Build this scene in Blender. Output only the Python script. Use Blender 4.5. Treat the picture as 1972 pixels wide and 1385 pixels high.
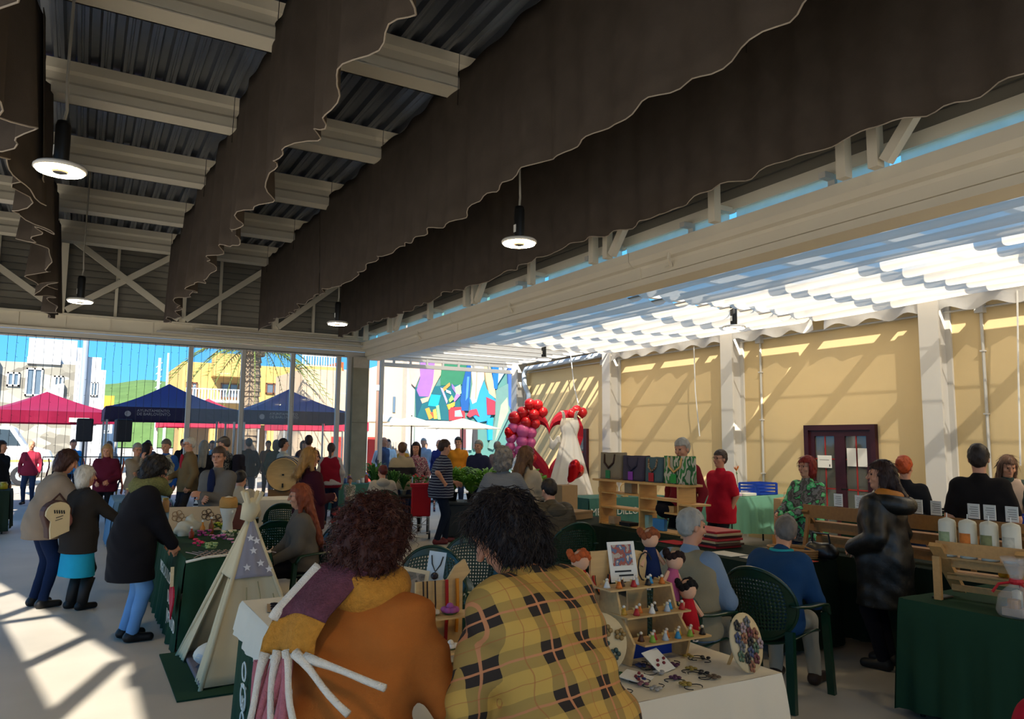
import bpy, math, random
import numpy as np
from mathutils import Vector, Matrix
random.seed(7); rng = np.random.default_rng(7)
sc = bpy.context.scene
for o in list(bpy.data.objects): bpy.data.objects.remove(o)
COL = sc.collection
PI = math.pi
R = math.radians

# ---------------- camera, world, sun, exposure ----------------
def set_camera():
    yw, p, r = R(29.78), R(6.25), R(0.547)
    f = Vector((math.sin(yw)*math.cos(p), math.cos(yw)*math.cos(p), math.sin(p)))
    rt = Vector((math.cos(yw), -math.sin(yw), 0)); up = rt.cross(f)
    rt2 = rt*math.cos(r) + up*math.sin(r); up2 = up*math.cos(r) - rt*math.sin(r)
    cd = bpy.data.cameras.new('camera'); cam = bpy.data.objects.new('camera', cd); COL.objects.link(cam)
    m = Matrix((rt2, up2, -f)).transposed().to_4x4(); m.translation = (0, 0, 1.75)
    cam.matrix_world = m
    cd.sensor_width = 36; cd.lens = 36*1449/1972; cd.clip_end = 600; cd.clip_start = .05
    sc.camera = cam
set_camera()
SUN = Vector((-.55, -1, .95)).normalized()          # towards the sun
w = bpy.data.worlds.new('sky'); sc.world = w; w.use_nodes = True
nt = w.node_tree; nt.nodes.clear()
out = nt.nodes.new('ShaderNodeOutputWorld'); bg = nt.nodes.new('ShaderNodeBackground')
tcw = nt.nodes.new('ShaderNodeTexCoord'); sx = nt.nodes.new('ShaderNodeSeparateXYZ'); rp = nt.nodes.new('ShaderNodeValToRGB')
nt.links.new(tcw.outputs['Generated'], sx.inputs[0]); nt.links.new(sx.outputs['Z'], rp.inputs[0])
e = rp.color_ramp.elements; e[0].position = 0; e[0].color = (.075, .27, .48, 1); e[1].position = 1; e[1].color = (.07, .16, .34, 1)
q = e.new(.12); q.color = (.05, .23, .46, 1)
bg.inputs['Strength'].default_value = 1.1
nt.links.new(rp.outputs[0], bg.inputs['Color']); nt.links.new(bg.outputs[0], out.inputs[0])
sl = bpy.data.lights.new('sun', 'SUN'); sl.energy = 4.4; sl.angle = R(.6); sl.color = (1, .93, .80)
so = bpy.data.objects.new('sun', sl); COL.objects.link(so)
so.rotation_euler = SUN.to_track_quat('Z', 'Y').to_euler()
sc.view_settings.view_transform = 'Standard'; sc.view_settings.look = 'None'
sc.view_settings.gamma = 1; sc.view_settings.use_curve_mapping = False
sc.view_settings.exposure = 1.55

# ---------------- materials ----------------
def lin(h):
    if not isinstance(h, str): return tuple(h)
    h = h.lstrip('#'); v = [int(h[i:i+2], 16)/255 for i in (0, 2, 4)]
    return tuple(c/12.92 if c <= .04045 else ((c+.055)/1.055)**2.4 for c in v)
MATS = {}
def mat(name, col, rough=.7, metal=0, noise=6, amt=.12, bump=0, bscale=60, emit=0, alpha=None, transl=0, stretch=None, spec=.3):
    """procedural material: base colour varied by noise, optional fine bump, emission, translucency or see-through share"""
    if name in MATS: return MATS[name]
    m = bpy.data.materials.new(name); m.use_nodes = True; MATS[name] = m
    t = m.node_tree; n = t.nodes; l = t.links; b = n['Principled BSDF']; o = n['Material Output']
    c = lin(col)
    tc = n.new('ShaderNodeTexCoord'); mp = n.new('ShaderNodeMapping'); l.new(tc.outputs['Object'], mp.inputs[0])
    if stretch: mp.inputs['Scale'].default_value = stretch
    nz = n.new('ShaderNodeTexNoise'); nz.inputs['Scale'].default_value = noise; nz.inputs['Detail'].default_value = 5
    l.new(mp.outputs[0], nz.inputs['Vector'])
    mx = n.new('ShaderNodeMix'); mx.data_type = 'RGBA'
    mx.inputs[6].default_value = (*[max(0, v*(1-amt)) for v in c], 1); mx.inputs[7].default_value = (*[min(1, v*(1+amt)) for v in c], 1)
    l.new(nz.outputs[0], mx.inputs[0]); l.new(mx.outputs[2], b.inputs['Base Color'])
    b.inputs['Roughness'].default_value = rough; b.inputs['Metallic'].default_value = metal
    b.inputs['Specular IOR Level'].default_value = spec
    if emit: l.new(mx.outputs[2], b.inputs['Emission Color']); b.inputs['Emission Strength'].default_value = emit
    if bump:
        nb = n.new('ShaderNodeTexNoise'); nb.inputs['Scale'].default_value = bscale; nb.inputs['Detail'].default_value = 3
        l.new(mp.outputs[0], nb.inputs['Vector'])
        bp = n.new('ShaderNodeBump'); bp.inputs['Strength'].default_value = bump; bp.inputs['Distance'].default_value = .01
        l.new(nb.outputs[0], bp.inputs['Height']); l.new(bp.outputs[0], b.inputs['Normal'])
    last = b.outputs[0]
    if transl:
        tr = n.new('ShaderNodeBsdfTranslucent'); l.new(mx.outputs[2], tr.inputs[0])
        ms = n.new('ShaderNodeMixShader'); ms.inputs[0].default_value = transl; l.new(last, ms.inputs[1]); l.new(tr.outputs[0], ms.inputs[2]); last = ms.outputs[0]
    if alpha is not None:
        tp = n.new('ShaderNodeBsdfTransparent')
        ms = n.new('ShaderNodeMixShader'); ms.inputs[0].default_value = alpha; l.new(tp.outputs[0], ms.inputs[1]); l.new(last, ms.inputs[2]); last = ms.outputs[0]
    l.new(last, o.inputs[0])
    return m
def nodes_mat(name, rough=.7):
    m = bpy.data.materials.new(name); m.use_nodes = True; MATS[name] = m
    b = m.node_tree.nodes['Principled BSDF']; b.inputs['Roughness'].default_value = rough; b.inputs['Specular IOR Level'].default_value = .25
    return m, m.node_tree.nodes, m.node_tree.links, b
def stripes_mat(name, base, layers, rough=.8, stretch=(1, 1, 1), tilt=0):
    """layers: (axis, period, width share, phase, colour, strength) painted over base in object space"""
    if name in MATS: return MATS[name]
    m, n, l, b = nodes_mat(name, rough)
    tc = n.new('ShaderNodeTexCoord'); mp = n.new('ShaderNodeMapping'); mp.inputs['Scale'].default_value = stretch; mp.inputs['Rotation'].default_value = (R(tilt), 0, 0)
    l.new(tc.outputs['Object'], mp.inputs[0])
    nz = n.new('ShaderNodeTexNoise'); nz.inputs['Scale'].default_value = 5
    ad = n.new('ShaderNodeVectorMath'); ad.operation = 'MULTIPLY_ADD'; l.new(nz.outputs[1], ad.inputs[0]); ad.inputs[1].default_value = (.02, .02, .02); l.new(mp.outputs[0], ad.inputs[2])
    sp = n.new('ShaderNodeSeparateXYZ'); l.new(ad.outputs[0], sp.inputs[0])
    prev = None
    for ax, per, wd, ph, col, st in layers:
        masks = []
        for a in ax:
            d = n.new('ShaderNodeMath'); d.operation = 'MULTIPLY_ADD'; d.inputs[1].default_value = 1/per; d.inputs[2].default_value = ph
            l.new(sp.outputs['xyz'.index(a)], d.inputs[0])
            f = n.new('ShaderNodeMath'); f.operation = 'FRACT'; l.new(d.outputs[0], f.inputs[0])
            k = n.new('ShaderNodeMath'); k.operation = 'LESS_THAN'; k.inputs[1].default_value = wd; l.new(f.outputs[0], k.inputs[0]); masks.append(k)
        if len(masks) == 2:
            q = n.new('ShaderNodeMath'); q.operation = 'MULTIPLY'; l.new(masks[0].outputs[0], q.inputs[0]); l.new(masks[1].outputs[0], q.inputs[1]); fac = q
        else: fac = masks[0]
        g = n.new('ShaderNodeMath'); g.operation = 'MULTIPLY'; g.inputs[1].default_value = st; l.new(fac.outputs[0], g.inputs[0])
        mx = n.new('ShaderNodeMix'); mx.data_type = 'RGBA'; mx.inputs[7].default_value = (*lin(col), 1)
        if prev is None: mx.inputs[6].default_value = (*lin(base), 1)
        else: l.new(prev.outputs[2], mx.inputs[6])
        l.new(g.outputs[0], mx.inputs[0]); prev = mx
    l.new(prev.outputs[2], b.inputs['Base Color'])
    return m
def patch_mat(name, cols, scale=12, rough=.8, kind='noise', stretch=(1, 1, 1)):
    """mottled print: several colours cut out of a noise / voronoi field"""
    if name in MATS: return MATS[name]
    m, n, l, b = nodes_mat(name, rough)
    tc = n.new('ShaderNodeTexCoord'); mp = n.new('ShaderNodeMapping'); mp.inputs['Scale'].default_value = stretch; l.new(tc.outputs['Object'], mp.inputs[0])
    if kind == 'noise':
        z = n.new('ShaderNodeTexNoise'); z.inputs['Scale'].default_value = scale; z.inputs['Detail'].default_value = 2; src = z.outputs[0]
    else:
        z = n.new('ShaderNodeTexVoronoi'); z.inputs['Scale'].default_value = scale; s2 = n.new('ShaderNodeSeparateColor'); l.new(z.outputs['Color'], s2.inputs[0]); src = s2.outputs[0]
    l.new(mp.outputs[0], z.inputs['Vector'])
    cr = n.new('ShaderNodeValToRGB'); cr.color_ramp.interpolation = 'CONSTANT'; e = cr.color_ramp.elements
    lo, hi = (.3, .7) if kind == 'noise' else (0, 1)
    while len(e) < len(cols): e.new(.5)
    for i, c in enumerate(cols): e[i].position = 0 if i == 0 else lo+(hi-lo)*i/len(cols); e[i].color = (*lin(c), 1)
    l.new(src, cr.inputs[0]); l.new(cr.outputs[0], b.inputs['Base Color'])
    return m
def wood(name, c='#c9a06a', rough=.55):
    return mat(name, c, rough, noise=3, amt=.22, stretch=(2, 14, 14), bump=.05)

# ---------------- mesh helpers ----------------
class B:
    """collects shapes, then links them as one mesh object"""
    def __init__(s): s.v = []; s.f = []; s.mi = []; s.cur = 0
    def add(s, vs, fs):
        n = len(s.v); s.v += [tuple(p) for p in vs]; s.f += [tuple(i+n for i in f) for f in fs]; s.mi += [s.cur]*len(fs); return s
    def m(s, i): s.cur = i; return s
    def box(s, x0, x1, y0, y1, z0, z1, rz=0, about=None):
        vs = [(x, y, z) for x in (x0, x1) for y in (y0, y1) for z in (z0, z1)]
        if rz:
            a = about or ((x0+x1)/2, (y0+y1)/2); c, t = math.cos(rz), math.sin(rz)
            vs = [(a[0]+(x-a[0])*c-(y-a[1])*t, a[1]+(x-a[0])*t+(y-a[1])*c, z) for x, y, z in vs]
        return s.add(vs, [(0, 1, 3, 2), (4, 6, 7, 5), (0, 4, 5, 1), (2, 3, 7, 6), (0, 2, 6, 4), (1, 5, 7, 3)])
    def bar(s, p, q, w, h=None, upv=(0, 0, 1)):
        p, q = Vector(p), Vector(q); h = h or w; d = (q-p).normalized(); u = Vector(upv)
        if abs(d.dot(u)) > .98: u = Vector((0, 1, 0))
        a = d.cross(u).normalized()*w/2; b = a.cross(d).normalized()*h/2
        vs = [e+i*a+j*b for e in (p, q) for i in (-1, 1) for j in (-1, 1)]
        return s.add(vs, [(0, 1, 3, 2), (4, 6, 7, 5), (0, 4, 5, 1), (2, 3, 7, 6), (0, 2, 6, 4), (1, 5, 7, 3)])
    def tube(s, pts, r, n=6, caps=True):
        pts = [Vector(p) for p in pts]; rs = r if hasattr(r, '__len__') else [r]*len(pts); vs = []; fs = []
        ref = None
        for i, p in enumerate(pts):
            d = (pts[min(i+1, len(pts)-1)]-pts[max(i-1, 0)])
            d = d.normalized() if d.length > 1e-9 else Vector((0, 0, 1))
            if ref is None: ref = Vector((0, 0, 1)) if abs(d.z) < .9 else Vector((1, 0, 0))
            a = (ref-d*ref.dot(d))
            a = a.normalized() if a.length > 1e-6 else d.orthogonal().normalized()
            ref = a; b = d.cross(a)
            for k in range(n): t = 2*PI*k/n; vs.append(p+(a*math.cos(t)+b*math.sin(t))*rs[i])
        for i in range(len(pts)-1):
            for k in range(n): fs.append((i*n+k, i*n+(k+1) % n, (i+1)*n+(k+1) % n, (i+1)*n+k))
        if caps: fs.append(tuple(range(n-1, -1, -1))); fs.append(tuple(range((len(pts)-1)*n, len(pts)*n)))
        return s.add(vs, fs)
    def lathe(s, prof, n=16, c=(0, 0, 0), sx=1, sy=1):
        vs = []; fs = []
        for r, z in prof:
            for k in range(n): t = 2*PI*k/n; vs.append((c[0]+r*sx*math.cos(t), c[1]+r*sy*math.sin(t), c[2]+z))
        for i in range(len(prof)-1):
            for k in range(n): fs.append((i*n+k, i*n+(k+1) % n, (i+1)*n+(k+1) % n, (i+1)*n+k))
        fs.append(tuple(range(n-1, -1, -1))); fs.append(tuple(range((len(prof)-1)*n, len(prof)*n)))
        return s.add(vs, fs)
    def ball(s, c, r, n=10, m=6):
        rx, ry, rz = r if hasattr(r, '__len__') else (r, r, r)
        return s.lathe([(math.sin(PI*(i+.02)/(m+.04)), -math.cos(PI*(i+.02)/(m+.04))*rz) for i in range(m+1)], n, c, rx, ry)
    def prism(s, poly, t, fr):
        """poly: 2-D outline, t: thickness, fr: maps (u, v, w) to xyz"""
        n = len(poly); vs = [fr(u, v, 0) for u, v in poly]+[fr(u, v, t) for u, v in poly]
        return s.add(vs, [tuple(range(n-1, -1, -1)), tuple(range(n, 2*n))]+[(i, (i+1) % n, n+(i+1) % n, n+i) for i in range(n)])
    def grid(s, fn, nu, nv, wrap=False, thick=0):
        vs = [fn(i/nu, j/nv) for i in range(nu+1) for j in range(nv+1)]
        fs = [(i*(nv+1)+j, (i+1)*(nv+1)+j, (i+1)*(nv+1)+j+1, i*(nv+1)+j+1) for i in range(nu) for j in range(nv)]
        return s.add(vs, fs)
    def mesh(s, name, smooth=False):
        me = bpy.data.meshes.new(name); me.from_pydata(s.v, [], s.f); me.update()
        if s.mi and max(s.mi) > 0: me.polygons.foreach_set('material_index', s.mi)
        if smooth: me.polygons.foreach_set('use_smooth', [True]*len(me.polygons))
        return me
    def ob(s, name, m, parent=None, smooth=False, kind=None):
        return link(name, s.mesh(name, smooth), m, parent, kind)
def link(name, me, m, parent=None, kind=None, loc=None, rz=0, rot=None):
    o = bpy.data.objects.new(name, me); COL.objects.link(o)
    for q in (m if isinstance(m, (list, tuple)) else [m]):
        if q and len(me.materials) < (len(m) if isinstance(m, (list, tuple)) else 1): me.materials.append(q)
    if parent: o.parent = parent
    if kind: o['kind'] = kind
    if loc: o.location = loc
    if rz: o.rotation_euler.z = rz
    if rot: o.rotation_euler = rot
    return o
def solid(o, t):
    md = o.modifiers.new('thickness', 'SOLIDIFY'); md.thickness = t; md.offset = 0; return o
def bevel(o, w, seg=2):
    md = o.modifiers.new('bevel', 'BEVEL'); md.width = w; md.segments = seg; md.limit_method = 'ANGLE'; return o
def tag(o, label, cat, group=None, kind=None):
    o['label'] = label; o['category'] = cat
    if group: o['group'] = group
    if kind: o['kind'] = kind
    return o
def thing(name, label, cat, loc=(0, 0, 0), rz=0, group=None, rot=None):
    o = bpy.data.objects.new(name, None); COL.objects.link(o); o.empty_display_size = .1
    o.location = loc; o.rotation_euler = rot or (0, 0, rz); return tag(o, label, cat, group)
def struct(name, label=None, cat=None):
    o = bpy.data.objects.new(name, None); COL.objects.link(o); o['kind'] = 'structure'
    if label: o['label'] = label
    if cat: o['category'] = cat
    return o
def st(o, label=None, cat='structure'):
    o['kind'] = 'structure'
    if label: o['label'] = label; o['category'] = cat
    return o
def copy_tree(o, parent=None):
    c = o.copy(); COL.objects.link(c); c.parent = parent
    for ch in list(o.children): copy_tree(ch, c)
    return c
def text(s, size, m, parent, fr, name='lettering', ext=.001, align='LEFT'):
    cu = bpy.data.curves.new(name, 'FONT'); cu.body = s; cu.size = size; cu.extrude = ext; cu.align_x = align; cu.resolution_u = 3
    o = bpy.data.objects.new(name, cu); COL.objects.link(o)
    me = bpy.data.meshes.new_from_object(o.evaluated_get(bpy.context.evaluated_depsgraph_get())); bpy.data.objects.remove(o)
    q = link(name, me, m, parent); q.matrix_local = fr; return q
def frame(o, x, y, z=None):
    """matrix with origin o, text direction x and text up y"""
    x = Vector(x).normalized(); y = Vector(y); y = (y-x*y.dot(x)).normalized(); zz = x.cross(y)
    m = Matrix((x, y, zz)).transposed().to_4x4(); m.translation = o; return m
def des(c, k=.4):
    v = [int(c[i:i+2], 16) for i in (1, 3, 5)]; g = sum(v)/3; return '#%02x%02x%02x' % tuple(int((x*(1-k)+g*k)*.85) for x in v)
ORD = ['first', 'second', 'third', 'fourth', 'fifth', 'sixth', 'seventh', 'eighth', 'ninth', 'tenth', 'eleventh', 'twelfth', 'thirteenth', 'fourteenth', 'fifteenth', 'sixteenth']
# ---------------- the hall ----------------
WHITE = mat('white_paint', '#c9c4bb', .5, noise=2, amt=.05)
CREAMST = mat('cream_steel', '#e6dcc6', .55, noise=2, amt=.06)
YELLOW = mat('ochre_plaster', '#cfb687', .9, noise=1.5, amt=.06, bump=.12, bscale=120)
CONC = mat('floor_concrete', '#aaa398', .55, noise=1.1, amt=.22, bump=.05, bscale=40, spec=.4)
DECK = mat('galvanised_sheet', '#7f8590', .32, .75, noise=3, amt=.18)
SIDE = mat('siding_grey', '#8b8579', .5, .1, noise=2, amt=.08)
YF = 19.0
st(B().box(-14, 11.2, -10, YF+.2, -.25, 0).ob('floor', CONC), 'grey poured concrete floor of the market hall', 'floor')
st(B().box(-160, 200, YF+.2, 330, -.3, -.02).ob('ground', mat('plaza_paving', '#a79d90', .9, noise=.7, amt=.15, bump=.1, bscale=30)), 'pale paved plaza beyond the glass front', 'ground')
st(B().box(-160, -14, -10, YF+.2, -.3, -.02).ob('ground', MATS['plaza_paving']), 'pale paving along the open side of the hall', 'ground')
st(B().box(-160, 200, -60, -10, -.3, -.02).ob('ground', MATS['plaza_paving']), 'pale paving behind the market hall', 'ground')

# right wall with door openings (Y 7.65-9.03 and 15.75-16.7)
wl = struct('wall_right', 'ochre yellow plaster wall along the awning side', 'wall')
b = B(); X0, X1 = 11.2, 11.45
for y0, y1, z0, z1 in ((-10, 7.65, 0, 4.45), (7.65, 9.03, 2.09, 4.45), (9.03, 15.62, 0, 4.45), (15.62, 16.5, 2.1, 4.45), (16.5, 19.1, 0, 4.45)):
    b.box(X0, X1, y0, y1, z0, z1)
b.ob('plaster', YELLOW, wl)
b = B().box(10.95, 11.2, -10, 19.1, 3.98, 4.3); b.ob('edge_beam', WHITE, wl)
B().tube([(11.15, -10, 3.74), (11.15, 18.6, 3.74)], .016).ob('conduit', mat('conduit_grey', '#b9b6ae', .4), wl)
# white columns on the wall
for i, (y, lab) in enumerate(((6.53, 'white steel column beside the man in the black shirt'), (10.58, 'white steel column behind the man in the red shirt'), (14.45, 'white steel column between the red heart and the tote bags'), (18.85, 'white corner column next to the mural'))):
    c = struct('trim_%d' % (i+1), lab, 'column')
    B().box(10.88, 11.2, y-.07, y+.07, 0, 4.0).ob('web', WHITE, c)
    B().box(10.86, 10.9, y-.15, y+.15, 0, 4.0).box(11.16, 11.2, y-.15, y+.15, 0, 4.0).ob('flange', WHITE, c)
for y, n in ((10.0, 5), (5.93, 6), (14.95, 7)):
    p = struct('trim_%d' % n, 'thin grey conduit running down the ochre wall, %s' % {5: 'by the blue crate', 6: 'at the vegetable stall', 7: 'by the burgundy door'}[n], 'pipe')
    B().tube([(11.17, y, 3.74), (11.17, y, .6)], .022).ob('pipe', MATS['conduit_grey'], p)
    B().box(11.1, 11.2, y-.06, y+.06, 3.66, 3.8).ob('junction_box', MATS['conduit_grey'], p)
    for z in (1.2, 2.2, 3.1): B().box(11.13, 11.2, y-.03, y+.03, z, z+.02).ob('clip', WHITE, p)
dp = struct('trim_8', 'pale downpipe at the corner above the balloons', 'pipe')
B().tube([(11.0, 14.6, 3.9), (11.0, 18.4, 3.83), (11.02, 18.55, 3.7), (11.0, 18.5, 3.4), (11.1, 18.42, 3.1), (11.1, 18.42, 0)], .07, 10).ob('pipe', mat('pvc_grey', '#b5c2d0', .35), dp, True)
for z in (1, 2.4): B().box(11.0, 11.2, 18.33, 18.51, z, z+.04).ob('bracket', WHITE, dp)

BURG = mat('burgundy_wood', '#35131a', .4, noise=3, amt=.15)
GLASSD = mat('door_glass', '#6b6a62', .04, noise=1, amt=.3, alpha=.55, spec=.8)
REDREF = mat('red_reflection', '#9c2a26', .5)
def wall_door(n, y0, y1, zt, lab, leaves):
    d = struct('door_%d' % n, lab, 'door')
    t = .09
    B().box(11.12, 11.42, y0, y0+t, 0, zt).box(11.12, 11.42, y1-t, y1, 0, zt).box(11.12, 11.42, y0+t, y1-t, zt-t, zt).ob('frame', BURG, d)
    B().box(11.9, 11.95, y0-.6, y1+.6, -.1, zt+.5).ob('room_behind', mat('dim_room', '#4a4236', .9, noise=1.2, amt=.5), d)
    w = (y1-y0-2*t)/leaves
    for k in range(leaves):
        a = y0+t+k*w; l = B().box(11.16, 11.22, a, a+.1, 0, zt-t).box(11.16, 11.22, a+w-.1, a+w, 0, zt-t).box(11.16, 11.22, a+.1, a+w-.1, zt-t-.1, zt-t).box(11.16, 11.22, a+.1, a+w-.1, 0, .14).ob('leaf', BURG, d)
        B().box(11.185, 11.195, a+.1, a+w-.1, .14, zt-t-.1).ob('pane', GLASSD, l)
        mm = B()
        for q in (.62, 1.0, 1.5): mm.box(11.178, 11.202, a+.1, a+w-.1, q, q+.022)
        mm.box(11.178, 11.202, a+w/2-.01, a+w/2+.01, .14, zt-t-.1); mm.ob('reflection_bar', REDREF, l)  # thin red bars stand in for red reflections in the door glass
        B().tube([(11.15, a+w-.06, 1.02), (11.09, a+w-.06, 1.02), (11.09, a+w-.18, 1.02)], .012).ob('handle', mat('dark_metal', '#24221f', .35, .6), l)
    return d
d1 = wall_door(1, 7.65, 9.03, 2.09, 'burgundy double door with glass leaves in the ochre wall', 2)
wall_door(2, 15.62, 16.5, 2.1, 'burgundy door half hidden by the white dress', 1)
PAPER = mat('paper', '#dcd9d0', .9, noise=30, amt=.04)
INK = mat('ink', '#2a2a2c', .8)
for k, (y0, y1, z0, z1, lab) in enumerate(((8.5, 8.78, 1.36, 1.57, 'landscape notice sheet taped to the burgundy door'), (8.03, 8.2, 1.4, 1.7, 'tall white sheet nearer the middle of the burgundy door'), (7.83, 8.0, 1.4, 1.7, 'tall white sheet nearer the edge of the burgundy door'))):
    s = thing('notice_sheet', lab, 'paper', (11.155, (y0+y1)/2, z0), 0, 'sheets taped to the door')
    B().box(-.002, .002, -(y1-y0)/2, (y1-y0)/2, 0, z1-z0).ob('sheet', PAPER, s)
    if k == 0:
        q = B()
        q.box(-.0035, -.002, -.09, .1, .13, .137); q.box(-.0035, -.002, -.11, -.09, .02, .06); q.ob('print', INK, s)

# ---------------- roof: trapezoidal deck, purlins ----------------
ce = struct('ceiling', 'galvanised trapezoidal roof deck on cream purlins', 'ceiling')
ZD = 6.22
def sheet(x0):
    b = B(); p = .24; prof = []
    for k in range(4):
        x = k*p
        prof += [(x, .07), (x+.07, .07), (x+.095, 0), (x+.13, 0), (x+.14, .012), (x+.155, .012), (x+.165, 0), (x+.205, 0), (x+.23, .07)]
    prof.append((4*p, .07))
    n = len(prof)
    vs = [(x, y, z) for y in (-10, YF+.3) for x, z in prof]
    b.add(vs, [(i, i+1, n+i+1, n+i) for i in range(n-1)])
    return b
sm = sheet(0).mesh('roof_sheet')
for k in range(10):
    link('roof_sheet', sm, DECK, ce, loc=(-3.02+k*.96, 0, ZD))
st(B().box(-3.03, 6.62, -10, YF+.4, ZD+.09, ZD+.17).ob('roof_top', mat('roof_membrane', '#77736b', .9)), 'flat outer skin over the roof deck', 'roof')
def purlin(y):
    prof = [(0, 0), (0, -.12), (.03, -.16), (.03, -.25), (0, -.29), (0, -.405)]
    b = B(); n = len(prof); vs = [(x, y+a, ZD+z) for x in (-2.95, 6.4) for a, z in prof]
    b.add(vs, [(i, i+1, n+i+1, n+i) for i in range(n-1)])
    b.box(-2.95, 6.4, y, y+.3, ZD-.42, ZD-.40).box(-2.95, 6.4, y+.28, y+.3, ZD-.42, ZD)
    return b
for y in (-7.5, -5, -2.5, 0, 2.5, 5.0, 7.52, 10.04, 12.6, 15.2, 17.7):
    purlin(y).ob('purlin', CREAMST, ce)
for y in (8.3, 16.4):
    B().box(-2.95, 6.4, y, y+.06, ZD-.09, ZD-.03).ob('cable_tray', CREAMST, ce)
# ---------------- far gable: lintel, siding, truss, glazing ----------------
fw = struct('wall_far', 'grey sided gable with white truss above the glass front', 'wall')
B().box(-3.1, 6.7, YF-.12, YF+.12, 4.07, 4.42).ob('lintel_beam', CREAMST, fw)
B().box(-3.1, 6.9, YF-.2, YF-.12, 4.40, 4.44).box(-3.1, 6.9, YF-.2, YF-.12, 4.05, 4.09).ob('flange', CREAMST, fw)
B().box(-3.1, 11.1, YF-.02, YF+.1, 3.9, 4.05).ob('head_rail', WHITE, fw)
B().box(1.4, 6.3, YF-.32, YF-.2, 4.16, 4.2).box(2.2, 6.3, YF-.32, YF-.2, 4.28, 4.31).ob('cable_tray', WHITE, fw)
for k in range(24):
    x = -3.0+k*.86
    if x < 6.4: B().box(x, x+.035, YF-.14, YF-.12, 4.1, 4.4).ob('stiffener', CREAMST, fw)
bm_ = B().box(-3.1, 6.5, 0, .05, 0, .125).box(-3.1, 6.5, .03, .06, .125, .15).mesh('siding_board')
for k in range(12):
    link('siding_board', bm_, SIDE, fw, loc=(0, YF+.05, 4.42+k*.152))
for x in (-2.9, -.5, 1.93, 4.05, 6.1):
    B().box(x-.07, x+.07, YF-.16, YF-.02, 4.42, 6.2).ob('truss_post', CREAMST, fw)
for x in (-1.7, .55, 2.75, 5.0):
    B().box(x-.03, x+.03, YF-.1, YF-.02, 4.42, 6.2).ob('truss_strut', CREAMST, fw)
for x0, x1, f in ((-2.8, -.55, 0), (-.4, 1.85, 2), (2.0, 4.0, 1), (4.1, 6.0, 1)):
    if f in (1, 2): B().bar((x0, YF-.18, 4.5), (x1, YF-.18, 6.1), .13, .1, (0, 1, 0)).ob('truss_diagonal', CREAMST, fw)
    if f in (0, 2): B().bar((x1, YF-.2, 4.5), (x0, YF-.2, 6.1), .13, .1, (0, 1, 0)).ob('truss_diagonal', CREAMST, fw)
GLZ = mat('window_glass', '#dfe8e6', .03, noise=.8, amt=.03, alpha=.10, spec=.9)
xs = [2.18, 3.37, 4.55, 5.72]
wn = struct('window_1', 'tall glazed front with white mullions beside the concrete pillar', 'window')
for x in xs+[6.0]:
    B().box(x-.05, x+.05, YF-.05, YF+.07, 0, 3.9).ob('mullion', WHITE, wn)
for a, c in zip(xs, xs[1:]+[6.0]):
    B().box(a+.05, c-.05, YF, YF+.01, .12, 3.9).ob('pane', GLZ, wn)
    B().box(a+.05, c-.05, YF-.03, YF+.04, 0, .12).ob('bottom_rail', WHITE, wn)
pl = struct('trim_9', 'bare concrete pillar between the glazing and the patio', 'pillar')
B().box(6.05, 6.47, YF-.2, YF+.25, 0, 3.9).ob('shaft', mat('pillar_concrete', '#8c8774', .9, noise=4, amt=.28, bump=.2, bscale=25), pl)
B().box(6.045, 6.475, YF-.205, YF-.2, 3.62, 3.9).ob('mortar_patch', mat('mortar', '#b3ada0', .95, noise=9, amt=.2), pl)
B().box(6.05, 6.47, YF-.203, YF-.2, 2.2, 2.215).ob('joint', mat('joint_dark', '#6c6757', .9), pl)
po = struct('trim_10', 'thin white post beside the concrete pillar', 'post')
B().box(6.85, 6.94, YF-.05, YF+.05, 0, 3.9).ob('shaft', WHITE, po)
B().box(6.83, 6.85, YF-.06, YF-.02, 1.0, 1.25).ob('latch', MATS['dark_metal'], po)
# patio far frame
pf = struct('trim_11', 'white tube frame spanning the patio in front of the mural', 'frame')
b = B().box(6.9, 11.1, YF-.06, YF+.06, 3.72, 3.82); b.ob('lower_tube', WHITE, pf)
B().box(6.9, 11.1, YF-.05, YF+.05, 4.0, 4.1).ob('upper_tube', WHITE, pf)
for k in range(9): B().box(7.2+k*.48, 7.25+k*.48, YF-.03, YF+.03, 3.82, 4.0).ob('strut', WHITE, pf)

# ---------------- gutter, clerestory over the patio ----------------
gt = struct('trim_12', 'long cream gutter beam between the hall and the awning', 'gutter')
prof = [(6.28, 4.29), (6.25, 4.28), (6.25, 4.16), (6.30, 4.10), (6.36, 4.08), (6.38, 4.05), (6.38, 3.93), (6.72, 3.93), (6.72, 4.29), (6.6, 4.29), (6.6, 4.1), (6.42, 4.1), (6.42, 4.2), (6.3, 4.29)]
for y0, y1 in ((-10, 1), (1, 7.8), (7.81, 13.4), (13.41, YF-.1)):
    b = B(); n = len(prof); b.add([(x, y, z) for y in (y0, y1) for x, z in prof], [(i, (i+1) % n, n+(i+1) % n, n+i) for i in range(n)]+[tuple(range(n)), tuple(range(2*n-1, n-1, -1))])
    b.ob('gutter_length', CREAMST, gt)
for y in (7.8, 13.4): B().box(6.36, 6.39, y-.1, y+.1, 3.92, 4.1).ob('joint_cover', CREAMST, gt)
B().box(6.40, 6.75, -10, YF-.1, 3.84, 3.925).ob('awning_rail', CREAMST, gt)
cl = struct('wall_clerestory', 'clerestory band of posts and narrow glass above the gutter', 'wall')
B().box(6.42, 6.52, -10, YF, 4.45, 4.58).ob('transom', CREAMST, cl)
bm2 = B().box(0, .05, -10, YF, 0, .13).box(.03, .06, -10, YF, .13, .15).mesh('siding_board')
for k in range(11): link('siding_board', bm2, SIDE, cl, loc=(6.46, 0, 4.58+k*.152))
ys = [-8+2.02*k for k in range(14)]
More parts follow.
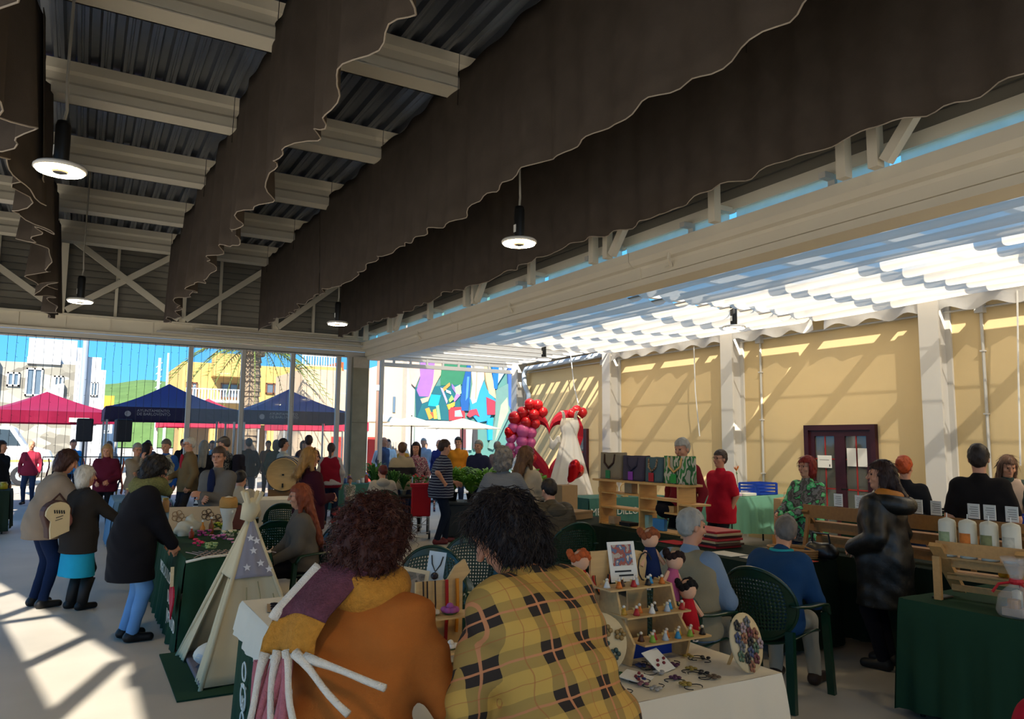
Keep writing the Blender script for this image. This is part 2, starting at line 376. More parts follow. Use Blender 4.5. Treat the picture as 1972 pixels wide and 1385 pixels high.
for i, y in enumerate(ys):
    B().box(6.12, 6.22, y-.05, y+.05, 4.27, 6.2).ob('post', CREAMST, cl)
    B().box(6.42, 6.5, y+.62, y+.7, 4.27, 4.46).box(6.28, 6.42, y+.62, y+.7, 4.4, 4.46).ob('window_bracket', WHITE, cl)
    B().box(6.22, 6.46, y-.04, y+.04, 4.42, 4.48).ob('tie', CREAMST, cl)
    if i % 2 == 0:
        B().box(6.12, 6.22, y+.28, y+.38, 4.27, 6.2).ob('post', CREAMST, cl)
        B().bar((6.17, y-.1, 4.3), (6.17, y-1.6, 6.1), .1, .09, (1, 0, 0)).ob('diagonal', CREAMST, cl)
    B().box(6.46, 6.47, y+.06, y+1.96, 4.29, 4.46).ob('pane', mat('green_glass', '#e6f6ee', .4, alpha=.92, spec=.4, transl=.75), cl)
    B().tube([(6.3, y+.9, 4.2), (6.27, y+.9, 4.06), (6.36, y+.95, 3.98), (6.4, y+1.1, 3.99)], .022).ob('hose_bracket', CREAMST, cl) if i in (7, 9, 11) else None

# ---------------- patio: rafters, sheets, awnings ----------------
pr = struct('ceiling_patio', 'white rafters and clear sheets over the patio', 'ceiling')
for k in range(17):
    y = -8.5+k*1.38 if k < 17 else 0
    if y < 14.3: B().box(6.6, 11.1, y-.05, y+.05, 4.12, 4.3).ob('rafter', WHITE, pr)
for y in (14.55, 15.3, 16.05, 16.8, 17.55, 18.3):
    B().box(6.6, 11.0, y-.05, y+.05, 3.98, 4.16).ob('rafter', WHITE, pr)
    B().box(6.8, 10.9, y-.32, y-.30, 4.0, 4.06).ob('cover_strip', WHITE, pr)
POLY = mat('clear_sheet', '#f4f6f6', .5, noise=2, amt=.04, alpha=.55, transl=.75)
for k in range(5):
    y = 14.6+k*.9
    B().box(6.6, 10.55, y, y+.86, 4.2, 4.21).ob('roof_pane', POLY, pr)
FAB = mat('awning_fabric', '#f5e8d2', .8, noise=5, amt=.03, transl=.58, alpha=.85, stretch=(3, .3, 3))
def awning(y0, y1, lab):
    a = thing('awning', lab, 'awning', (6.75, y0, 3.95), 0, 'folding awnings over the patio'); L = y1-y0; nf = 9; W = 4.12; p = W/nf
    def f(u, v):
        s = u*nf; k = s-math.floor(s); k = 1. if u == 1 else k
        sag = 4*k*(1-k)*(.115+.02*math.sin(v*L*1.3+s))
        return (u*W, v*L, .0-sag-.03*math.sin(v*PI*2)*k*(1-k))
    B().grid(f, nf*8, 40).ob('fabric', FAB, a, True)
    for k in range(nf+1): B().tube([(k*p, 0, .012), (k*p, L, .012)], .014, 5).ob('rod', mat('rod_grey', '#8e8a84', .4, .4), a)
    def val(u, v):
        z = -.02-v*(.2+.045*math.sin(u*L/.62*2*PI)); return (W+.03+.03*math.sin(u*L*9+v*2)*v, u*L, z)
    B().grid(val, int(L*14), 4).ob('valance', mat('valance_fabric', '#d9d8d6', .8, transl=.35), a, True)
    return a
awning(-6, 8.35, 'near white awning with deep scalloped folds over the stalls')
awning(8.6, 14.3, 'far white awning ending before the open rafters')
# white pull cords hanging from the awnings
for x, y, z0, z1, sw, lab in ((10.9, 16.0, 4.0, 2.35, -.5, 'white cord hanging above the red heart'), (10.95, 11.55, 3.75, 1.9, -.12, 'white pull cord beside the column with the red-shirted man'), (10.9, 5.3, 3.85, 1.5, .1, 'white pull cord above the vegetable stall')):
    tag(B().tube([(x, y, z0), (x-.03, y+sw*.4, (z0+z1)/2), (x, y+sw, z1)], .012, 5).ob('pull_cord', mat('cord_white', '#dcdad4', .8)), lab, 'cord', 'awning pull cords')
# left side: open below, solid parapet with a slanting slot of truss glass (daylight on the floor)
lw = struct('wall_left', 'open side of the hall with a truss slot high up', 'wall')
zl = lambda y: 4.2+(4.78-y)*.215
zu = lambda y: min(6.17, 4.5+(5.65-y)*.31)
XL = -3.0
b = B(); fr = lambda u, v, t: (XL-.12+t, u, v)
for y0, y1 in ((-10, -2.4), (7.0, YF+.1)): b.box(XL-.12, XL, y0, y1, 3.3, 6.3)
b.prism([(-2.4, 3.3), (7, 3.3), (7, zl(7)), (-2.4, zl(-2.4))], .12, fr); b.prism([(-2.4, 6.17), (.26, 6.17), (7, max(zl(7)+.05, zu(7))), (7, 6.3), (-2.4, 6.3)], .12, fr)
b.ob('parapet', SIDE, lw)
for y in (-1.2, 1.95, 4.45, 5.9): B().box(XL-.1, XL-.02, y-.08, y+.08, 3.9, 6.2).ob('truss_post', CREAMST, lw)
B().bar((XL-.06, .62, 5.97), (XL-.06, .12, 5.1), .1, .13, (1, 0, 0)).ob('truss_diagonal', CREAMST, lw)
B().bar((XL-.06, 4.25, 4.28), (XL-.06, 3.55, 5.06), .1, .08, (1, 0, 0)).ob('truss_diagonal', CREAMST, lw)
for y in (-8, -3, 2, 7, 12, 18.5): B().box(XL-.2, XL+.05, y-.12, y+.12, 0, 3.3).ob('column', WHITE, lw)

# ---------------- hanging shade cloths ----------------
CLOTH = mat('dark_burlap', '#554c44', .95, noise=4, amt=.25, bump=.35, bscale=220, transl=.08, spec=.1)
HEM = mat('frayed_hem', '#a79a8a', .95)
def banner(x, segs, amp, lab, ph):
    t = thing('shade_cloth', lab, 'hanging cloth', (x, segs[0][0], 4.3), 0, 'dark cloths hung below the roof')
    Y0 = segs[0][0]
    for si, (y0, y1, zb, zt) in enumerate(segs):
        L = y1-y0; rnd = random.Random(si*7+ph)
        def f(u, v, L=L, y0=y0, zb=zb, zt=zt, si=si):
            y = y0+u*L; g = 1-v
            wv = math.sin(y*3.1+ph)+.6*math.sin(y*6.7+ph*2+si)+.4*math.sin(y*11.3)
            dx = amp*(.35+.65*g)*wv*.5+.03*math.sin(y*14+ph)*g+si*.02
            bot = (.02+.2*amp)*math.sin(y*1.7+ph)+(.008+.15*amp)*math.sin(y*5.9+ph+math.sin(y*1.3))+.012*math.sin(y*15+2*math.sin(y*2))
            top = -.07*abs(math.sin((y-.04)*PI/2.52))-.02*math.sin(y*9)
            z = zb+bot+(zt+top-zb-bot)*v
            return (dx, y-Y0, z-4.3)
        n = max(24, int(L*13))
        p = solid(B().grid(f, n, 10).ob('cloth_panel', CLOTH, t, True), .006)
        B().tube([Vector(f(i/n, 0))+Vector((0, 0, -.004)) for i in range(n+1)], .0065, 4).ob('frayed_edge', HEM, p)
    for y in (2.5, 5.0, 7.52, 10.04, 12.6, 15.2, 17.7):
        if segs[0][0] < y < segs[-1][1]:
            B().tube([(0, y-Y0+.1, 6.0-4.3), (0, y-Y0+.1, 6.22-4.3)], .005, 4).tube([(.0, y-Y0+.0, 5.6-4.3), (.012, y-Y0+.0, 6.22-4.3)], .004, 4).ob('hanging_wire', MATS['dark_metal'], t)
banner(-.62, [(1.2, 8.4, 4.0, 5.9), (8.2, 18.3, 4.22, 5.9)], .26, 'crumpled dark brown shade cloth hanging at the far left edge', 1)
banner(1.5, [(1, 9.6, 4.3, 5.98), (9.5, 18.3, 4.25, 5.98)], .15, 'second dark shade cloth from the left, with a wavy pale hem', 2)
banner(3.55, [(-1, 13.3, 4.3, 6.0), (13.34, 18.3, 4.33, 5.98)], .07, 'third dark shade cloth from the left, with a seam near its far end', 4)
banner(5.5, [(-1, 18.3, 4.33, 5.95)], .05, 'blackish shade cloth hanging nearest to the gutter beam', 6)

# ---------------- pendant lamps ----------------
GLOW = mat('lamp_glow', '#ffdca6', .5, emit=42)
BLK = mat('black_plastic', '#151515', .4)
def pendant(x, y, z, zt, lab, cord):
    t = thing('pendant_lamp', lab, 'lamp', (x, y, z), 0, 'ring pendant lamps')
    B().lathe([(.035, .05), (.17, .045), (.185, .03), (.185, .012), (.17, .006)], 24).ob('housing', mat('lamp_white', '#d8d4cc', .4), t, True)
    B().lathe([(.07, .006), (.07, -.004), (.165, -.004), (.165, .006)], 24).ob('glow_ring', GLOW, t)
    B().lathe([(.01, -.008), (.05, -.012), (.066, .006)], 16).ob('lens', mat('lens_dark', '#4a4640', .3), t)
    B().lathe([(.05, .05), (.055, .07), (.055, .36), (.045, .4)], 14).ob('driver_can', BLK, t, True)
    B().box(-.057, -.05, -.02, .02, .12, .2).ob('rating_label', PAPER, t)
    B().tube([(0, 0, .4), (.015, .01, .5), (0, 0, .75), (.01, 0, zt-z+.06)], .012, 5).ob('cord', mat(cord, '#9c968a' if cord != 'cord_dark' else '#302e2b', .6), t)
pendant(-.25, 6.64, 3.8, 6.2, 'ring pendant lamp nearest the far left shade cloth, low and large', 'cord_tan')
pendant(-.1, 13.05, 3.8, 6.2, 'small ring pendant lamp in front of the gable truss', 'cord_tan')
pendant(3.88, 13.05, 3.8, 6.2, 'small ring pendant lamp near the far end of the gutter', 'cord_tan')
pendant(3.86, 6.62, 3.8, 6.2, 'ring pendant lamp against the blackish cloth in mid picture', 'cord_tan')
pendant(9.01, 14.3, 3.6, 4.1, 'ring pendant lamp under the open rafters of the patio', 'cord_dark')
pendant(9.06, 8.64, 3.6, 4.1, 'ring pendant lamp below the near awning by the wall', 'cord_dark')
for x, y, z, zt, lab in ((-.25, .2, 3.8, 6.2, 'added ring pendant lamp over the near end of the aisle, out of view'), (3.86, .2, 3.8, 6.2, 'added ring pendant lamp over the near stalls, out of view'), (-.25, -6.2, 3.8, 6.2, 'added ring pendant lamp over the back of the aisle, out of view'), (3.86, -6.2, 3.8, 6.2, 'added ring pendant lamp over the back stalls, out of view'), (9.06, 2.98, 3.6, 4.1, 'added ring pendant lamp over the vegetable stall side, out of view'), (9.06, -2.7, 3.6, 4.1, 'added ring pendant lamp at the back of the patio, out of view')):
    pendant(x, y, z, zt, lab, 'cord_tan')  # unseen lamps added outside the view to brighten the hall
# ---------------- light-string curtain on the front ----------------
sc_ = thing('string_light_curtain', 'curtain of thin dark light strings hanging across the glass front', 'string lights', (2.2, YF-.22, 3.9))
WIRE = mat('wire_dark', '#3b4045', .6)
for k in range(46):
    x = -4.1+k*.165; b = B(); z1 = -2.6-.4*random.random()
    zz = [z1*i/6 for i in range(7)]
    b.tube([(x+random.uniform(-.012, .012), 0, z) for z in zz], .0045, 3)
    for j in range(6):
        z = z1*(j+random.random())/6; s_ = random.choice((-1, 1)); b.tube([(x, 0, z), (x+.03*s_, 0, z-.012)], .004, 3)
    b.ob('light_strand', WIRE, sc_)
B().tube([(-4.2, 0, .01), (3.6, 0, .01)], .008, 4).ob('carrier_wire', WIRE, sc_)
# ---------------- the plaza beyond the front ----------------
def tent(x, y, hw, hd, ze, zp, m1, m2, lab, txt=None, rz=0):
    t = thing('market_tent', lab, 'tent', (x, y, 0), rz, 'pop-up market tents on the plaza')
    n = 10
    def side(k):
        a = [(-hw, -hd), (hw, -hd), (hw, hd), (-hw, hd)][k]; c = [(-hw, -hd), (hw, -hd), (hw, hd), (-hw, hd)][(k+1) % 4]
        def f(u, v):
            px, py = a[0]+(c[0]-a[0])*u, a[1]+(c[1]-a[1])*u
            s = v; z = ze+(zp-ze)*(s**1.35)-.03*math.sin(u*PI)*(1-v)
            return (px*(1-s), py*(1-s), z)
        return f
    for k in range(4): B().grid(side(k), n, n).ob('canopy_panel', m1, t, True)
    vz = .32
    for k in range(4):
        a = [(-hw, -hd), (hw, -hd), (hw, hd), (-hw, hd)][k]; c = [(-hw, -hd), (hw, -hd), (hw, hd), (-hw, hd)][(k+1) % 4]
        nx, ny = (c[1]-a[1]), -(c[0]-a[0]); l = math.hypot(nx, ny); nx /= l; ny /= l
        B().grid(lambda u, v: (a[0]+(c[0]-a[0])*u+nx*.02*math.sin(u*20)*v, a[1]+(c[1]-a[1])*u+ny*.02*math.sin(u*20)*v, ze-vz*v), 16, 2).ob('valance', m2, t)
    for sx in (-1, 1):
        for sy in (-1, 1): B().box(sx*(hw-.05)-.025, sx*(hw-.05)+.025, sy*(hd-.05)-.025, sy*(hd-.05)+.025, 0, ze-.01).ob('leg', mat('tent_leg', '#b9b9b6', .4, .3), t)
    B().bar((-hw, -hd+.05, ze-.2), (hw, -hd+.05, ze-.02), .03).bar((hw, -hd+.05, ze-.2), (-hw, -hd+.05, ze-.02), .03).ob('scissor_bar', MATS['tent_leg'], t)
    if txt:
        W_ = mat('print_grey', '#a9a4a8', .8)
        for i, s in enumerate(txt): text(s, .095, W_, t, frame((-hw*.55, -hd-.03, ze-.12-i*.085), (1, 0, 0), (0, 0, 1)))
        B().lathe([(.01, 0), (.07, 0), (.07, .006), (.01, .006)], 12).ob('emblem', W_, t).matrix_local = Matrix.Translation((-hw*.68, -hd-.03, ze-.17)) @ Matrix.Rotation(PI/2, 4, 'X')
    return t
NAVY = mat('tent_navy', '#352d6b', .6, noise=3, amt=.1, transl=.2); NAVD = mat('tent_navy_valance', '#2b2748', .7)
MAR = mat('tent_maroon', '#8c1a3c', .5, noise=3, amt=.15, transl=.2); RED2 = mat('tent_red', '#c22f4c', .6, transl=.25)
tent(2.05, 22.2, 1.52, 1.5, 2.52, 3.22, NAVY, NAVD, 'dark blue market tent with council lettering, nearer the lamp post', ['AYUNTAMIENTO', 'DE BARLOVENTO'])
tent(5.2, 22.1, 1.5, 1.5, 2.52, 3.2, NAVY, NAVD, 'dark blue market tent with council lettering, nearer the concrete pillar', ['AYUNTAMIENTO', 'DE BARLOVENTO'])
t = tent(-.86, 25.6, 1.55, 1.5, 2.47, 3.07, MAR, MAR, 'maroon market tent in front of the stone house', None, R(14))
B().box(.25, .75, -1.55, -1.53, 2.18, 2.3).ob('name_strip', PAPER, t)
tent(3.85, 28, 1.5, 1.5, 2.45, 3.15, RED2, RED2, 'red market tent behind the two dark blue tents')
tent(7.5, 27.5, 1.5, 1.5, 2.4, 3.1, mat('tent_white', '#dcd9d6', .6, transl=.2), RED2, 'white market tent with a red valance beside the concrete pillar')
tent(-3.3, 21.6, 1.5, 1.5, 2.5, 3.1, mat('tent_blue', '#1d43b0', .6), MATS['tent_blue'], 'bright blue market tent cut by the picture edge')
def parasol(x, y, r, z, lab):
    t = thing('parasol', lab, 'parasol', (x, y, 0), R(20), 'cream cafe parasols')
    k = 8
    b = B(); vs = [(0, 0, z+.36)]+[(r*math.cos(2*PI*i/k), r*math.sin(2*PI*i/k), z) for i in range(k)]
    C_ = mat('parasol_cream', '#e6ddc8', .8, transl=.35)
    for i in range(k): solid(B().add([vs[0], vs[1+i], vs[1+(i+1) % k]], [(0, 1, 2)]).ob('canopy_segment', C_, t), .01)
    B().tube([(0, 0, 0), (0, 0, z+.4)], .025).ob('pole', MATS['dark_metal'], t)
    B().box(-.3, .3, -.3, .3, 0, .08).ob('base', mat('stone_base', '#777777', .9), t)
    for i in range(k): B().tube([(0, 0, z+.3), (r*.97*math.cos(2*PI*i/k), r*.97*math.sin(2*PI*i/k), z-.01)], .008, 4).ob('rib', MATS['dark_metal'], t)
parasol(10.88, 26.6, 1.26, 2.31, 'cream parasol nearer the concrete pillar')
parasol(11.75, 24.0, 1.38, 2.2, 'cream parasol right in front of the mural')
parasol(10.7, 29.6, 1.3, 2.5, 'cream parasol farther back by the pale building')
# ---- houses ----
WFR = mat('window_white', '#d9d8d4', .6); PANE = mat('house_pane', '#5d6d7c', .1, noise=1, amt=.3, spec=.8); WBR = mat('window_brown', '#7c4a2c', .6)
def block(o, name, x0, x1, y0, y1, z0, z1, m): return B().box(x0, x1, y0, y1, z0, z1).ob(name, m, o)
def win(o, x0, x1, z0, z1, y, fm=WFR):
    f = B().box(x0, x1, y-.08, y+.02, z0, z0+.07).box(x0, x1, y-.08, y+.02, z1-.07, z1).box(x0, x0+.07, y-.08, y+.02, z0, z1).box(x1-.07, x1, y-.08, y+.02, z0, z1).box((x0+x1)/2-.035, (x0+x1)/2+.035, y-.08, y+.02, z0, z1).ob('window_frame', fm, o)
    B().box(x0, x1, y-.02, y-.01, z0, z1).ob('pane', PANE, f)
STONE = patch_mat('stone_cladding', ['#77736a', '#8c887d', '#98948a', '#837f74', '#a09d94'], 1.6, .9, 'voronoi', (1, 1, 2))
PWHT = mat('lime_white', '#c2c5ca', .9, noise=1, amt=.05)
h = thing('house', 'stone clad house with a white arch behind the maroon tent', 'building', (-2, 40, 0))
q = lambda x: x+2
block(h, 'wall', q(-6.5), q(-.3), 0, 6, 0, 5.1, STONE); block(h, 'upper_storey', q(-2.2), q(-.3), .3, 6, 5.1, 6.25, PWHT); block(h, 'side_wing', q(-6.5), q(-3.3), -.4, 5, 0, 5.2, PWHT)
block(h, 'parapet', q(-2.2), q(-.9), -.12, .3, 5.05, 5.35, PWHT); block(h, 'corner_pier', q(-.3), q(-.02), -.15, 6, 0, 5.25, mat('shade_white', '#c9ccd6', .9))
win(h, q(-2.9), q(-2.42), 4.0, 4.62, 0); win(h, q(-2.2), q(-1.55), 3.6, 4.85, 0); win(h, q(-1.12), q(-.74), 3.9, 4.55, 0)
b = B(); arc = [(q(-1.8)+1.1*math.cos(a), 2.7+1.5*math.sin(a)) for a in [PI*i/14*.5 for i in range(0, 15)]]
B().prism([(q(-.7), 2.7)]+[(q(-.7)-1.1*math.sin(PI/2*i/10), 2.7+1.5*math.cos(PI/2*i/10)) for i in range(11)], .2, lambda u, v, w: (u, -.25+w, v)).ob('white_arch', PWHT, h)
h = thing('house', 'tall white rendered house behind the lamp post', 'building', (.4, 55, 0))
block(h, 'wall', -1.5, .6, 0, 12, 0, 6.9, PWHT); block(h, 'side_wall', .6, .9, 0, 10, 0, 6.1, MATS['shade_white']); block(h, 'stair_tower', -1.4, -.2, -.5, 3, 0, 7.4, PWHT)
for z in (2.6, 4.4):
    for x in (-.9, .1): win(h, x, x+.4, z, z+.9, -.02 if x > 0 else -.52)
h = thing('house', 'small orange and white house in front of the hill', 'building', (1.95, 72, 0))
block(h, 'wall', -.4, .5, 0, 5, 3.6, 5.3, mat('orange_render', '#d99a3c', .9)); block(h, 'lower_wall', -.5, .5, 0, 5, 0, 3.6, PWHT); block(h, 'annex', .5, 1.0, .5, 5, 0, 4.6, PWHT); win(h, -.2, .25, 2.3, 3.1, 0)
YRN = mat('yellow_render', '#d2ac66', .9, noise=1, amt=.05)
h = thing('house', 'long yellow house with white balconies behind the palm', 'building', (9.4, 46, 0)); q = lambda x: x-9.4
block(h, 'wall', q(4.9), q(13.8), 0, 8, 2.6, 6.1, YRN); block(h, 'upper_storey', q(11.3), q(13.8), -.6, 8, 6.1, 6.3, YRN); block(h, 'side_bay', q(11.4), q(13.7), -1.2, 0, 5.3, 6.15, YRN)
block(h, 'bay', q(6.4), q(8.6), -1.0, 0, 5.3, 6.6, YRN); block(h, 'orange_pilaster', q(13.8), q(14.1), -.2, 8, 0, 6.6, mat('brick_orange', '#b5582f', .9)); block(h, 'cream_wing', q(14.1), q(16.5), .5, 8, 0, 6.2, mat('cream_render', '#d6cfae', .9))
for x0, x1, z0, z1 in ((5.1, 5.7, 3.6, 4.95), (6.95, 7.95, 4.1, 4.97), (9.48, 10.38, 4.45, 5.1), (11.6, 12.86, 4.1, 5.18)): win(h, q(x0), q(x1), z0, z1, -.02, WBR)
for x0, x1, z in ((5.0, 8.3, 3.95), (11.3, 13.6, 4.1), (11.3, 13.6, 6.2)):
    bl = block(h, 'balcony_slab', q(x0), q(x1), -1.1, 0, z-.15, z, PWHT)
    bb = B().box(q(x0), q(x1), -1.1, -1.04, z+.55, z+.62)
    k = int((x1-x0)/.16)
    for i in range(k): bb.box(q(x0)+i*.16, q(x0)+i*.16+.07, -1.1, -1.05, z, z+.55)
    bb.ob('balustrade', PWHT, bl)
for k in range(6):
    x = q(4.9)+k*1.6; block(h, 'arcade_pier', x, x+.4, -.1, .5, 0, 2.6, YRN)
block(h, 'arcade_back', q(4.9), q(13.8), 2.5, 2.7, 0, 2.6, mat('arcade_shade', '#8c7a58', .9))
# mural building
h = thing('building', 'pale peach building with a slanting top beside the mural', 'building', (11.5, 31.6, 0))
B().prism([(-3.5, 0), (1.4, 0), (1.4, 5.5), (-.1, 4.95), (-1.0, 4.72), (-3.5, 4.72)], 5, lambda u, v, w: (u, w, v)).ob('wall', mat('peach_render', '#cdb395', .9, noise=1, amt=.04), h)
B().box(-.6, -.1, -.06, 0, 0, 1.9).box(-2.2, -1.7, -.06, 0, 0, 1.9).ob('red_door', mat('door_red', '#b3352e', .6), h)
b = B()
for k in range(5): b.box(.2+k*.12, .24+k*.12, -.05, 0, 1.0, 1.7)
b.ob('window_bars', mat('bars_grey', '#8a8d92', .6), h)
B().box(.5, .62, -.05, 0, 3.0, 3.7).ob('vent_window', PANE, h)
h = thing('mural_wall', 'high gable wall painted with a mural of hands and coloured shards', 'mural', (15.2, 31, 0))
B().box(-2.35, 2.75, .03, 4, 0, 9).ob('wall', mat('mural_ground', '#4f7a74', .9, noise=.6, amt=.25), h)
B().box(-2.75, -2.35, .1, 4, 0, 9).ob('grey_edge', mat('wall_grey', '#a9a39b', .9), h)
B().box(2.75, 3.1, .1, 4, 0, 9).ob('cream_edge', mat('cream_render2', '#cdbf8e', .9), h)
B().box(-2.35, .3, 0, .03, 0, 2.66).ob('plinth', mat('plinth_grey', '#a3a1a6', .9), h)
MUR=[
('#2f6b4f',[(14.01, 5.31), (15.39, 5.3), (15.11, 4.34), (14.04, 4.25)]),
('#1f5a63',[(12.81, 4.11), (15.06, 4.34), (15.09, 2.69), (12.89, 2.69)]),
('#d9a58f',[(12.48, 5.26), (12.97, 5.25), (13.03, 4.64), (12.81, 4.11), (12.62, 4.27)]),
('#8a5fb0',[(13.02, 5.23), (13.77, 5.27), (13.65, 4.32), (13.48, 3.72), (12.91, 3.72), (12.86, 3.94), (13.03, 4.51)]),
('#d8a083',[(13.73, 5.27), (14.06, 5.27), (14.03, 4.73), (13.7, 4.15), (13.43, 3.52), (13.15, 3.41), (13.03, 3.6), (13.48, 3.72), (13.65, 4.32)]),
('#20485a',[(12.84, 4.06), (13.15, 3.43), (12.89, 2.73)]),
('#1b8fae',[(13.57, 3.83), (14.05, 3.81), (13.91, 3.28), (13.44, 3.31)]),
('#d98a3d',[(13.3, 3.17), (13.49, 3.24), (13.69, 2.79), (13.5, 2.7)]),
('#d9b04a',[(13.68, 3.14), (13.82, 3.19), (13.9, 2.75), (13.74, 2.73)]),
('#7fb27a',[(13.82, 3.32), (13.96, 3.37), (14.07, 2.71), (13.93, 2.71)]),
('#b5533c',[(13.54, 3.01), (13.68, 3.05), (13.73, 2.75)]),
('#c97f3e',[(14.13, 4.12), (14.47, 4.4), (14.5, 4.27), (14.19, 3.99)]),
('#a08fc0',[(14.01, 4.16), (14.13, 4.12), (14.39, 3.56), (14.34, 3.42)]),
('#d5dde0',[(14.28, 4.08), (14.52, 4.0), (14.55, 3.87), (14.33, 3.95)]),
('#7d63a6',[(14.57, 4.36), (14.82, 4.11), (14.77, 3.93), (14.6, 4.14)]),
('#8fbf87',[(14.72, 4.19), (15.01, 4.34), (15.07, 3.94), (14.82, 3.75)]),
('#9a6fc0',[(14.68, 3.61), (14.82, 3.93), (15.02, 3.85), (14.73, 3.53)]),
('#d09a3f',[(14.34, 3.38), (14.75, 3.53), (14.73, 3.35), (14.44, 3.16)]),
('#7fb85a',[(14.44, 3.6), (14.58, 3.83), (14.7, 3.66), (14.49, 3.49)]),
('#b5373f',[(14.48, 2.68), (14.45, 3.12), (14.54, 3.28), (15.08, 3.31), (15.26, 3.05), (15.26, 2.74)]),
('#8a94a0',[(14.74, 3.13), (15.03, 3.18), (15.14, 2.87), (14.74, 2.86)]),
('#1f4f8a',[(15.34, 5.25), (15.54, 5.22), (15.51, 4.41), (15.43, 3.15), (15.08, 3.14), (15.02, 3.58), (15.11, 4.34)]),
('#4a7fb5',[(15.33, 4.71), (15.45, 4.72), (15.39, 3.77), (15.27, 3.59)]),
('#2f86c4',[(15.97, 4.06), (16.21, 4.53), (16.37, 4.17), (16.85, 3.69), (16.5, 2.73), (15.94, 2.62), (15.53, 3.06), (15.47, 3.77), (15.62, 3.47), (15.82, 3.56)]),
('#cfc1ac',[(15.52, 5.22), (16.2, 5.24), (16.21, 4.62), (15.97, 4.06), (15.82, 3.56), (15.62, 3.47), (15.54, 3.69), (15.63, 4.37)]),
('#9b8a78',[(15.8, 5.14), (15.87, 5.15), (15.82, 3.7), (15.75, 3.7)]),
('#c9a27c',[(16.2, 5.26), (16.51, 5.25), (16.79, 4.19), (16.85, 3.74), (16.48, 3.99), (16.32, 4.53)]),
('#1f62a8',[(16.62, 5.24), (17.09, 5.24), (16.89, 4.19), (16.73, 4.23)]),
('#9db8d8',[(16.98, 5.24), (17.46, 5.24), (16.94, 4.47)]),
('#5f7f78',[(16.84, 4.15), (17.52, 4.5), (17.64, 3.12), (16.72, 1.38), (16.47, 1.46), (16.81, 2.73)]),
('#93ab86',[(17.11, 3.47), (17.45, 3.85), (17.53, 3.21), (16.82, 1.78)]),
('#3b5a94',[(17.46, 5.26), (17.67, 5.25), (17.69, 3.21), (17.53, 3.48)]),
('#9c3444',[(16.33, 3.81), (16.8, 3.64), (16.8, 3.0), (16.39, 2.99)]),
('#a83c4a',[(15.36, 2.92), (15.53, 3.19), (15.83, 3.25), (15.99, 2.89), (15.78, 2.98), (15.48, 2.84)]),
('#1f8cc0',[(16.39, 2.81), (16.7, 2.87), (16.67, 1.83), (16.46, 1.82)]),
('#5a3236',[(15.05, 2.34), (15.29, 2.34), (15.31, 1.46), (15.06, 1.46)]),
('#d9dadf',[(15.32, 2.34), (15.62, 2.35), (15.58, 1.37), (15.34, 1.37)]),
('#3b3a3c',[(15.64, 2.35), (15.89, 2.35), (15.91, 1.42), (15.68, 1.42)]),
]

for i, (c, p) in enumerate(MUR):
    B().prism([(x-15.2, z) for x, z in p], .008+.003*i, lambda u, v, w: (u, -w, v)).ob('painted_shape', mat('mural_'+c[1:], c, .9, noise=3, amt=.12), h)
tag(B().grid(lambda u, v: (-60+170*u, 150+80*v, (3+11*math.sin(min(1, u*1.7)*PI*.5)*(1-.25*math.sin(u*9))+1.2*math.sin(u*23)+.5*math.sin(u*61))*1.2*math.sin(v*PI*.5+.02)-.2), 60, 14).ob('hillside', mat('hill_green', '#56703a', .95, noise=.25, amt=.4, bump=.5, bscale=1.2), None, True), 'green hill rising behind the houses', 'hill', None, 'structure')
t = thing('radio_mast', 'thin lattice mast standing on the hill', 'mast', (9.6, 120, 0))
B().bar((0, 0, 0), (0, 0, 13.4), .35).ob('pole', mat('mast_grey', '#a9b2bd', .6), t); B().bar((1.1, 0, 0), (1.1, 0, 14.2), .25).ob('second_pole', MATS['mast_grey'], t)
b = B()
for z in range(9, 13): b.bar((-.4, 0, z), (.4, 0, z+.8), .1)
b.ob('lattice', MATS['mast_grey'], t)
t = thing('lamp_post', 'tall grey lamp post rising beside the stone house', 'lamp post', (.03, 28.6, 0))
B().lathe([(.13, 0), (.13, .6), (.1, .62), (.085, 6.5)], 12).ob('pole', mat('post_grey', '#8b949e', .5, .3), t, True); B().box(-.2, .2, -.2, .2, 0, .04).ob('base_plate', MATS['post_grey'], t)
t = thing('lamp_post', 'slender brown post with a white band beside the thin white post', 'post', (9.3, 26, 0))
B().lathe([(.06, 0), (.05, 6)], 10).ob('pole', mat('post_brown', '#8a6a5a', .6), t, True); B().lathe([(.075, 3.55), (.075, 3.75)], 10).ob('band', PAPER, t)
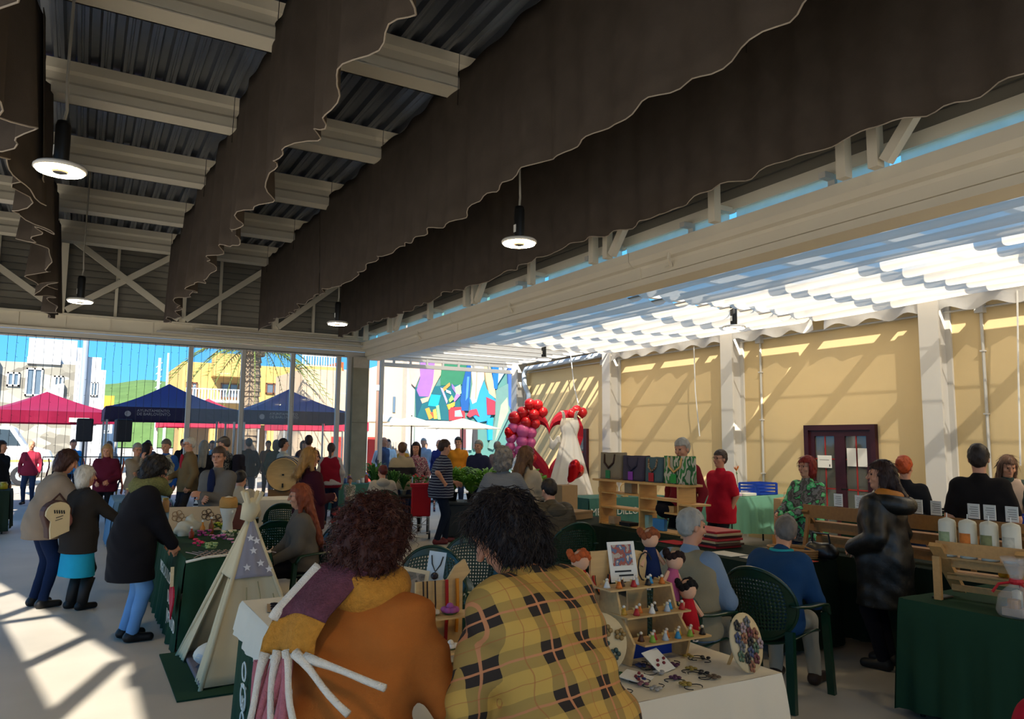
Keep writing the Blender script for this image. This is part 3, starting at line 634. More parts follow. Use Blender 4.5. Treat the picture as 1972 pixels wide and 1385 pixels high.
# palm
t = thing('palm_tree', 'big palm with a ringed trunk in front of the yellow house', 'palm', (5.75, 30.5, 0))
pf_ = []
for i in range(28): z = i*.19; pf_ += [(.34+.02*math.sin(i*2.1), z), (.30+.02*math.sin(i*2.1), z+.16)]
B().lathe(pf_+[(.45, 5.0), (.5, 5.4), (.2, 5.8)], 14).ob('trunk', mat('palm_trunk', '#8b7a63', .95, noise=8, amt=.3), t)
FR_ = mat('palm_leaf', '#6b7d3c', .7, noise=5, amt=.3)
for k in range(22):
    a = k*2.399; L = 2.6+.5*math.sin(k*3); el = .7-.06*(k % 8)
    def rib(s, a=a, L=L, el=el): return Vector((math.cos(a)*L*s, math.sin(a)*L*s, 5.2+L*(el*s-1.05*s*s)))
    b = B().tube([rib(i/7) for i in range(8)], [.035*(1-i/9) for i in range(8)], 4)
    for j in range(1, 22):
        s = j/22; p = rib(s); d = Vector((-math.sin(a), math.cos(a), 0))
        for sd in (-1, 1):
            ln = .5*math.sin(min(1, s*1.2+.15)*PI*.9); tp = p+d*sd*ln+Vector((math.cos(a)*.25, math.sin(a)*.25, -.32*ln-.05)); w_ = Vector((math.cos(a), math.sin(a), 0))*.035
            b.add([p-w_, p+w_, tp], [(0, 1, 2)])
    b.ob('frond', FR_, t)
# white van, loudspeakers
t = thing('van', 'white van parked behind the maroon tent', 'van', (-3.2, 33, 0))
b = B().prism([(-2.2, .45), (2.3, .45), (2.45, .9), (2.3, 1.25), (1.55, 1.45), (1.1, 2.15), (-2.2, 2.2)], 1.8, lambda u, v, w: (u, w, v)); bevel(b.ob('body', mat('van_white', '#dfe3e6', .3), t), .06)
B().prism([(.4, 1.45), (1.4, 1.45), (1.02, 2.02), (.4, 2.05)], .03, lambda u, v, w: (u, -w, v)).box(-1.9, -.9, -.03, 0, 1.45, 2.0).box(-.75, .25, -.03, 0, 1.45, 2.0).ob('side_window', mat('van_glass', '#39454e', .1), t)
for x in (-1.45, 1.5): wv = B().lathe([(.02, 0), (.34, 0), (.36, .05), (.36, .2), (.3, .22)], 18).ob('wheel', mat('tyre', '#26262a', .8), t); wv.matrix_local = Matrix.Translation((x, -.06, .36)) @ Matrix.Rotation(-PI/2, 4, 'X'); B().lathe([(.02, -.02), (.2, -.02), (.2, .02)], 12).ob('hub', mat('hub_grey', '#a3a7aa', .4, .5), wv)
B().box(-2.2, 2.4, -.01, 0, .85, .93).ob('trim_strip', mat('van_trim', '#c9b35c', .5), t)
for x, lab in ((.12, 'black loudspeaker on a stand under the lamp post'), (.92, 'black loudspeaker on a stand under the dark blue tent')):
    t = thing('loudspeaker', lab, 'loudspeaker', (x, 20.3, 0), R(10*x), 'loudspeakers on stands')
    bevel(B().box(-.17, .17, -.16, .16, 1.66, 2.2).ob('cabinet', mat('speaker_black', '#1b1d24', .6), t), .03)
    B().box(-.14, .14, -.172, -.158, 1.7, 2.16).ob('grille', mat('speaker_grille', '#2a2d36', .5, .3), t)
    B().tube([(0, 0, .7), (0, 0, 1.68)], .018).ob('pole', BLK, t)
    for a in (0, 2.1, 4.2): B().tube([(0, 0, .75), (.45*math.cos(a), .45*math.sin(a), .01)], .014, 5).ob('leg', BLK, t)
# ---------------- people: smooth implicit bodies, one continuous surface each ----------------
EDG = [((0,0,0),(1,0,0)),((0,1,0),(1,1,0)),((0,0,1),(1,0,1)),((0,1,1),(1,1,1)),((0,0,0),(0,1,0)),((1,0,0),(1,1,0)),((0,0,1),(0,1,1)),((1,0,1),(1,1,1)),((0,0,0),(0,0,1)),((1,0,0),(1,0,1)),((0,1,0),(0,1,1)),((1,1,0),(1,1,1))]
def snet(D, lo, res):
    s = D < 0; n = [k-1 for k in D.shape]
    def cn(A, o): return A[o[0]:o[0]+n[0], o[1]:o[1]+n[1], o[2]:o[2]+n[2]]
    cnt = sum(cn(s, (a, b, c)).astype(np.int8) for a in (0, 1) for b in (0, 1) for c in (0, 1))
    act = (cnt > 0) & (cnt < 8)
    idx = -np.ones(act.shape, np.int64); ij = np.argwhere(act); idx[act] = np.arange(len(ij))
    acc = np.zeros((len(ij), 3)); ne = np.zeros(len(ij))
    for o1, o2 in EDG:
        d1 = cn(D, o1)[act]; d2 = cn(D, o2)[act]; x = (d1 < 0) != (d2 < 0)
        t = np.where(x, d1/np.where(x, d1-d2, 1), 0)
        p = np.array(o1)+t[:, None]*(np.array(o2)-np.array(o1)); acc[x] += p[x]; ne += x
    v = (ij+acc/np.maximum(ne, 1)[:, None])*res+np.array(lo)
    fs = []
    for ax in range(3):
        sl0 = [slice(1, -1)]*3; sl1 = [slice(1, -1)]*3; sl0[ax] = slice(0, -1); sl1[ax] = slice(1, None)
        a = s[tuple(sl0)]; m = a != s[tuple(sl1)]; p = np.argwhere(m)
        if not len(p): continue
        fl = a[m]; u, w_ = [(1, 2), (2, 0), (0, 1)][ax]
        p = p.copy(); p[:, u] += 1; p[:, w_] += 1
        def g(du, dw):
            q = p.copy(); q[:, u] += du; q[:, w_] += dw; return idx[q[:, 0], q[:, 1], q[:, 2]]
        f = np.stack([g(-1, -1), g(0, -1), g(0, 0), g(-1, 0)], 1); f[~fl] = f[~fl][:, ::-1]; fs.append(f)
    return v, np.concatenate(fs) if fs else np.zeros((0, 4), int)
class SDF:
    def __init__(s, lo, hi, res):
        s.lo = np.array(lo)-res*2; s.res = res; s.n = np.ceil((np.array(hi)-s.lo)/res).astype(int)+3
        s.ax = [s.lo[i]+np.arange(s.n[i])*res for i in range(3)]; s.D = np.full(s.n, 1., np.float32)
    def sub(s, lo, hi):
        sl = []
        for i in range(3):
            a = max(0, int((lo[i]-s.lo[i])/s.res)); b = min(s.n[i], int((hi[i]-s.lo[i])/s.res)+2)
            if b <= a: return None, None
            sl.append(slice(a, b))
        return tuple(sl), [s.ax[0][sl[0]][:, None, None], s.ax[1][sl[1]][None, :, None], s.ax[2][sl[2]][None, None, :]]
    def mix(s, sl, d, k):
        c = s.D[sl]; h = np.maximum(k-np.abs(c-d), 0)/k; s.D[sl] = np.minimum(c, d)-h*h*k*.25
    def cap(s, a, b, ra, rb, k=.03, sq=None):
        a = np.array(a, float); b = np.array(b, float); m = max(ra, rb)+k+.03
        sl, P = s.sub(np.minimum(a, b)-m, np.maximum(a, b)+m)
        if sl is None: return s
        ab = b-a; L = max(ab@ab, 1e-9)
        t = np.clip(((P[0]-a[0])*ab[0]+(P[1]-a[1])*ab[1]+(P[2]-a[2])*ab[2])/L, 0, 1)
        d = np.sqrt((P[0]-a[0]-t*ab[0])**2+(P[1]-a[1]-t*ab[1])**2+(P[2]-a[2]-t*ab[2])**2)-(ra+(rb-ra)*t)
        s.mix(sl, d.astype(np.float32), k); return s
    def ell(s, c, r, M=None, k=.02):
        c = np.array(c, float); m = max(r)+k+.02; sl, P = s.sub(c-m, c+m)
        if sl is None: return s
        q = [P[i]-c[i] for i in range(3)]
        if M is not None: q = [M[0, j]*q[0]+M[1, j]*q[1]+M[2, j]*q[2] for j in range(3)]
        l = np.sqrt((q[0]/r[0])**2+(q[1]/r[1])**2+(q[2]/r[2])**2); l2 = np.sqrt((q[0]/r[0]**2)**2+(q[1]/r[1]**2)**2+(q[2]/r[2]**2)**2)+1e-6
        s.mix(sl, (l*(l-1)/l2).astype(np.float32), k); return s
    def P(s): return s.ax[0][:, None, None], s.ax[1][None, :, None], s.ax[2][None, None, :]
    def loc(s, c, M):
        P = s.P(); q = [P[i]-c[i] for i in range(3)]
        return [M[0, j]*q[0]+M[1, j]*q[1]+M[2, j]*q[2] for j in range(3)]
    def cut(s, f): s.D = np.maximum(s.D, f).astype(np.float32); return s
    def wrinkle(s, amp, fr, ph=0):
        x, y, z = s.P()
        w_ = np.sin(fr*z+2.2*np.sin(fr*.31*x+ph)+1.7*np.sin(fr*.37*y+ph*2))*np.sin(fr*.22*z+fr*.3*x+ph)
        s.D = (s.D+amp*w_).astype(np.float32); return s
    def curl(s, amp, fr):
        x, y, z = s.P()
        w_ = np.sin(fr*x+1.9*np.sin(fr*.6*z))*np.sin(fr*y+1.7*np.sin(fr*.7*x))+.8*np.sin(fr*.8*z+2*np.sin(fr*.5*y))*np.sin(fr*.9*x)
        s.D = (s.D+amp*w_).astype(np.float32); return s
    def out(s): return snet(s.D, s.lo, s.res)
def np_mesh(name, parts, scale=1.):
    V = []; F = []; n = 0
    for v, f in parts: V.append(v); F.append(f+n); n += len(v)
    V = np.concatenate(V)*scale; F = np.concatenate(F)
    me = bpy.data.meshes.new(name); me.vertices.add(len(V)); me.vertices.foreach_set('co', V.astype(np.float32).ravel())
    me.loops.add(4*len(F)); me.loops.foreach_set('vertex_index', F.ravel().astype(np.int32))
    me.polygons.add(len(F)); me.polygons.foreach_set('loop_start', np.arange(0, 4*len(F), 4, dtype=np.int32))
    me.polygons.foreach_set('use_smooth', np.ones(len(F), bool)); me.update(calc_edges=True); me.validate()
    return me
def vdir(l, s=0):
    l, s = R(l), R(s); return np.array([math.sin(s), math.sin(l)*math.cos(s), math.cos(l)*math.cos(s)])
def ik(a, t, l1, l2, pole):
    d = t-a; L = np.linalg.norm(d); Lm = (l1+l2)*.995
    if L > Lm: t = a+d/L*Lm; d = t-a; L = Lm
    u = d/L; x = (L*L+l1*l1-l2*l2)/(2*L); h = math.sqrt(max(l1*l1-x*x, 0)); p = np.array(pole, float); p = p-u*(p@u); p /= max(np.linalg.norm(p), 1e-6)
    return a+u*x+p*h, t
SK = {'a': '#c58a6a', 'b': '#b5775a', 'c': '#d6a184'}
HAIRS = {}
def hairmat(c): return mat('hair_'+c.strip('#'), c, .55, noise=30, amt=.45, bump=.3, bscale=90, stretch=(1, 1, .25))
def fabric(c, bump=.25, amt=.12): return mat('fabric_%s_%d' % (c.strip('#'), int(bump*100)), c, .9, noise=9, amt=amt, bump=bump, bscale=300, spec=.12)
def strands(ho, n, k, S):
    me = ho.data; V = np.empty(len(me.vertices)*3, np.float32); me.vertices.foreach_get('co', V); V = V.reshape(-1, 3); Nn = np.empty(len(me.vertices)*3, np.float32); me.vertices.foreach_get('normal', Nn); Nn = Nn.reshape(-1, 3)
    r = np.random.default_rng(n); i = r.integers(0, len(V), n); p0 = V[i]; nr = Nn[i]; keep = nr[:, 2] > -.75; p0, nr = p0[keep], nr[keep]; n = len(p0)
    cu = {'curly': .012, 'wavy': .010}.get(k, .002)*S; L = {'curly': .05, 'wavy': .07, 'short': .022, 'bob': .05, 'long': .08}.get(k, .03)*S*r.uniform(.6, 1.3, (n, 1)); out_ = {'curly': .9, 'wavy': .35}.get(k, .16)
    dn = np.array([0, 0, -1.])-nr*(-nr[:, 2:3]); dn /= np.linalg.norm(dn, axis=1, keepdims=True)+1e-4; sd = np.cross(nr, dn); ph = r.uniform(0, 6.28, (n, 1)); m = 6; vs = []
    for j in range(m):
        s = j/(m-1); c = p0-nr*.004+nr*L*s*out_*(1-.4*s)+dn*L*s*(1.15-out_*.5)+cu*s*(np.cos(ph+s*7)*sd+np.sin(ph+s*7)*nr)+sd*L*.25*s*np.sin(ph)
        w_ = .0026*S*(1-.8*s)
        for q in range(3): a = 2*PI*q/3; vs.append(c+w_*(math.cos(a)*sd+math.sin(a)*nr))
    A = np.stack(vs, 1).reshape(-1, 3); base = (np.arange(n)*m*3)[:, None, None]; f = np.array([[j*3+q, j*3+(q+1) % 3, (j+1)*3+(q+1) % 3, (j+1)*3+q] for j in range(m-1) for q in range(3)])[None]; F = (base+f).reshape(-1, 4)
    o = link('loose_strands', np_mesh('loose_strands', [(A, F)]), me.materials[0], ho, 'stuff'); return o
def person(lab, x, y, az, h=1.66, lean=0, side=0, head=(0, 0), hl=None, hr=None, sit=None, feet=None, fat=1., res=.024, skin='a',
           hair=('short', '#3a2d24'), top=('#444444', 1., .05), bottom=('pants', '#26304a'), shoes='#1c1b1b', face=False, wr=.004, cat='person', hunch=.4, hand_res=None, z0=0, hs=None):
    """one figure: az = compass heading it faces (0 = +Y, 90 = +X); lean/head in degrees; hl/hr = hand targets in local metres"""
    S = h/1.735; t = thing('person', lab, cat, (x, y, z0), -R(az))
    hz = .90 if sit is None else sit/S+.09
    hip = np.array([0, 0, hz]); wa = hip+.155*vdir(lean*hunch, side*.5); ch = wa+.185*vdir(lean*.8, side); nb = ch+.178*vdir(lean, side)
    hp = lean*.55+head[1]; hd_ = vdir(hp, side*.6); hc = nb+.168*vdir(lean*.8+head[1]*.4, side*.8)+.02*hd_
    cy, sy = math.cos(-R(head[0])), math.sin(-R(head[0])); up = hd_; fwd0 = np.array([-sy, cy, 0.]); fwd0 = fwd0-up*(fwd0@up)
    pit = R(hp); fwd = fwd0/np.linalg.norm(fwd0); rgt = np.cross(fwd, up); M = np.stack([rgt, fwd, up], 1)
    HL = lambda a, b, c: hc+M@np.array([a, b, c])
    tu = vdir(lean, side)
    sh = [nb-tu*.06+np.array([sx*.165, 0, 0]) for sx in (-1, 1)]
    arms = []
    for sx, s0, tg in ((-1, sh[0], hl), (1, sh[1], hr)):
        tg = np.array(tg, float) if tg is not None else (s0+np.array([sx*.07, .05, -.5]) if sit is None else np.array([sx*.14, .3, hz+.1]))
        e, w_ = ik(s0, tg, .29, .25, (sx*.5, -.6, -.5)); arms.append((s0, e, w_))
    ft = feet or ([(-.1, .0), (.1, .03)] if sit is None else [(-.11, .42), (.11, .40)])
    legs = []
    for sx, (fx, fy) in zip((-1, 1), ft):
        hj = hip+np.array([sx*.085, 0, -.02]); k, an = ik(hj, np.array([fx, fy, .085]), .413, .41, (sx*.1, 1, .1)); legs.append((hj, k, an))
    allp = [p for a in arms+legs for p in a]+[hip, hc+.16, hc-.16, nb]
    lo = np.min(allp, 0)-.26*max(1, fat*.8); hi = np.max(allp, 0)+.26*max(1, fat*.8); lo[2] = max(lo[2], -.02)
    F_ = fat
    def torso(s, e, k=.06):
        s.cap(hip+[-.07*F_, 0, 0], hip+[.07*F_, 0, 0], .118*F_+e, .118*F_+e, k)
        s.cap(hip+[0, .01, .03], wa+[0, .01, 0], .125*F_+e, .122*F_+e, k)
        s.cap(wa+[-.04*F_, 0, 0], wa+[.04*F_, 0, 0], .11*F_+e, .11*F_+e, k)
        s.cap(ch+[-.075*F_, .005, 0], ch+[.075*F_, .005, 0], .112*(F_*.6+.4)+e, .112*(F_*.6+.4)+e, k)
        s.cap(nb-tu*.075+[-.12, 0, 0], nb-tu*.075+[.12, 0, 0], .065+e, .065+e, k)
    def limb(s, e, n, lenf=1., k=.04):
        for A in arms:
            f = min(1, lenf*2); s.cap(A[0], A[0]+(A[1]-A[0])*f, .056*(F_*.5+.5)+e, .045*(F_*.5+.5)+e, k)
            if lenf > .5: g = (lenf-.5)*2; s.cap(A[1], A[1]+(A[2]-A[1])*g, .043*(F_*.5+.5)+e, (.043-.013*g)+e, .02)
    def leg(s, e, k=.04):
        for j, kn, an in legs: s.cap(j, kn, .082*(F_*.5+.5)+e, .055+e, k); s.cap(kn, an, .054+e, .036+e, .03)
    # --- skin: body, head and hands in one mesh
    ps = []
    s = SDF(lo, hi, max(res*1.15, .016)); torso(s, -.016); limb(s, -.004, 1); leg(s, -.01)
    s.cap(nb-tu*.03, hc-hd_*.06, .058, .05, .03)
    ps.append(s.out())
    s = SDF(hc-.24, hc+.2, .0075 if face or res < .02 else .012)
    s.cap(nb-tu*.02, hc-hd_*.05, .056, .05, .02)
    s.ell(HL(0, -.008, .025), (.073, .094, .096), M, .02); s.ell(HL(0, .025, -.045), (.056, .066, .078), M, .03)
    s.ell(HL(0, .062, -.098), (.026, .022, .018), M, .02); s.cap(HL(0, .094, .012), HL(0, .112, -.028), .008, .014, .012)
    s.cap(HL(-.035, .083, .028), HL(.035, .083, .028), .011, .011, .012); s.cap(HL(-.018, .086, -.062), HL(.018, .086, -.062), .008, .008, .01)
    for sx in (-1, 1): s.ell(HL(sx*.075, -.005, -.01), (.011, .02, .032), M, .008); s.ell(HL(sx*.043, .06, -.03), (.02, .024, .022), M, .02)
    ps.append(s.out())
    for i, A in enumerate(arms):
        sx = (-1, 1)[i]; d = (A[2]-A[1]); d /= np.linalg.norm(d); o = np.array([-sx*1., 0, -.35]); n_ = o-d*(o@d); n_ /= np.linalg.norm(n_); w_ = np.cross(d, n_)*sx
        c = A[2]; s = SDF(c-.2, c+.2, hand_res or (.0065 if res < .02 else .011))
        s.cap(c-d*.05, c, .029, .026, .02)
        for j in range(4):
            q = c+d*.015+w_*(-.027+.018*j); kn = c+d*.085+w_*(-.033+.022*j)+n_*.004; ln = (.03, .036, .034, .026)[j]
            s.cap(q, kn, .0145, .0115, .012); m_ = kn+d*ln*.95+n_*ln*.45; s.cap(kn, m_, .0098, .0088, .006); s.cap(m_, m_+d*ln*.5+n_*ln*.75, .0088, .0075, .004)
        b_ = c+d*.02-w_*.028; e_ = b_+d*.035-w_*.03+n_*.018; s.cap(b_, e_, .013, .0105, .01); s.cap(e_, e_+d*.03+n_*.012-w_*.004, .0105, .008, .005)
        ps.append(s.out())
    link('body', np_mesh('body', ps, S), mat('skin_'+skin, SK[skin], .5, noise=8, amt=.1, spec=.35), t)
    if face:
        for sx in (-1, 1):
            p = HL(sx*.031, .084, .006)*S; B().ball(p, .0078*S, 8, 6).ob('eye', mat('eye_dark', '#2c211b', .25), t, True)
        B().ball(HL(0, .093, -.062)*S, (.019*S, .009*S, .006*S), 8, 5).ob('mouth', mat('lips', '#96574c', .5), t, True)
    # --- clothing
    tm = top[0] if not isinstance(top[0], str) else fabric(top[0]); slv = top[1]; hem = top[2]; puff = top[3] if len(top) > 3 else .012
    s = SDF(lo, hi, res); torso(s, puff, .07); limb(s, puff*.9, 1, slv, .05); s.cap(nb-tu*.05, nb+tu*.012, .074+puff*.4, .066+puff*.3, .03)
    if sit is None and hem > .02: s.cap(hip+[-.05*F_, 0, 0], hip+[-.055*F_, 0, -hem], .125*F_+puff, .13*F_+puff*1.4, .08); s.cap(hip+[.05*F_, 0, 0], hip+[.055*F_, 0, -hem], .125*F_+puff, .13*F_+puff*1.4, .08)
    s.wrinkle(wr, 38, lo[0]*9+az); X, Y, Z = s.P(); s.cut(hz-max(hem, .06)-Z+0*X+0*Y)
    tp = link('top', np_mesh('top', [s.out()], S), tm, t)
    bk, bc = bottom[0], bottom[1]; bm_ = bc if not isinstance(bc, str) else fabric(bc, .15)
    s = SDF(lo, [hi[0], hi[1], hz+.16], res)
    if bk == 'pants':
        leg(s, .012*(1.3 if fat > 1.1 else 1)); s.cap(hip+[-.06*F_, 0, 0], hip+[.06*F_, 0, 0], .115*F_+.004, .115*F_+.004, .05); s.wrinkle(.003, 30, az); X, Y, Z = s.P(); s.cut(.065-Z+0*X+0*Y)
    elif bk == 'skirt':
        L_ = bottom[2]; s.cap(hip+[-.05, 0, .05], hip+[-.085, 0, -L_], .12*F_, .145*F_, .08); s.cap(hip+[.05, 0, .05], hip+[.085, 0, -L_], .12*F_, .145*F_, .08); X, Y, Z = s.P(); s.cut(hz-L_-Z+0*X+0*Y)
    link('skirt' if bk == 'skirt' else 'trousers', np_mesh('bottoms', [s.out()], S), bm_, t)
    if bk == 'skirt':
        s = SDF(lo, [hi[0], hi[1], hz], res); leg(s, .004); link('tights', np_mesh('tights', [s.out()], S), fabric('#1b191a', .1), t)
    sm_ = mat('shoe_'+shoes.strip('#'), shoes, .5)
    for (j, kn, an), sx in zip(legs, (-1, 1)):
        s = SDF(an-[.12, .16, .1], an+[.12, .25, .09], min(res, .014)); f0 = np.array([an[0], an[1], .045])
        s.cap(f0+[0, -.03, 0], f0+[sx*.02, .15, -.008], .044, .040, .02); s.cap(f0+[0, -.02, .0], f0+[0, 0, .05], .045, .042, .03); X, Y, Z = s.P(); s.cut(.004-Z+0*X+0*Y)
        sh_ = link('shoe', np_mesh('shoe', [s.out()], S), sm_, t)
    # --- hair
    if hair:
        k, hcol = hair[0], hair[1]; sc_h = SDF(hc-[.32, .36, .6], hc+[.32, .32, .26], .0085 if res < .02 else .014); s = sc_h
        e = .014; s.ell(HL(0, -.012, .03), (.073+e, .094+e, .096+e), M, .01)
        zc = .05
        if k == 'short': s.ell(HL(0, -.05, -.01), (.066, .058, .07), M, .02)
        if k == 'bald': pass
        if k in ('bob', 'curly', 'wavy'):
            g = {'bob': 1., 'curly': 1.16, 'wavy': 1.1}[k]; s.ell(HL(0, -.02, 0.02), (.098*g, .108*g, .115*g), M, .03); s.ell(HL(0, -.035, -.07), (.095*g, .08*g, .09*g), M, .04)
        if k == 'long':
            Ln = hair[2] if len(hair) > 2 else .3
            s.ell(HL(0, -.03, 0), (.092, .098, .112), M, .03)
            bk0 = HL(0, -.075, -.05); bk1 = nb-tu*(Ln-.12)+np.array([0, -.13-.03*F_, 0])-.02*fwd; s.cap(bk0+M[:, 0]*.035, bk1+M[:, 0]*.05, .055, .04, .05); s.cap(bk0-M[:, 0]*.035, bk1-M[:, 0]*.05, .055, .04, .05)
            for sx in (-1, 1): s.cap(HL(sx*.075, -.01, 0), HL(sx*.085, .0, -.16), .03, .022, .04)
        if k == 'bun': s.ell(HL(0, -.05, .0), (.07, .065, .07), M, .02); s.ell(HL(0, -.1, .06), (.042, .042, .04), M, .02)
        if k == 'pony': s.ell(HL(0, -.05, .0), (.07, .06, .07), M, .02); s.cap(HL(0, -.11, .01), HL(0, -.14, -.17), .034, .018, .02)
        q = s.loc(hc, M)
        if k in ('curly',): s.curl(.010, 62); s.curl(.005, 130)
        elif k == 'wavy': s.curl(.007, 46); s.curl(.004, 110)
        else: s.curl(.0025, 95)
        fw_ = .03 if k not in ('bob', 'curly', 'wavy', 'long') else .045
        s.cut(-np.maximum(fw_-q[1]-.25*np.abs(q[0]), np.maximum(q[2]-zc-.15*(q[1]-.05), np.abs(q[0])-.075)))
        if k == 'bald': s.cut(q[2]-.03-.3*q[1]); 
        if k in ('short', 'bun', 'pony', 'bald'): s.cut(np.minimum(-.085-q[2], 9)) if k != 'pony' else None; s.cut(-np.maximum(-.02-q[1]+0*q[0], np.maximum(q[2]+.0, -9)))
        o_ = s.out()
        if len(o_[0]):
            ho = link('hair', np_mesh('hair', [o_], S), hairmat(hcol), t); ns = hs if hs is not None else (500 if res <= .018 and k != 'bald' else 0)
            if ns: strands(ho, ns, k, S)
    t['_'] = 0; del t['_']
    return dict(o=t, S=S, M=M, hc=hc, nb=nb, ch=ch, hip=hip, arms=arms, legs=legs, HL=lambda a, b, c: Vector((HL(a, b, c)*S).tolist()), tu=tu, hz=hz, fat=fat, V=lambda p: Vector((np.array(p)*S).tolist()), res=res)
def glasses(P, col='#2a2522'):
    H_ = P['HL']; b = B()
    for sx in (-1, 1):
        b.tube([H_(sx*.033+.024*math.cos(a), .1, .006+.019*math.sin(a)) for a in [2*PI*i/12 for i in range(13)]], .002, 4); b.tube([H_(sx*.057, .1, .01), H_(sx*.082, .02, .012), H_(sx*.08, -.02, 0)], .0022, 4)
    b.tube([H_(-.01, .104, .01), H_(.01, .104, .01)], .002, 4); return b.ob('glasses', mat('frames_'+col[1:], col, .3), P['o'])
def part_sdf(P, name, fn, m, lo, hi, res=None, **k):
    s = SDF(lo, hi, res or P['res']); fn(s); return link(name, np_mesh(name, [s.out()], P['S']), m, P['o'])
def scarf(P, m, r=.05, drop=0, name='scarf'):
    c = P['nb']+P['tu']*.02
    def f(s):
        n = 10; pts = [c+np.array([.088*math.cos(a), .095*math.sin(a)+.01, .012*math.sin(2*a)]) for a in [2*PI*i/n for i in range(n+1)]]
        for a, b_ in zip(pts, pts[1:]): s.cap(a, b_, r, r, .03)
        if drop: s.cap(pts[2], pts[2]+[.0, .07, -drop], r*.8, r*.7, .03)
        s.wrinkle(.006, 45)
    return part_sdf(P, name, f, m, c-[.25, .28, .15+drop], c+[.25, .28, .15], .012)
# ---------------- tables, cloths, chairs ----------------
def cloth_mesh(x0, x1, y0, y1, zt, drops, amp=.02, flare=.03, seed=0, lam=.22):
    """draped cloth: flat top, four hanging sides (drops: -Y, +X, +Y, -X) with folds"""
    b = B(); nx, ny = max(4, int((x1-x0)/.12)), max(4, int((y1-y0)/.12))
    b.grid(lambda u, v: (x0+(x1-x0)*u, y0+(y1-y0)*v, zt+.002*math.sin(u*17+v*13+seed)), nx, ny)
    C = [(x0, y0), (x1, y0), (x1, y1), (x0, y1)]
    for k in range(4):
        a, c = C[k], C[(k+1) % 4]; L = math.hypot(c[0]-a[0], c[1]-a[1]); n_ = ((c[1]-a[1])/L, -(c[0]-a[0])/L); dr = drops[k]
        if dr <= 0: continue
        ph = seed*1.7+k*2.1
        def f(u, v, a=a, c=c, L=L, n_=n_, dr=dr, ph=ph):
            s = u*L; e = min(1, min(u, 1-u)*L/.08)
            o = .012*math.sin(min(1, v*6)*PI/2)+v*flare+v*amp*(math.sin(2*PI*s/lam+ph+.8*math.sin(s*5))+.5*math.sin(2*PI*s/(lam*.43)+ph*2))*(.3+.7*e)
            z = zt-dr*v-.02*v*math.sin(s*4+ph)
            t = (c[0]-a[0])/L, (c[1]-a[1])/L; ex = (1-e)*v*flare*.9*(1 if u > .5 else -1)
            return (a[0]+(c[0]-a[0])*u+n_[0]*o+t[0]*ex, a[1]+(c[1]-a[1])*u+n_[1]*o+t[1]*ex, z)
        b.grid(f, max(8, int(L*34)), 9)
    return b
GRN = mat('cloth_green', '#1f3d2b', .9, noise=3, amt=.15, bump=.15, bscale=350, spec=.15)
DGRN = mat('cloth_dark_green', '#16241b', .9, noise=3, amt=.15, bump=.15, bscale=350, spec=.15)
LGRN = mat('cloth_pale_green', '#6fa68c', .9, noise=3, amt=.08, bump=.15, bscale=350, transl=.1)
BLUC = mat('cloth_blue_grey', '#5f7f99', .9, noise=3, amt=.12, bump=.1, bscale=300)
WCL = mat('cloth_cream', '#d2cab8', .9, noise=3, amt=.06, bump=.15, bscale=350)
TEAL = mat('cloth_teal', '#3d6b62', .9, noise=3, amt=.1)
WLET = mat('print_white', '#cfd2cb', .8)
PLY = wood('table_ply', '#a98658')
def table(x0, x1, y0, y1, z, m, drops, tl, cl_, amp=.02, flare=.03, seed=0, legs=True):
    cx, cy = (x0+x1)/2, (y0+y1)/2
    t = thing('market_table', tl, 'table', (cx, cy, 0), 0, 'trestle tables of the stalls'); w_, d_ = (x1-x0)/2, (y1-y0)/2
    B().box(-w_+.01, w_-.01, -d_+.01, d_-.01, z-.035, z-.006).ob('tabletop', PLY, t)
    for sx in (-1, 1):
        for sy in (-1, 1): B().tube([(sx*(w_-.08), sy*(d_-.08), 0), (sx*(w_-.08), sy*(d_-.08), z-.035)], .016, 6).ob('leg', MATS['dark_metal'], t)
    c = thing('tablecloth', cl_, 'tablecloth', (cx, cy, 0), 0, 'cloths on the stalls')
    cloth_mesh(-w_, w_, -d_, d_, z, drops, amp, flare, seed).ob('cloth', m, c, True)
    return t, c
# foreground L of two tables
_, cB = table(.95, 1.68, 3.2, 4.95, .755, GRN, (0, .7, .72, .735), 'trestle table under the green cloth beside the play tent', 'dark green cloth with white lettering, in front beside the play tent', .012, .03, 1)
text('MERCADILLO', .16, WLET, cB, frame((-.365-.055, -.1, .31), (0, -1, 0), (0, 0, 1)))
text('DE', .13, WLET, cB, frame((-.365-.06, -.25, .12), (0, -1, 0), (0, 0, 1)))
em = B()
for rr, zz in ((.05, .44), (.07, .3), (.05, .17)): em.tube([(0, rr*math.cos(a), zz+rr*math.sin(a)) for a in [2*PI*i/14 for i in range(15)]], .006, 4)
em.bar((0, -.05, .36), (0, .05, .36), .012).bar((0, -.03, .24), (0, .03, .3), .01).bar((0, .03, .24), (0, -.03, .3), .01)
o = em.ob('crest_print', WLET, cB); o.location = (-.365-.05, .52, 0)
o = thing('tablecloth', 'short cream overcloth lying over the green cloth by the play tent', 'tablecloth', (1.315, 4.05, 0), 0, 'cloths on the stalls')
cloth_mesh(-.375, .375, -.87, .91, .762, (0, .18, .2, .19), .012, .035, 3, .3).ob('cloth', WCL, o, True)
table(.95, 2.74, 2.38, 3.12, .755, WCL, (.66, .62, .3, .0), 'jewellery stall table in the foreground', 'cream cloth under the jewellery, falling in folds to the floor', .022, .06, 5)
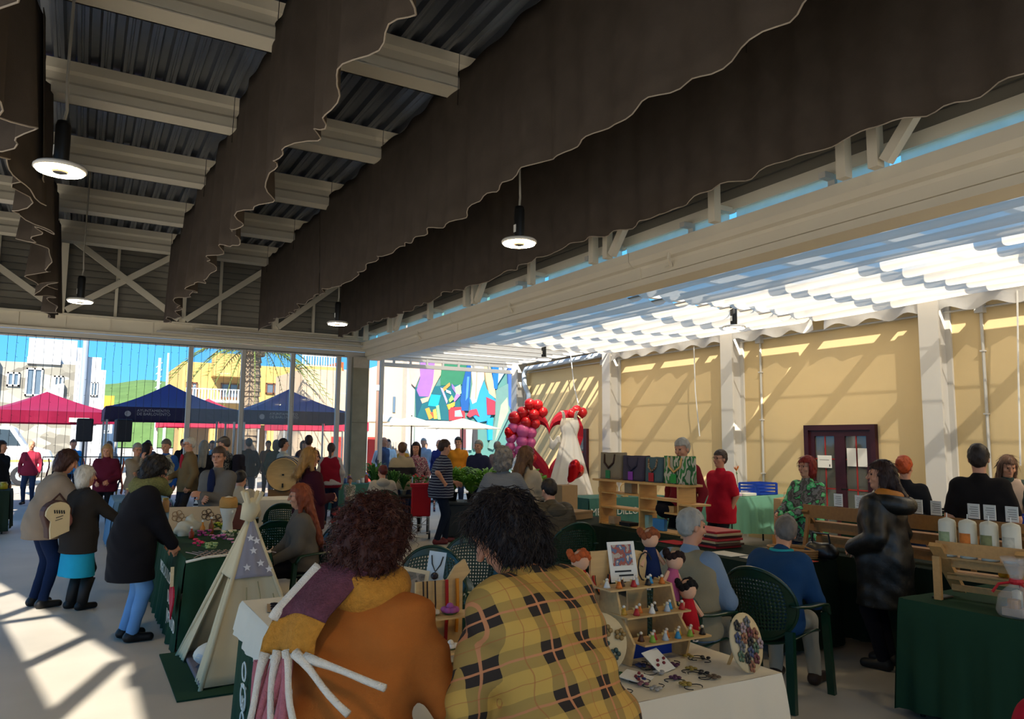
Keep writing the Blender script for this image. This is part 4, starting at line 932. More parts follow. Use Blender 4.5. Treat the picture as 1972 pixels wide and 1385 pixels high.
# row along the aisle
_, cE = table(.85, 1.55, 6.95, 9.1, .75, GRN, (.73, .7, .7, .735), 'trestle table of the flower stall behind the play tent', 'dark green cloth of the flower stall, behind the play tent', .03, .05, 7)
for i, s in enumerate(('MERCADILLO', 'DE', 'JVENTUD')): text(s, .15, WLET, cE, frame((-.35-.075, -.55 if i else .2, .48-i*.16), (0, -1, 0), (0, 0, 1)))
table(.72, 1.28, 9.35, 11.4, .75, GRN, (.6, .6, .6, .72), 'trestle table with the little yellow-edged house', 'dark green cloth under the little yellow-edged house', .03, .04, 8)
o = thing('tablecloth', 'blue-grey overcloth on the table with the little house', 'tablecloth', (1.0, 10.6, 0), 0, 'cloths on the stalls')
cloth_mesh(-.29, .29, -1.0, .75, .758, (.0, .2, .2, .5), .025, .05, 9, .3).ob('cloth', BLUC, o, True)
table(.62, 1.3, 11.7, 13.3, .75, DGRN, (.6, .6, .6, .72), 'trestle table stacked with cups and small jars', 'blackish green cloth under the cups and small jars', .03, .04, 10)
table(.56, 1.4, 13.6, 15.2, .75, BLUC, (.6, .6, .6, .7), 'farthest trestle table of the aisle row', 'blue-grey cloth at the far end of the aisle row', .03, .04, 11)
_, cL = table(-3.2, -1.02, 16.6, 17.4, .78, DGRN, (.74, .7, .6, .7), 'trestle table cut by the left picture edge', 'blackish green cloth with a round white emblem at the left edge', .015, .03, 12)
e = B().tube([(.16*math.cos(a), 0, .16*math.sin(a)) for a in [2*PI*i/16 for i in range(17)]], .008, 4).ball((0, 0, 0), (.07, .004, .08), 8, 5).ob('emblem', WLET, cL); e.location = (.62, -.45, .4)
# right-hand stalls
table(4.8, 6.3, .9, 3.18, .745, GRN, (.7, .6, .7, .70), 'candle stall table in the right foreground', 'plain dark green cloth of the candle stall', .016, .03, 13)
table(5.0, 5.85, 4.45, 6.2, .75, DGRN, (.7, .7, .6, .62), 'dark table the two seated men face', 'blackish cloth of the table the two seated men face', .02, .03, 14)
table(6.0, 6.65, 3.0, 5.25, .76, DGRN, (.7, .6, .6, .7), 'dark table carrying the wooden display racks', 'blackish cloth under the wooden display racks', .02, .03, 15)
table(5.55, 6.25, 6.3, 8.75, .74, DGRN, (.6, .7, .7, .62), 'table carrying the wooden shelf of tote bags', 'blackish green cloth under the wooden shelf of tote bags', .02, .03, 16)
_, cH = table(9.5, 11.05, 9.2, 9.95, .86, LGRN, (.62, .5, .5, .6), 'long table by the wall with the blue crate', 'pale green cloth by the wall under the blue crate', .016, .03, 17)
_, cK = table(8.3, 9.1, 3.1, 6.2, .86, GRN, (.7, .7, .7, .74), 'vegetable stall table near the wall', 'green cloth with white letters on the vegetable stall', .015, .03, 18)
text('MERCADILLO', .17, WLET, cK, frame((-.4-.06, .5, .46), (0, -1, 0), (0, 0, 1)))
_, cP = table(7.6, 9.4, 10.6, 11.4, .8, TEAL, (.66, .6, .6, .6), 'craft table behind the tote-bag shelf', 'teal cloth with white letters behind the tote-bag shelf', .016, .03, 19)
text('MERCADILLO', .17, WLET, cP, frame((-.9, -.45, .52), (1, 0, 0), (0, 0, 1)))
table(5.1, 7.0, 16.8, 17.5, .76, TEAL, (.68, .6, .6, .6), 'far table of crockery beside the concrete pillar', 'grey-green cloth of the far crockery table', .02, .03, 20)
table(2.2, 3.6, 12.9, 13.7, .76, WCL, (.5, .4, .4, .4), 'small table behind the seated pair', 'cream cloth on the small table behind the seated pair', .02, .03, 21)
# ---- green plastic garden chairs ----
PLG = mat('green_plastic', '#10301f', .28, noise=4, amt=.1, spec=.5)
def make_chair():
    t = thing('garden_chair', 'green plastic garden chair', 'chair', (0, 0, 0), 0, 'green plastic garden chairs')
    def seat(u, v):
        x = (u-.5)*.46*(1-.06*v); y = .24-.46*v; return (x, y, .43+.018*math.cos((u-.5)*4)*-1+.02*(u-.5)**2*4-.025*v+(.0 if v > .08 else -.02))
    bevel(solid(B().grid(seat, 10, 10).ob('seat', PLG, t, True), .012), .004, 1)
    def bk(u, v):       # u, v in -1..1 -> oval shell
        x = u*math.sqrt(max(0, 1-v*v/2)); y = v*math.sqrt(max(0, 1-u*u/2))
        X = x*.265; Zt = .66+y*.245; return (X, -.235-.10*(y+.6)*.6+.28*X*X/.265/1.0, Zt)
    nu, nv = 41, 35; vs = [bk(2*i/nu-1, 2*j/nv-1) for i in range(nu+1) for j in range(nv+1)]; fs = []
    for i in range(nu):
        for j in range(nv):
            uc, vc = (2*i+1)/nu-1, (2*j+1)/nv-1
            if i % 2 and j % 2 and abs(uc) < .78 and abs(vc) < .74: continue
            fs.append((i*(nv+1)+j, (i+1)*(nv+1)+j, (i+1)*(nv+1)+j+1, i*(nv+1)+j+1))
    solid(B().add(vs, fs).ob('backrest', PLG, t, True), .010)
    rim = [bk(u, v) for u, v in [(-1+2*i/12, 1) for i in range(13)]+[(1, 1-2*i/12) for i in range(1, 13)]+[(1-2*i/12, -1) for i in range(1, 13)]+[(-1, -1+2*i/12) for i in range(1, 13)]]
    B().tube(rim, .013, 6).ob('back_rim', PLG, t, True)
    for sx in (-1, 1):
        def arm(u, v):
            P_ = [(.255, -.24, .67), (.285, -.1, .655), (.295, .08, .65), (.285, .2, .635), (.275, .245, .56)]
            k = u*4; i = min(3, int(k)); f = k-i; p = [P_[i][c]+(P_[i+1][c]-P_[i][c])*f for c in range(3)]
            return (sx*(p[0]+(v-.5)*.06), p[1], p[2])
        solid(B().grid(arm, 14, 3).ob('armrest', PLG, t, True), .016)
        B().bar((sx*.262, .245, .57), (sx*.275, .29, 0), .05, .04, (0, 1, 0)).ob('leg', PLG, t)
        B().bar((sx*.225, -.23, .5), (sx*.265, -.31, 0), .055, .045, (0, 1, 0)).ob('leg', PLG, t)
    return t
CH = make_chair(); CH_used = [False]
def chair(x, y, az, lab):
    o = CH if not CH_used[0] else copy_tree(CH); CH_used[0] = True
    o.location = (x, y, 0); o.rotation_euler.z = -R(az); o['label'] = lab; return o
chair(4.38, 3.86, 75, 'green garden chair of the seated man in the blue pullover')
chair(3.62, 3.98, 75, 'green garden chair of the seated man in the tan waistcoat')
chair(2.4, 5.4, 205, 'empty green garden chair between the two bending women')
chair(3.0, 5.95, 212, 'empty green garden chair half hidden by the plaid coat')
chair(4.68, 6.98, 5, 'green garden chair of the man in the olive jacket')
chair(2.1, 7.72, -95, 'green garden chair of the woman with the green hair clip')
chair(2.0, 8.5, 20, 'empty green garden chair beside the woman with the green hair clip')
chair(4.72, 12.75, 15, 'green garden chair of the person in the cream hoodie')
chair(2.55, 10.6, 25, 'green garden chair next to the man bent in a cream shirt')
chair(1.95, 11.2, 20, 'green garden chair of the man bent in a cream shirt')
chair(1.32, 11.75, 30, 'green garden chair of the boy in the striped top') if False else None
# ---------------- the people of the market ----------------
N = .017
# foreground pair
orange = mat('rust_knit', '#a8602a', .95, noise=14, amt=.14, bump=.5, bscale=420, spec=.08)
PO = person('woman in a rust-coloured sweater and fringed scarf seen from behind', .73, 2.22, 42, 1.575, lean=17, head=(16, 18), hl=(-.14, .42, 1.02), hr=(.24, .36, .98), fat=1.16, res=.013, hs=2600, hair=('curly', '#3d1a12'), top=(orange, 1., .30, .022), bottom=('pants', '#1d2030'), wr=.010)
PLAID = stripes_mat('mustard_plaid', '#b58f45', [('x', .13, .46, .0, '#7d663a', .7), ('z', .13, .46, .0, '#7d663a', .55), ('xz', .13, .46, .0, '#2e2620', 1.), ('x', .13, .05, -.205, '#b87850', .9), ('z', .13, .05, -.205, '#b87850', .9), ('x', .13, .02, .28, '#9a5a34', .6), ('z', .13, .02, .28, '#9a5a34', .6)], .9, (1, 1, 1), 24)
PP = person('woman in a mustard plaid coat bending over the jewellery', 1.30, 1.89, -14, 1.66, lean=31, head=(-22, 26), hl=(-.25, .3, .80), hr=(.2, .5, .92), fat=1.14, hunch=.55, res=.013, hs=2600, hair=('wavy', '#1b1315'), top=(PLAID, 1., .34, .026), bottom=('pants', '#1c1c22'), wr=.010)
# fringed scarf of the rust sweater
def fringe_scarf(P):
    S_ = P['S']; nb = P['nb']; t = P['o']
    PLM = mat('scarf_plum', '#5f3540', 1., noise=60, amt=.5, bump=.8, bscale=160); MUS = mat('scarf_mustard', '#b3792c', 1., noise=60, amt=.35, bump=.8, bscale=160); WHT = mat('scarf_cream', '#d8cdbd', 1., noise=60, amt=.12, bump=.7, bscale=200); PNK = mat('scarf_pink', '#a8636a', 1., noise=60, amt=.25, bump=.6, bscale=200)
    sc0 = scarf(P, MUS, .058)
    V = P['V']; tu = Vector(P['tu'].tolist()); bn = Vector((0, -tu.z, tu.y)); A = V(nb)
    def f(u, v, ex=0):
        x = -.03-.10*min(1, u*1.5)-.17*(v-.4)*(1+.15*u); arch = .10*math.sin(min(1, u*2.4)*PI)*(1-u)
        off = .07+.105*min(1, (u*2.2))-.05*max(0, -x-.12)/.1+.012*math.sin(v*7)+ex
        return A+Vector((x, 0, 0))+tu*(.07-.32*u+.02*math.sin(v*PI))+bn*off
    for a, b_, m in ((0, .52, PLM), (.52, .84, MUS)):
        solid(B().grid(lambda u, v, a=a, b_=b_: f(a+(b_-a)*u, v), 14, 12).ob('scarf_end', m, t, True), .02)
    B().tube([f(i/20*.5, 1.0, .004) for i in range(21)], .019, 7).ob('scarf_edge', WHT, t, True)
    for k in range(5):
        u0, v0 = .83, .08+k*.19; dx = (.26, .2, .1, .03, -.02)[k]; ln = (.06, .14, .24, .25, .24)[k]
        p = Vector(f(u0, v0)); pts = [p+Vector((dx*s+.008*math.sin(s*5+k), 0, 0))-tu*(ln*s)+bn*(.018+.02*s) for s in [i/7 for i in range(8)]]
        B().tube(pts, [.016, .013, .0105, .0095, .0095, .010, .010, .011], 7).ob('tassel', WHT, t, True)
    for k in range(6):
        p = Vector(f(.82, .4+k*.1)); ln = .36+.05*math.sin(k*2.3)
        pts = [p+Vector((.02*math.sin(s*3+k), 0, 0))-tu*(.02+ln*s)+bn*(.008+.0*s) for s in [i/8 for i in range(9)]]
        B().tube(pts, [.014]*8+[.018], 7).ob('tassel', PNK, t, True)
fringe_scarf(PO)
# left aisle
P = person('woman in a beige jacket with her hand at her chin', -.27, 9.4, 72, 1.65, lean=20, head=(8, 14), hl=(-.2, .12, .8), hr=(.1, .34, 1.33), res=N, hair=('bob', '#3a2018'), top=('#8d7a67', 1., .16, .024), bottom=('pants', '#16233f'), shoes='#151414', fat=1.1)
B().ball(P['V'](P['hip'])+Vector((.02, -.165, .05)), .011, 8, 5).ob('back_button', BLK, P['o'])
P2 = person('short grey-haired woman in a dark coat and turquoise skirt', .07, 9.12, 62, 1.46, lean=4, head=(15, 0), hl=(-.18, .1, .8), hr=(.2, .46, 1.0), res=N, hair=('bob', '#b5aea2'), top=('#2b2724', 1., .22, .026), bottom=('skirt', '#2296b8', .5), shoes='#171516', fat=1.12)
for j, kn, an in P2['legs']:
    B().tube([P2['V'](an)+Vector((0, 0, -.06)), P2['V'](an+(kn-an)*.3), P2['V'](an+(kn-an)*.75)], [.05, .055, .066], 12).ob('boot_shaft', mat('boot_black', '#191717', .6), P2['o'], True)
P = person('woman in a black coat and mossy snood bending over the flowers', .47, 7.55, 84, 1.61, lean=15, head=(0, 24), hl=(-.1, .32, .9), hr=(.12, .34, .86), res=.015, hair=('wavy', '#17110f'), top=('#17161a', 1., .34, .032), bottom=('pants', '#5c86b5'), shoes='#121112', fat=1.2, face=True)
scarf(P, mat('moss_knit', '#66653c', 1., noise=70, amt=.7, bump=1., bscale=120), .075, .06); glasses(P)
# by the glass front, left to right
person('person in black with a pale scarf at the left picture edge', -1.3, 18.0, 120, 1.68, hair=('bob', '#2c1e18'), top=('#1a1a1d', 1., .2, .02)) and None
P = person('blonde woman in a maroon jacket holding a bag', .5, 16.4, 195, 1.64, head=(0, 14), hl=(-.12, .22, 1.0), hr=(.12, .24, .98), hair=('long', '#a67f4f', .2), top=('#5a1a2c', 1., .12, .025), bottom=('pants', '#161619'), res=.02, face=True)
P = person('man in a beige pullover with his hand on his mouth', 1.0, 16.3, 150, 1.66, head=(10, 10), hr=(-.02, .17, 1.42), hl=(.1, .2, 1.12), hair=('short', '#8b8378'), top=('#8c7c68', 1., .1), bottom=('pants', '#1c1c20'), res=.02, face=True); glasses(P)
B().bar((-.12, .15, 1.35), (-.14, .2, .85), .16, .04).ob('dark_shawl', fabric('#1a1a22'), P['o'])
person('dark-haired woman in a grey cardigan facing the glass', 1.25, 17.2, 80, 1.67, hair=('bob', '#241a1a'), top=('#5b605f', 1., .15))
P = person('man in a cream waistcoat with blue sleeves', 1.5, 16.1, 215, 1.74, head=(0, 12), hair=('short', '#5d544c'), top=('#28508c', 1., .1), bottom=('pants', '#3a3a3f'), face=True)
def vest(P, c, hem=.1):
    def f(s):
        hip, ch, nb, tu = P['hip'], P['ch'], P['nb'], P['tu']; wa = (hip+ch)/2
        F = P['fat']; s.cap(hip+[-.07*F, 0, 0], hip+[.07*F, 0, 0], .118*F+.032, .118*F+.032, .06); s.cap(hip+[0, .01, .03], wa, .125*F+.03, .125*F+.03, .06); s.cap(wa+[-.05*F, 0, 0], wa+[.05*F, 0, 0], .122*F+.03, .122*F+.03, .06); s.cap(ch+[-.075*F, 0, 0], ch+[.075*F, 0, 0], .112*(F*.6+.4)+.034, .112*(F*.6+.4)+.034, .06); s.cap(nb-tu*.07+[-.1, 0, 0], nb-tu*.07+[.1, 0, 0], .095, .095, .05)
        s.wrinkle(.004, 40); X, Y, Z = s.P(); s.cut(P['hz']-hem-Z+0*X+0*Y)
    return part_sdf(P, 'waistcoat', f, c if not isinstance(c, str) else fabric(c), np.minimum(P['hip'], P['nb'])-[.35, .3, .2], np.maximum(P['hip'], P['nb'])+[.35, .3, .2])
vest(P, '#b3a98c')
P = person('white-haired man in a brown jacket over red', 1.85, 15.5, 262, 1.78, head=(0, 8), hair=('short', '#b8b2a6'), top=('#6f5a3c', 1., .16, .026), bottom=('pants', '#2b2b30'), face=True, hr=(.1, .3, 1.0)); glasses(P)
B().ball(P['V'](P['ch'])+Vector((0, .13, .05)), (.07, .04, .15), 8, 6).ob('red_shirt_front', fabric('#9c2332'), P['o'], True)
P = person('person in a grey headscarf seen from behind', 2.35, 17.3, 20, 1.72, hair=('long', '#8c8578', .35), top=('#24242a', 1., .2))
P = person('man in a flat cap and patterned jacket with a dark backpack', 2.42, 15.05, 300, 1.8, head=(0, 20), hair=('short', '#4a4038'), top=(patch_mat('dark_print', ['#1b1b1e', '#232326', '#6f6d68', '#1d1c1f'], 26), 1., .15, .024), bottom=('pants', '#26262c'), hl=(-.1, .3, 1.0), hr=(.1, .32, 1.0), face=True)
def cap_on(P, c, peak=.07):
    H_ = P['HL']; b = B(); n = 14; pf_ = []
    for i in range(6):
        a = i/5*PI/2; pf_.append([H_(.096*math.cos(a)*math.cos(q), -.005+.118*math.cos(a)*math.sin(q)+.02*math.sin(a), .06+.062*math.sin(a)) for q in [2*PI*j/n for j in range(n)]])
    b.add([p for r_ in pf_ for p in r_], [(i*n+j, i*n+(j+1) % n, (i+1)*n+(j+1) % n, (i+1)*n+j) for i in range(5) for j in range(n)])
    b.ball(H_(0, .1, .062), (.05, peak*.7, .01), 10, 5); return b.ob('cap', fabric(c), P['o'], True)
cap_on(P, '#6e675e')
bp = thing('backpack', 'dark backpack worn by the man in the flat cap', 'backpack', P['o'].location+Vector((0, 0, 1.05)), P['o'].rotation_euler.z)
bevel(B().box(-.16, .16, -.34, -.18, 0, .42).ob('pack', fabric('#1d1a22'), bp), .06, 3); B().box(-.1, .1, -.36, -.34, .06, .2).ob('pocket', fabric('#1d1a22'), bp)
P = person('short-haired woman in a grey blazer with folded hands', 1.5, 9.75, 222, 1.66, head=(-10, 4), hl=(.02, .26, 1.14), hr=(.0, .28, 1.1), res=.018, hair=('short', '#4c3b30'), top=('#6f6860', 1., .22, .022), bottom=('pants', '#23232a'), face=True, fat=1.1); glasses(P, '#8a6a60')
B().ball(P['V'](P['ch'])+Vector((0, .135, .02)), (.055, .03, .2), 8, 6).ob('navy_blouse', fabric('#1c2340'), P['o'], True)
P = person('boy in a white striped top sitting with his head down', 1.72, 12.0, 20, 1.45, sit=.42, lean=24, head=(20, 15), hair=('short', '#2c2320'), top=(stripes_mat('white_stripes', '#cfcac0', [('z', .13, .22, 0, '#24242a', 1)]), 1., .05), res=.02)
P = person('man in a cream shirt sitting bent forward, seen from behind', 2.0, 11.3, 18, 1.74, sit=.44, lean=30, head=(12, 14), hair=('short', '#2a2422'), top=('#b8ad98', 1., .05, .02), fat=1.12, res=.02)
P = person('blonde woman in a burgundy jacket turned to one side', 2.5, 9.35, 80, 1.66, head=(6, 0), hl=(-.05, .27, 1.08), hr=(.08, .28, 1.1), res=.017, hair=('long', '#a5773f', .16), top=('#3d1620', 1., .2, .024), bottom=('pants', '#20222c'), face=True, fat=1.1)
B().tube([P['HL'](-.08, .03, .1), P['HL'](0, .06, .125), P['HL'](.08, .03, .1)], .008, 5).ob('sunglasses', BLK, P['o'])
P = person('woman in a maroon waistcoat with tied hair, seen from behind', 4.63, 15.7, 22, 1.69, hair=('pony', '#3d2a24'), top=('#a8a2a0', 1., .06), bottom=('pants', '#1b2238'), shoes='#5a3a28', res=.02, fat=1.15); vest(P, '#7c1626', .12)
person('toddler in a pale patterned jumper beside the maroon waistcoat', 5.22, 16.2, 215, .95, hl=(-.02, .2, .95), hr=(.06, .2, .95), hair=('short', '#5c3a26'), top=(patch_mat('speckled', ['#bfb8ac', '#a89f92', '#5f6f5a', '#c9c2b6'], 30), 1., .1), bottom=('pants', '#4f6d8c'), shoes='#d5d5d5', face=True, res=.024)
person('man in a dark shirt facing the glass', 4.6, 17.4, 15, 1.86, hair=('short', '#3a2a22'), top=('#25263a', .3, .1))
person('man in a pale shirt turned to one side by the barrel', 3.85, 16.6, 85, 1.78, hair=('short', '#2d2421'), top=('#c6bfae', 1., .1), face=True)
P = person('person in a cream hoodie sitting among the plants', 4.78, 12.95, 14, 1.66, sit=.44, lean=14, head=(-20, 18), hair=('bun', '#5c1f18'), top=('#a89d8d', 1., .05, .03), res=.02, fat=1.12)
B().ball(P['V'](P['nb'])+Vector((0, -.1, -.02)), (.13, .07, .09), 12, 6).ob('hood', fabric('#a89d8d'), P['o'], True)
# red-haired seated woman of the play-tent stall
P = person('seated woman with long auburn hair held by a green clip', 2.02, 7.7, -82, 1.64, sit=.44, lean=6, head=(6, 2), hair=('long', '#7c3a1e', .42), top=('#5d564e', 1., .05, .02), bottom=('pants', '#17171c'), res=.015, face=True, fat=1.12, hl=(-.15, .3, .62), hr=(.12, .34, .6)); glasses(P, '#9a8a80')
B().ball(P['HL'](.02, -.115, -.03), (.03, .016, .02), 8, 5).ob('hair_clip', mat('clip_green', '#2c9c78', .3), P['o'], True)
# around the plants
STR = stripes_mat('navy_stripes', '#1d1f33', [('z', .045, .24, .0, '#8f949c', .9)])
P = person('man in a striped polo shirt with a hand on his hip', 5.5, 12.05, 98, 1.78, lean=5, head=(4, 6), hl=(-.16, .3, 1.0), hr=(.25, .0, 1.0), res=.018, hair=('short', '#3b2a20'), top=(STR, .42, .14, .016), bottom=('pants', '#18202f'), shoes='#5c1f24', face=True, fat=1.3, feet=[(-.1, .12), (.1, -.08)])
person('person in a beige and black jumper behind the plants', 5.6, 14.15, 10, 1.72, hair=('short', '#5c3d26'), top=(stripes_mat('beige_black', '#9b8a6e', [('z', .8, .2, -.35, '#1f1b1e', 1)]), 1., .1), fat=1.15)
person('dark long-haired woman in a floral blouse behind the plants', 6.02, 14.45, 205, 1.73, hair=('long', '#241614', .25), top=(patch_mat('floral', ['#6b1f3c', '#c9a8a4', '#2a1a22', '#a83a5c', '#e0d0c8'], 34), 1., .1), face=True)
P = person('man in an orange jacket and sunglasses outside by the mural', 8.3, 17.2, 215, 1.86, hair=('short', '#2a221e'), top=('#c77a1e', 1., .12, .02), face=True); glasses(P, '#111111')
person('grey-haired man in a navy jacket behind the big plants', 7.15, 13.85, 235, 1.78, hair=('short', '#8c857c'), top=('#2c2c42', 1., .12, .024), face=True)
person('man in a mauve pullover walking away by the mural', 9.0, 16.4, 60, 1.76, hair=('short', '#77706a'), top=('#7a6560', 1., .1))
# middle
P = person('grey-haired woman in a grey knitted jumper seen from behind', 4.32, 7.75, 40, 1.68, lean=8, head=(10, 8), hl=(-.2, .25, 1.05), hr=(.28, .28, 1.0), res=.016, hair=('curly', '#77706a'), top=(mat('grey_knit', '#6b6d72', .95, noise=8, amt=.12, bump=.9, bscale=60, stretch=(.4, .4, 4)), 1., .2, .024), bottom=('pants', '#20222a'), fat=1.2)
P = person('woman in a cream top holding an orange flower', 4.98, 8.3, 78, 1.70, hl=(-.05, .35, 1.16), hr=(.06, .34, 1.06), res=.018, hair=('long', '#5f4028', .2), top=('#b3a38c', 1., .1), bottom=('pants', '#1b1c22'), face=True)
P = person('man in an olive quilted jacket sitting with his back turned', 4.66, 7.14, 8, 1.72, sit=.44, lean=16, head=(-6, 16), hair=('short', '#241c18'), top=(mat('olive_quilt', '#3d3527', .6, noise=6, amt=.1, bump=.9, bscale=14, stretch=(.3, .3, 3)), 1., .06, .045), bottom=('pants', '#1b1b1f'), fat=1.15, res=.015)
B().ball(P['V'](P['nb'])+Vector((0, -.13, -.06)), (.14, .07, .11), 12, 6).ob('hood', MATS['olive_quilt'], P['o'], True)
P = person('grey-haired man in a red cardigan behind the tote bags', 6.75, 7.35, 260, 1.82, head=(0, 12), hair=('short', '#a39c8f'), top=('#7c2028', 1., .1), bottom=('pants', '#17171b'), face=True, res=.018)
P = person('man in a red shirt looking to one side', 7.75, 7.7, 272, 1.67, hl=(-.2, .02, .85), hr=(.2, .0, .82), hair=('short', '#4a3b31'), top=('#c01f30', .42, .2, .02), bottom=('pants', '#24262c'), face=True, res=.016, fat=1.08); glasses(P, '#4a3a34')
P = person('red-haired woman in a green and grey patterned blouse', 7.2, 5.82, 275, 1.62, hl=(-.02, .36, 1.02), hr=(.1, .38, 1.04), hair=('bob', '#7c2016'), top=(patch_mat('green_grey_print', ['#5a544d', '#7a756d', '#4a4540', '#4fb56a', '#8ccf98'], 11), 1., .18, .024), face=True, res=.016, fat=1.15); glasses(P, '#8a6a60')
PUF = mat('black_puffer', '#14120f', .45, noise=5, amt=.15, bump=.5, bscale=18, spec=.45)
P = person('woman in a black padded coat with an orange-lined hood', 5.68, 3.87, -12, 1.63, head=(-32, -2), hl=(-.2, .17, 1.0), hr=(.18, .17, .98), res=.013, hair=('long', '#2b1712', .14), top=(PUF, 1., .38, .045), bottom=('pants', '#15161f'), shoes='#201f20', face=True, fat=1.12, wr=.005)
def hood(P):
    nb = P['nb']; H1 = lambda s: [s.cap(nb+[.13*math.cos(a), -.06+.1*math.sin(a), .03+.03*math.sin(a)], nb+[.13*math.cos(a+.35), -.06+.1*math.sin(a+.35), .03+.03*math.sin(a+.35)], .05, .05, .03) for a in [PI*.95+.35*i for i in range(6)]]
    part_sdf(P, 'hood_lining', H1, mat('hood_orange', '#b06a22', .6, noise=8, amt=.15), nb-[.3, .3, .2], nb+[.3, .3, .2], .012)
    H2 = lambda s: [s.cap(nb+[.15*math.cos(a), -.08+.12*math.sin(a), -.03+.03*math.sin(a)], nb+[.15*math.cos(a+.35), -.08+.12*math.sin(a+.35), -.03+.03*math.sin(a+.35)], .065, .065, .04) for a in [PI*.9+.35*i for i in range(7)]]
    part_sdf(P, 'hood', H2, PUF, nb-[.35, .35, .25], nb+[.35, .35, .2], .013)
hood(P)
person('person with bright copper hair behind the black padded coat', 7.75, 5.0, 60, 1.64, hair=('bun', '#b5481c'), top=('#1b1b1e', 1., .1), head=(20, 0), res=.018)
person('man in a black T-shirt and jeans seen from behind', 7.2, 3.92, 64, 1.77, hl=(-.25, .02, .84), hr=(.24, .06, .86), hair=('short', '#2b211b'), top=('#1b1716', .4, .12, .018), bottom=('pants', '#2c3e52'), res=.014, fat=1.15)
P = person('smiling woman in a pale waistcoat behind the oranges', 9.55, 4.9, 225, 1.66, lean=8, head=(0, 20), hl=(-.1, .4, 1.0), hr=(.12, .3, 1.0), hair=('long', '#5a4030', .2), top=('#2e3a36', 1., .1), bottom=('pants', '#444444'), face=True, res=.018); vest(P, '#a48e7c')
# the two seated men
P = person('grey-haired man with a moustache in a tan waistcoat, seated', 3.66, 3.98, 72, 1.64, sit=.43, lean=10, head=(30, 4), hl=(-.15, .36, .74), hr=(.16, .34, .76), hair=('short', '#9c968c'), top=('#77879a', 1., .05, .02), bottom=('pants', '#8a8272'), res=.013, face=True, fat=1.25)
vest(P, '#8d8066', .05)
B().tube([P['HL'](-.024, .098, -.05), P['HL'](0, .108, -.046), P['HL'](.024, .098, -.05)], [.004, .009, .004], 6).ob('moustache', hairmat('#a8a298'), P['o'], True)
P = person('grey-haired man in a blue pullover seated with his back turned', 4.38, 3.88, 70, 1.62, sit=.43, lean=36, head=(-28, 4), hl=(-.16, .42, .74), hr=(.14, .44, .7), hair=('short', '#6b6158'), top=('#1f3f63', 1., .1, .022), bottom=('pants', '#9c9484'), shoes='#33241c', res=.013, fat=1.2, feet=[(-.12, .36), (.16, .44)])
B().tube([P['V'](P['nb'])+Vector((.075*math.cos(a), .07*math.sin(a), .03)) for a in [2*PI*i/16 for i in range(17)]], .014, 6).ob('turquoise_collar', fabric('#2f9ca0'), P['o'], True)
P = person('child in red clothing at the bottom right picture corner', 2.52, 1.16, 10, 1.25, hair=('long', '#20120e', .2), top=('#a3182a', 1., .2, .03), res=.016, fat=1.15)
# ---- outside ----
OUT = [('woman in a black jacket seen through the glass', 3.85, 20.4, 10, 1.78, ('short', '#2a2422'), '#1e2024'), ('person in a dark green printed jacket seen through the glass', 4.5, 20.2, 15, 1.74, ('bob', '#4a4038'), '#22362c'),
       ('man in a grey shirt near the cafe parasol pole', 7.75, 21.0, 140, 1.86, ('bald', '#8a8075'), '#3f4a63'), ('woman in an orange cape near the cafe parasol', 8.15, 20.5, 250, 1.7, ('bun', '#6b3a26'), '#c98a2e'),
       ('man in a navy jacket standing below the cream parasol', 9.05, 20.0, 240, 1.8, ('bald', '#9a9288'), '#2b2f63'), ('man in a pale cap and striped shirt below the cream parasol', 9.25, 21.6, 200, 1.84, ('short', '#9a9288'), '#8f9aa8'),
       ('man in a white shirt in the sun by the pale building', 8.7, 23.2, 200, 1.8, ('short', '#3a2a22'), '#d0cfc8'), ('woman with sunglasses in a white blouse in the sun', 8.2, 22.4, 205, 1.76, ('long', '#5c3a26', .2), '#d8d2cc'),
       ('person in a maroon shirt and dark waistcoat under the maroon tent', -1.05, 23.7, 190, 1.66, ('bald', '#a09488'), '#8c2a3c'), ('person in bright blue beside the maroon tent', -.1, 24.1, 170, 1.7, ('short', '#4a3a30'), '#2f8fc8'),
       ('person in pale clothes under the first dark blue tent', .75, 23.6, 190, 1.66, ('bob', '#6b5a4a'), '#c8c2c0'), ('person in grey under the first dark blue tent', 1.7, 23.4, 200, 1.7, ('short', '#2f2723'), '#59616b'), ('person in black under the first dark blue tent', 2.6, 23.2, 160, 1.74, ('short', '#241f1c'), '#22242a'),
       ('person in light blue between the dark blue tents', 3.45, 23.8, 190, 1.7, ('bob', '#5a463a'), '#6fb0d4'), ('person in brown under the second dark blue tent', 5.0, 23.5, 180, 1.72, ('short', '#3a2d26'), '#6b523f'), ('person in dark purple under the second dark blue tent', 5.9, 22.9, 170, 1.72, ('bob', '#2a2024'), '#3a2a3f'),
       ('person with raised arms in blue by the thin post', 9.6, 22.3, 195, 1.72, ('short', '#4a3a30'), '#5b7ca6'), ('person in violet under the cream parasol', 10.4, 22.4, 215, 1.66, ('bob', '#5c463a'), '#5a3f7a')]
for lab, x, y, az, h_, hr_, c in OUT:
    person(lab, x, y, az, h_, hair=hr_, top=(c, 1., .12), res=.03, face=False, bottom=('pants', random.choice(['#22252e', '#2e3a52', '#3a3530'])))
P = person('woman in bright blue sitting at a cafe table by the pillar', 6.75, 20.2, 120, 1.66, sit=.45, hair=('short', '#a3442c'), top=('#1f6fd0', 1., .05), res=.026, hl=(-.1, .4, .85), hr=(.1, .42, .85))
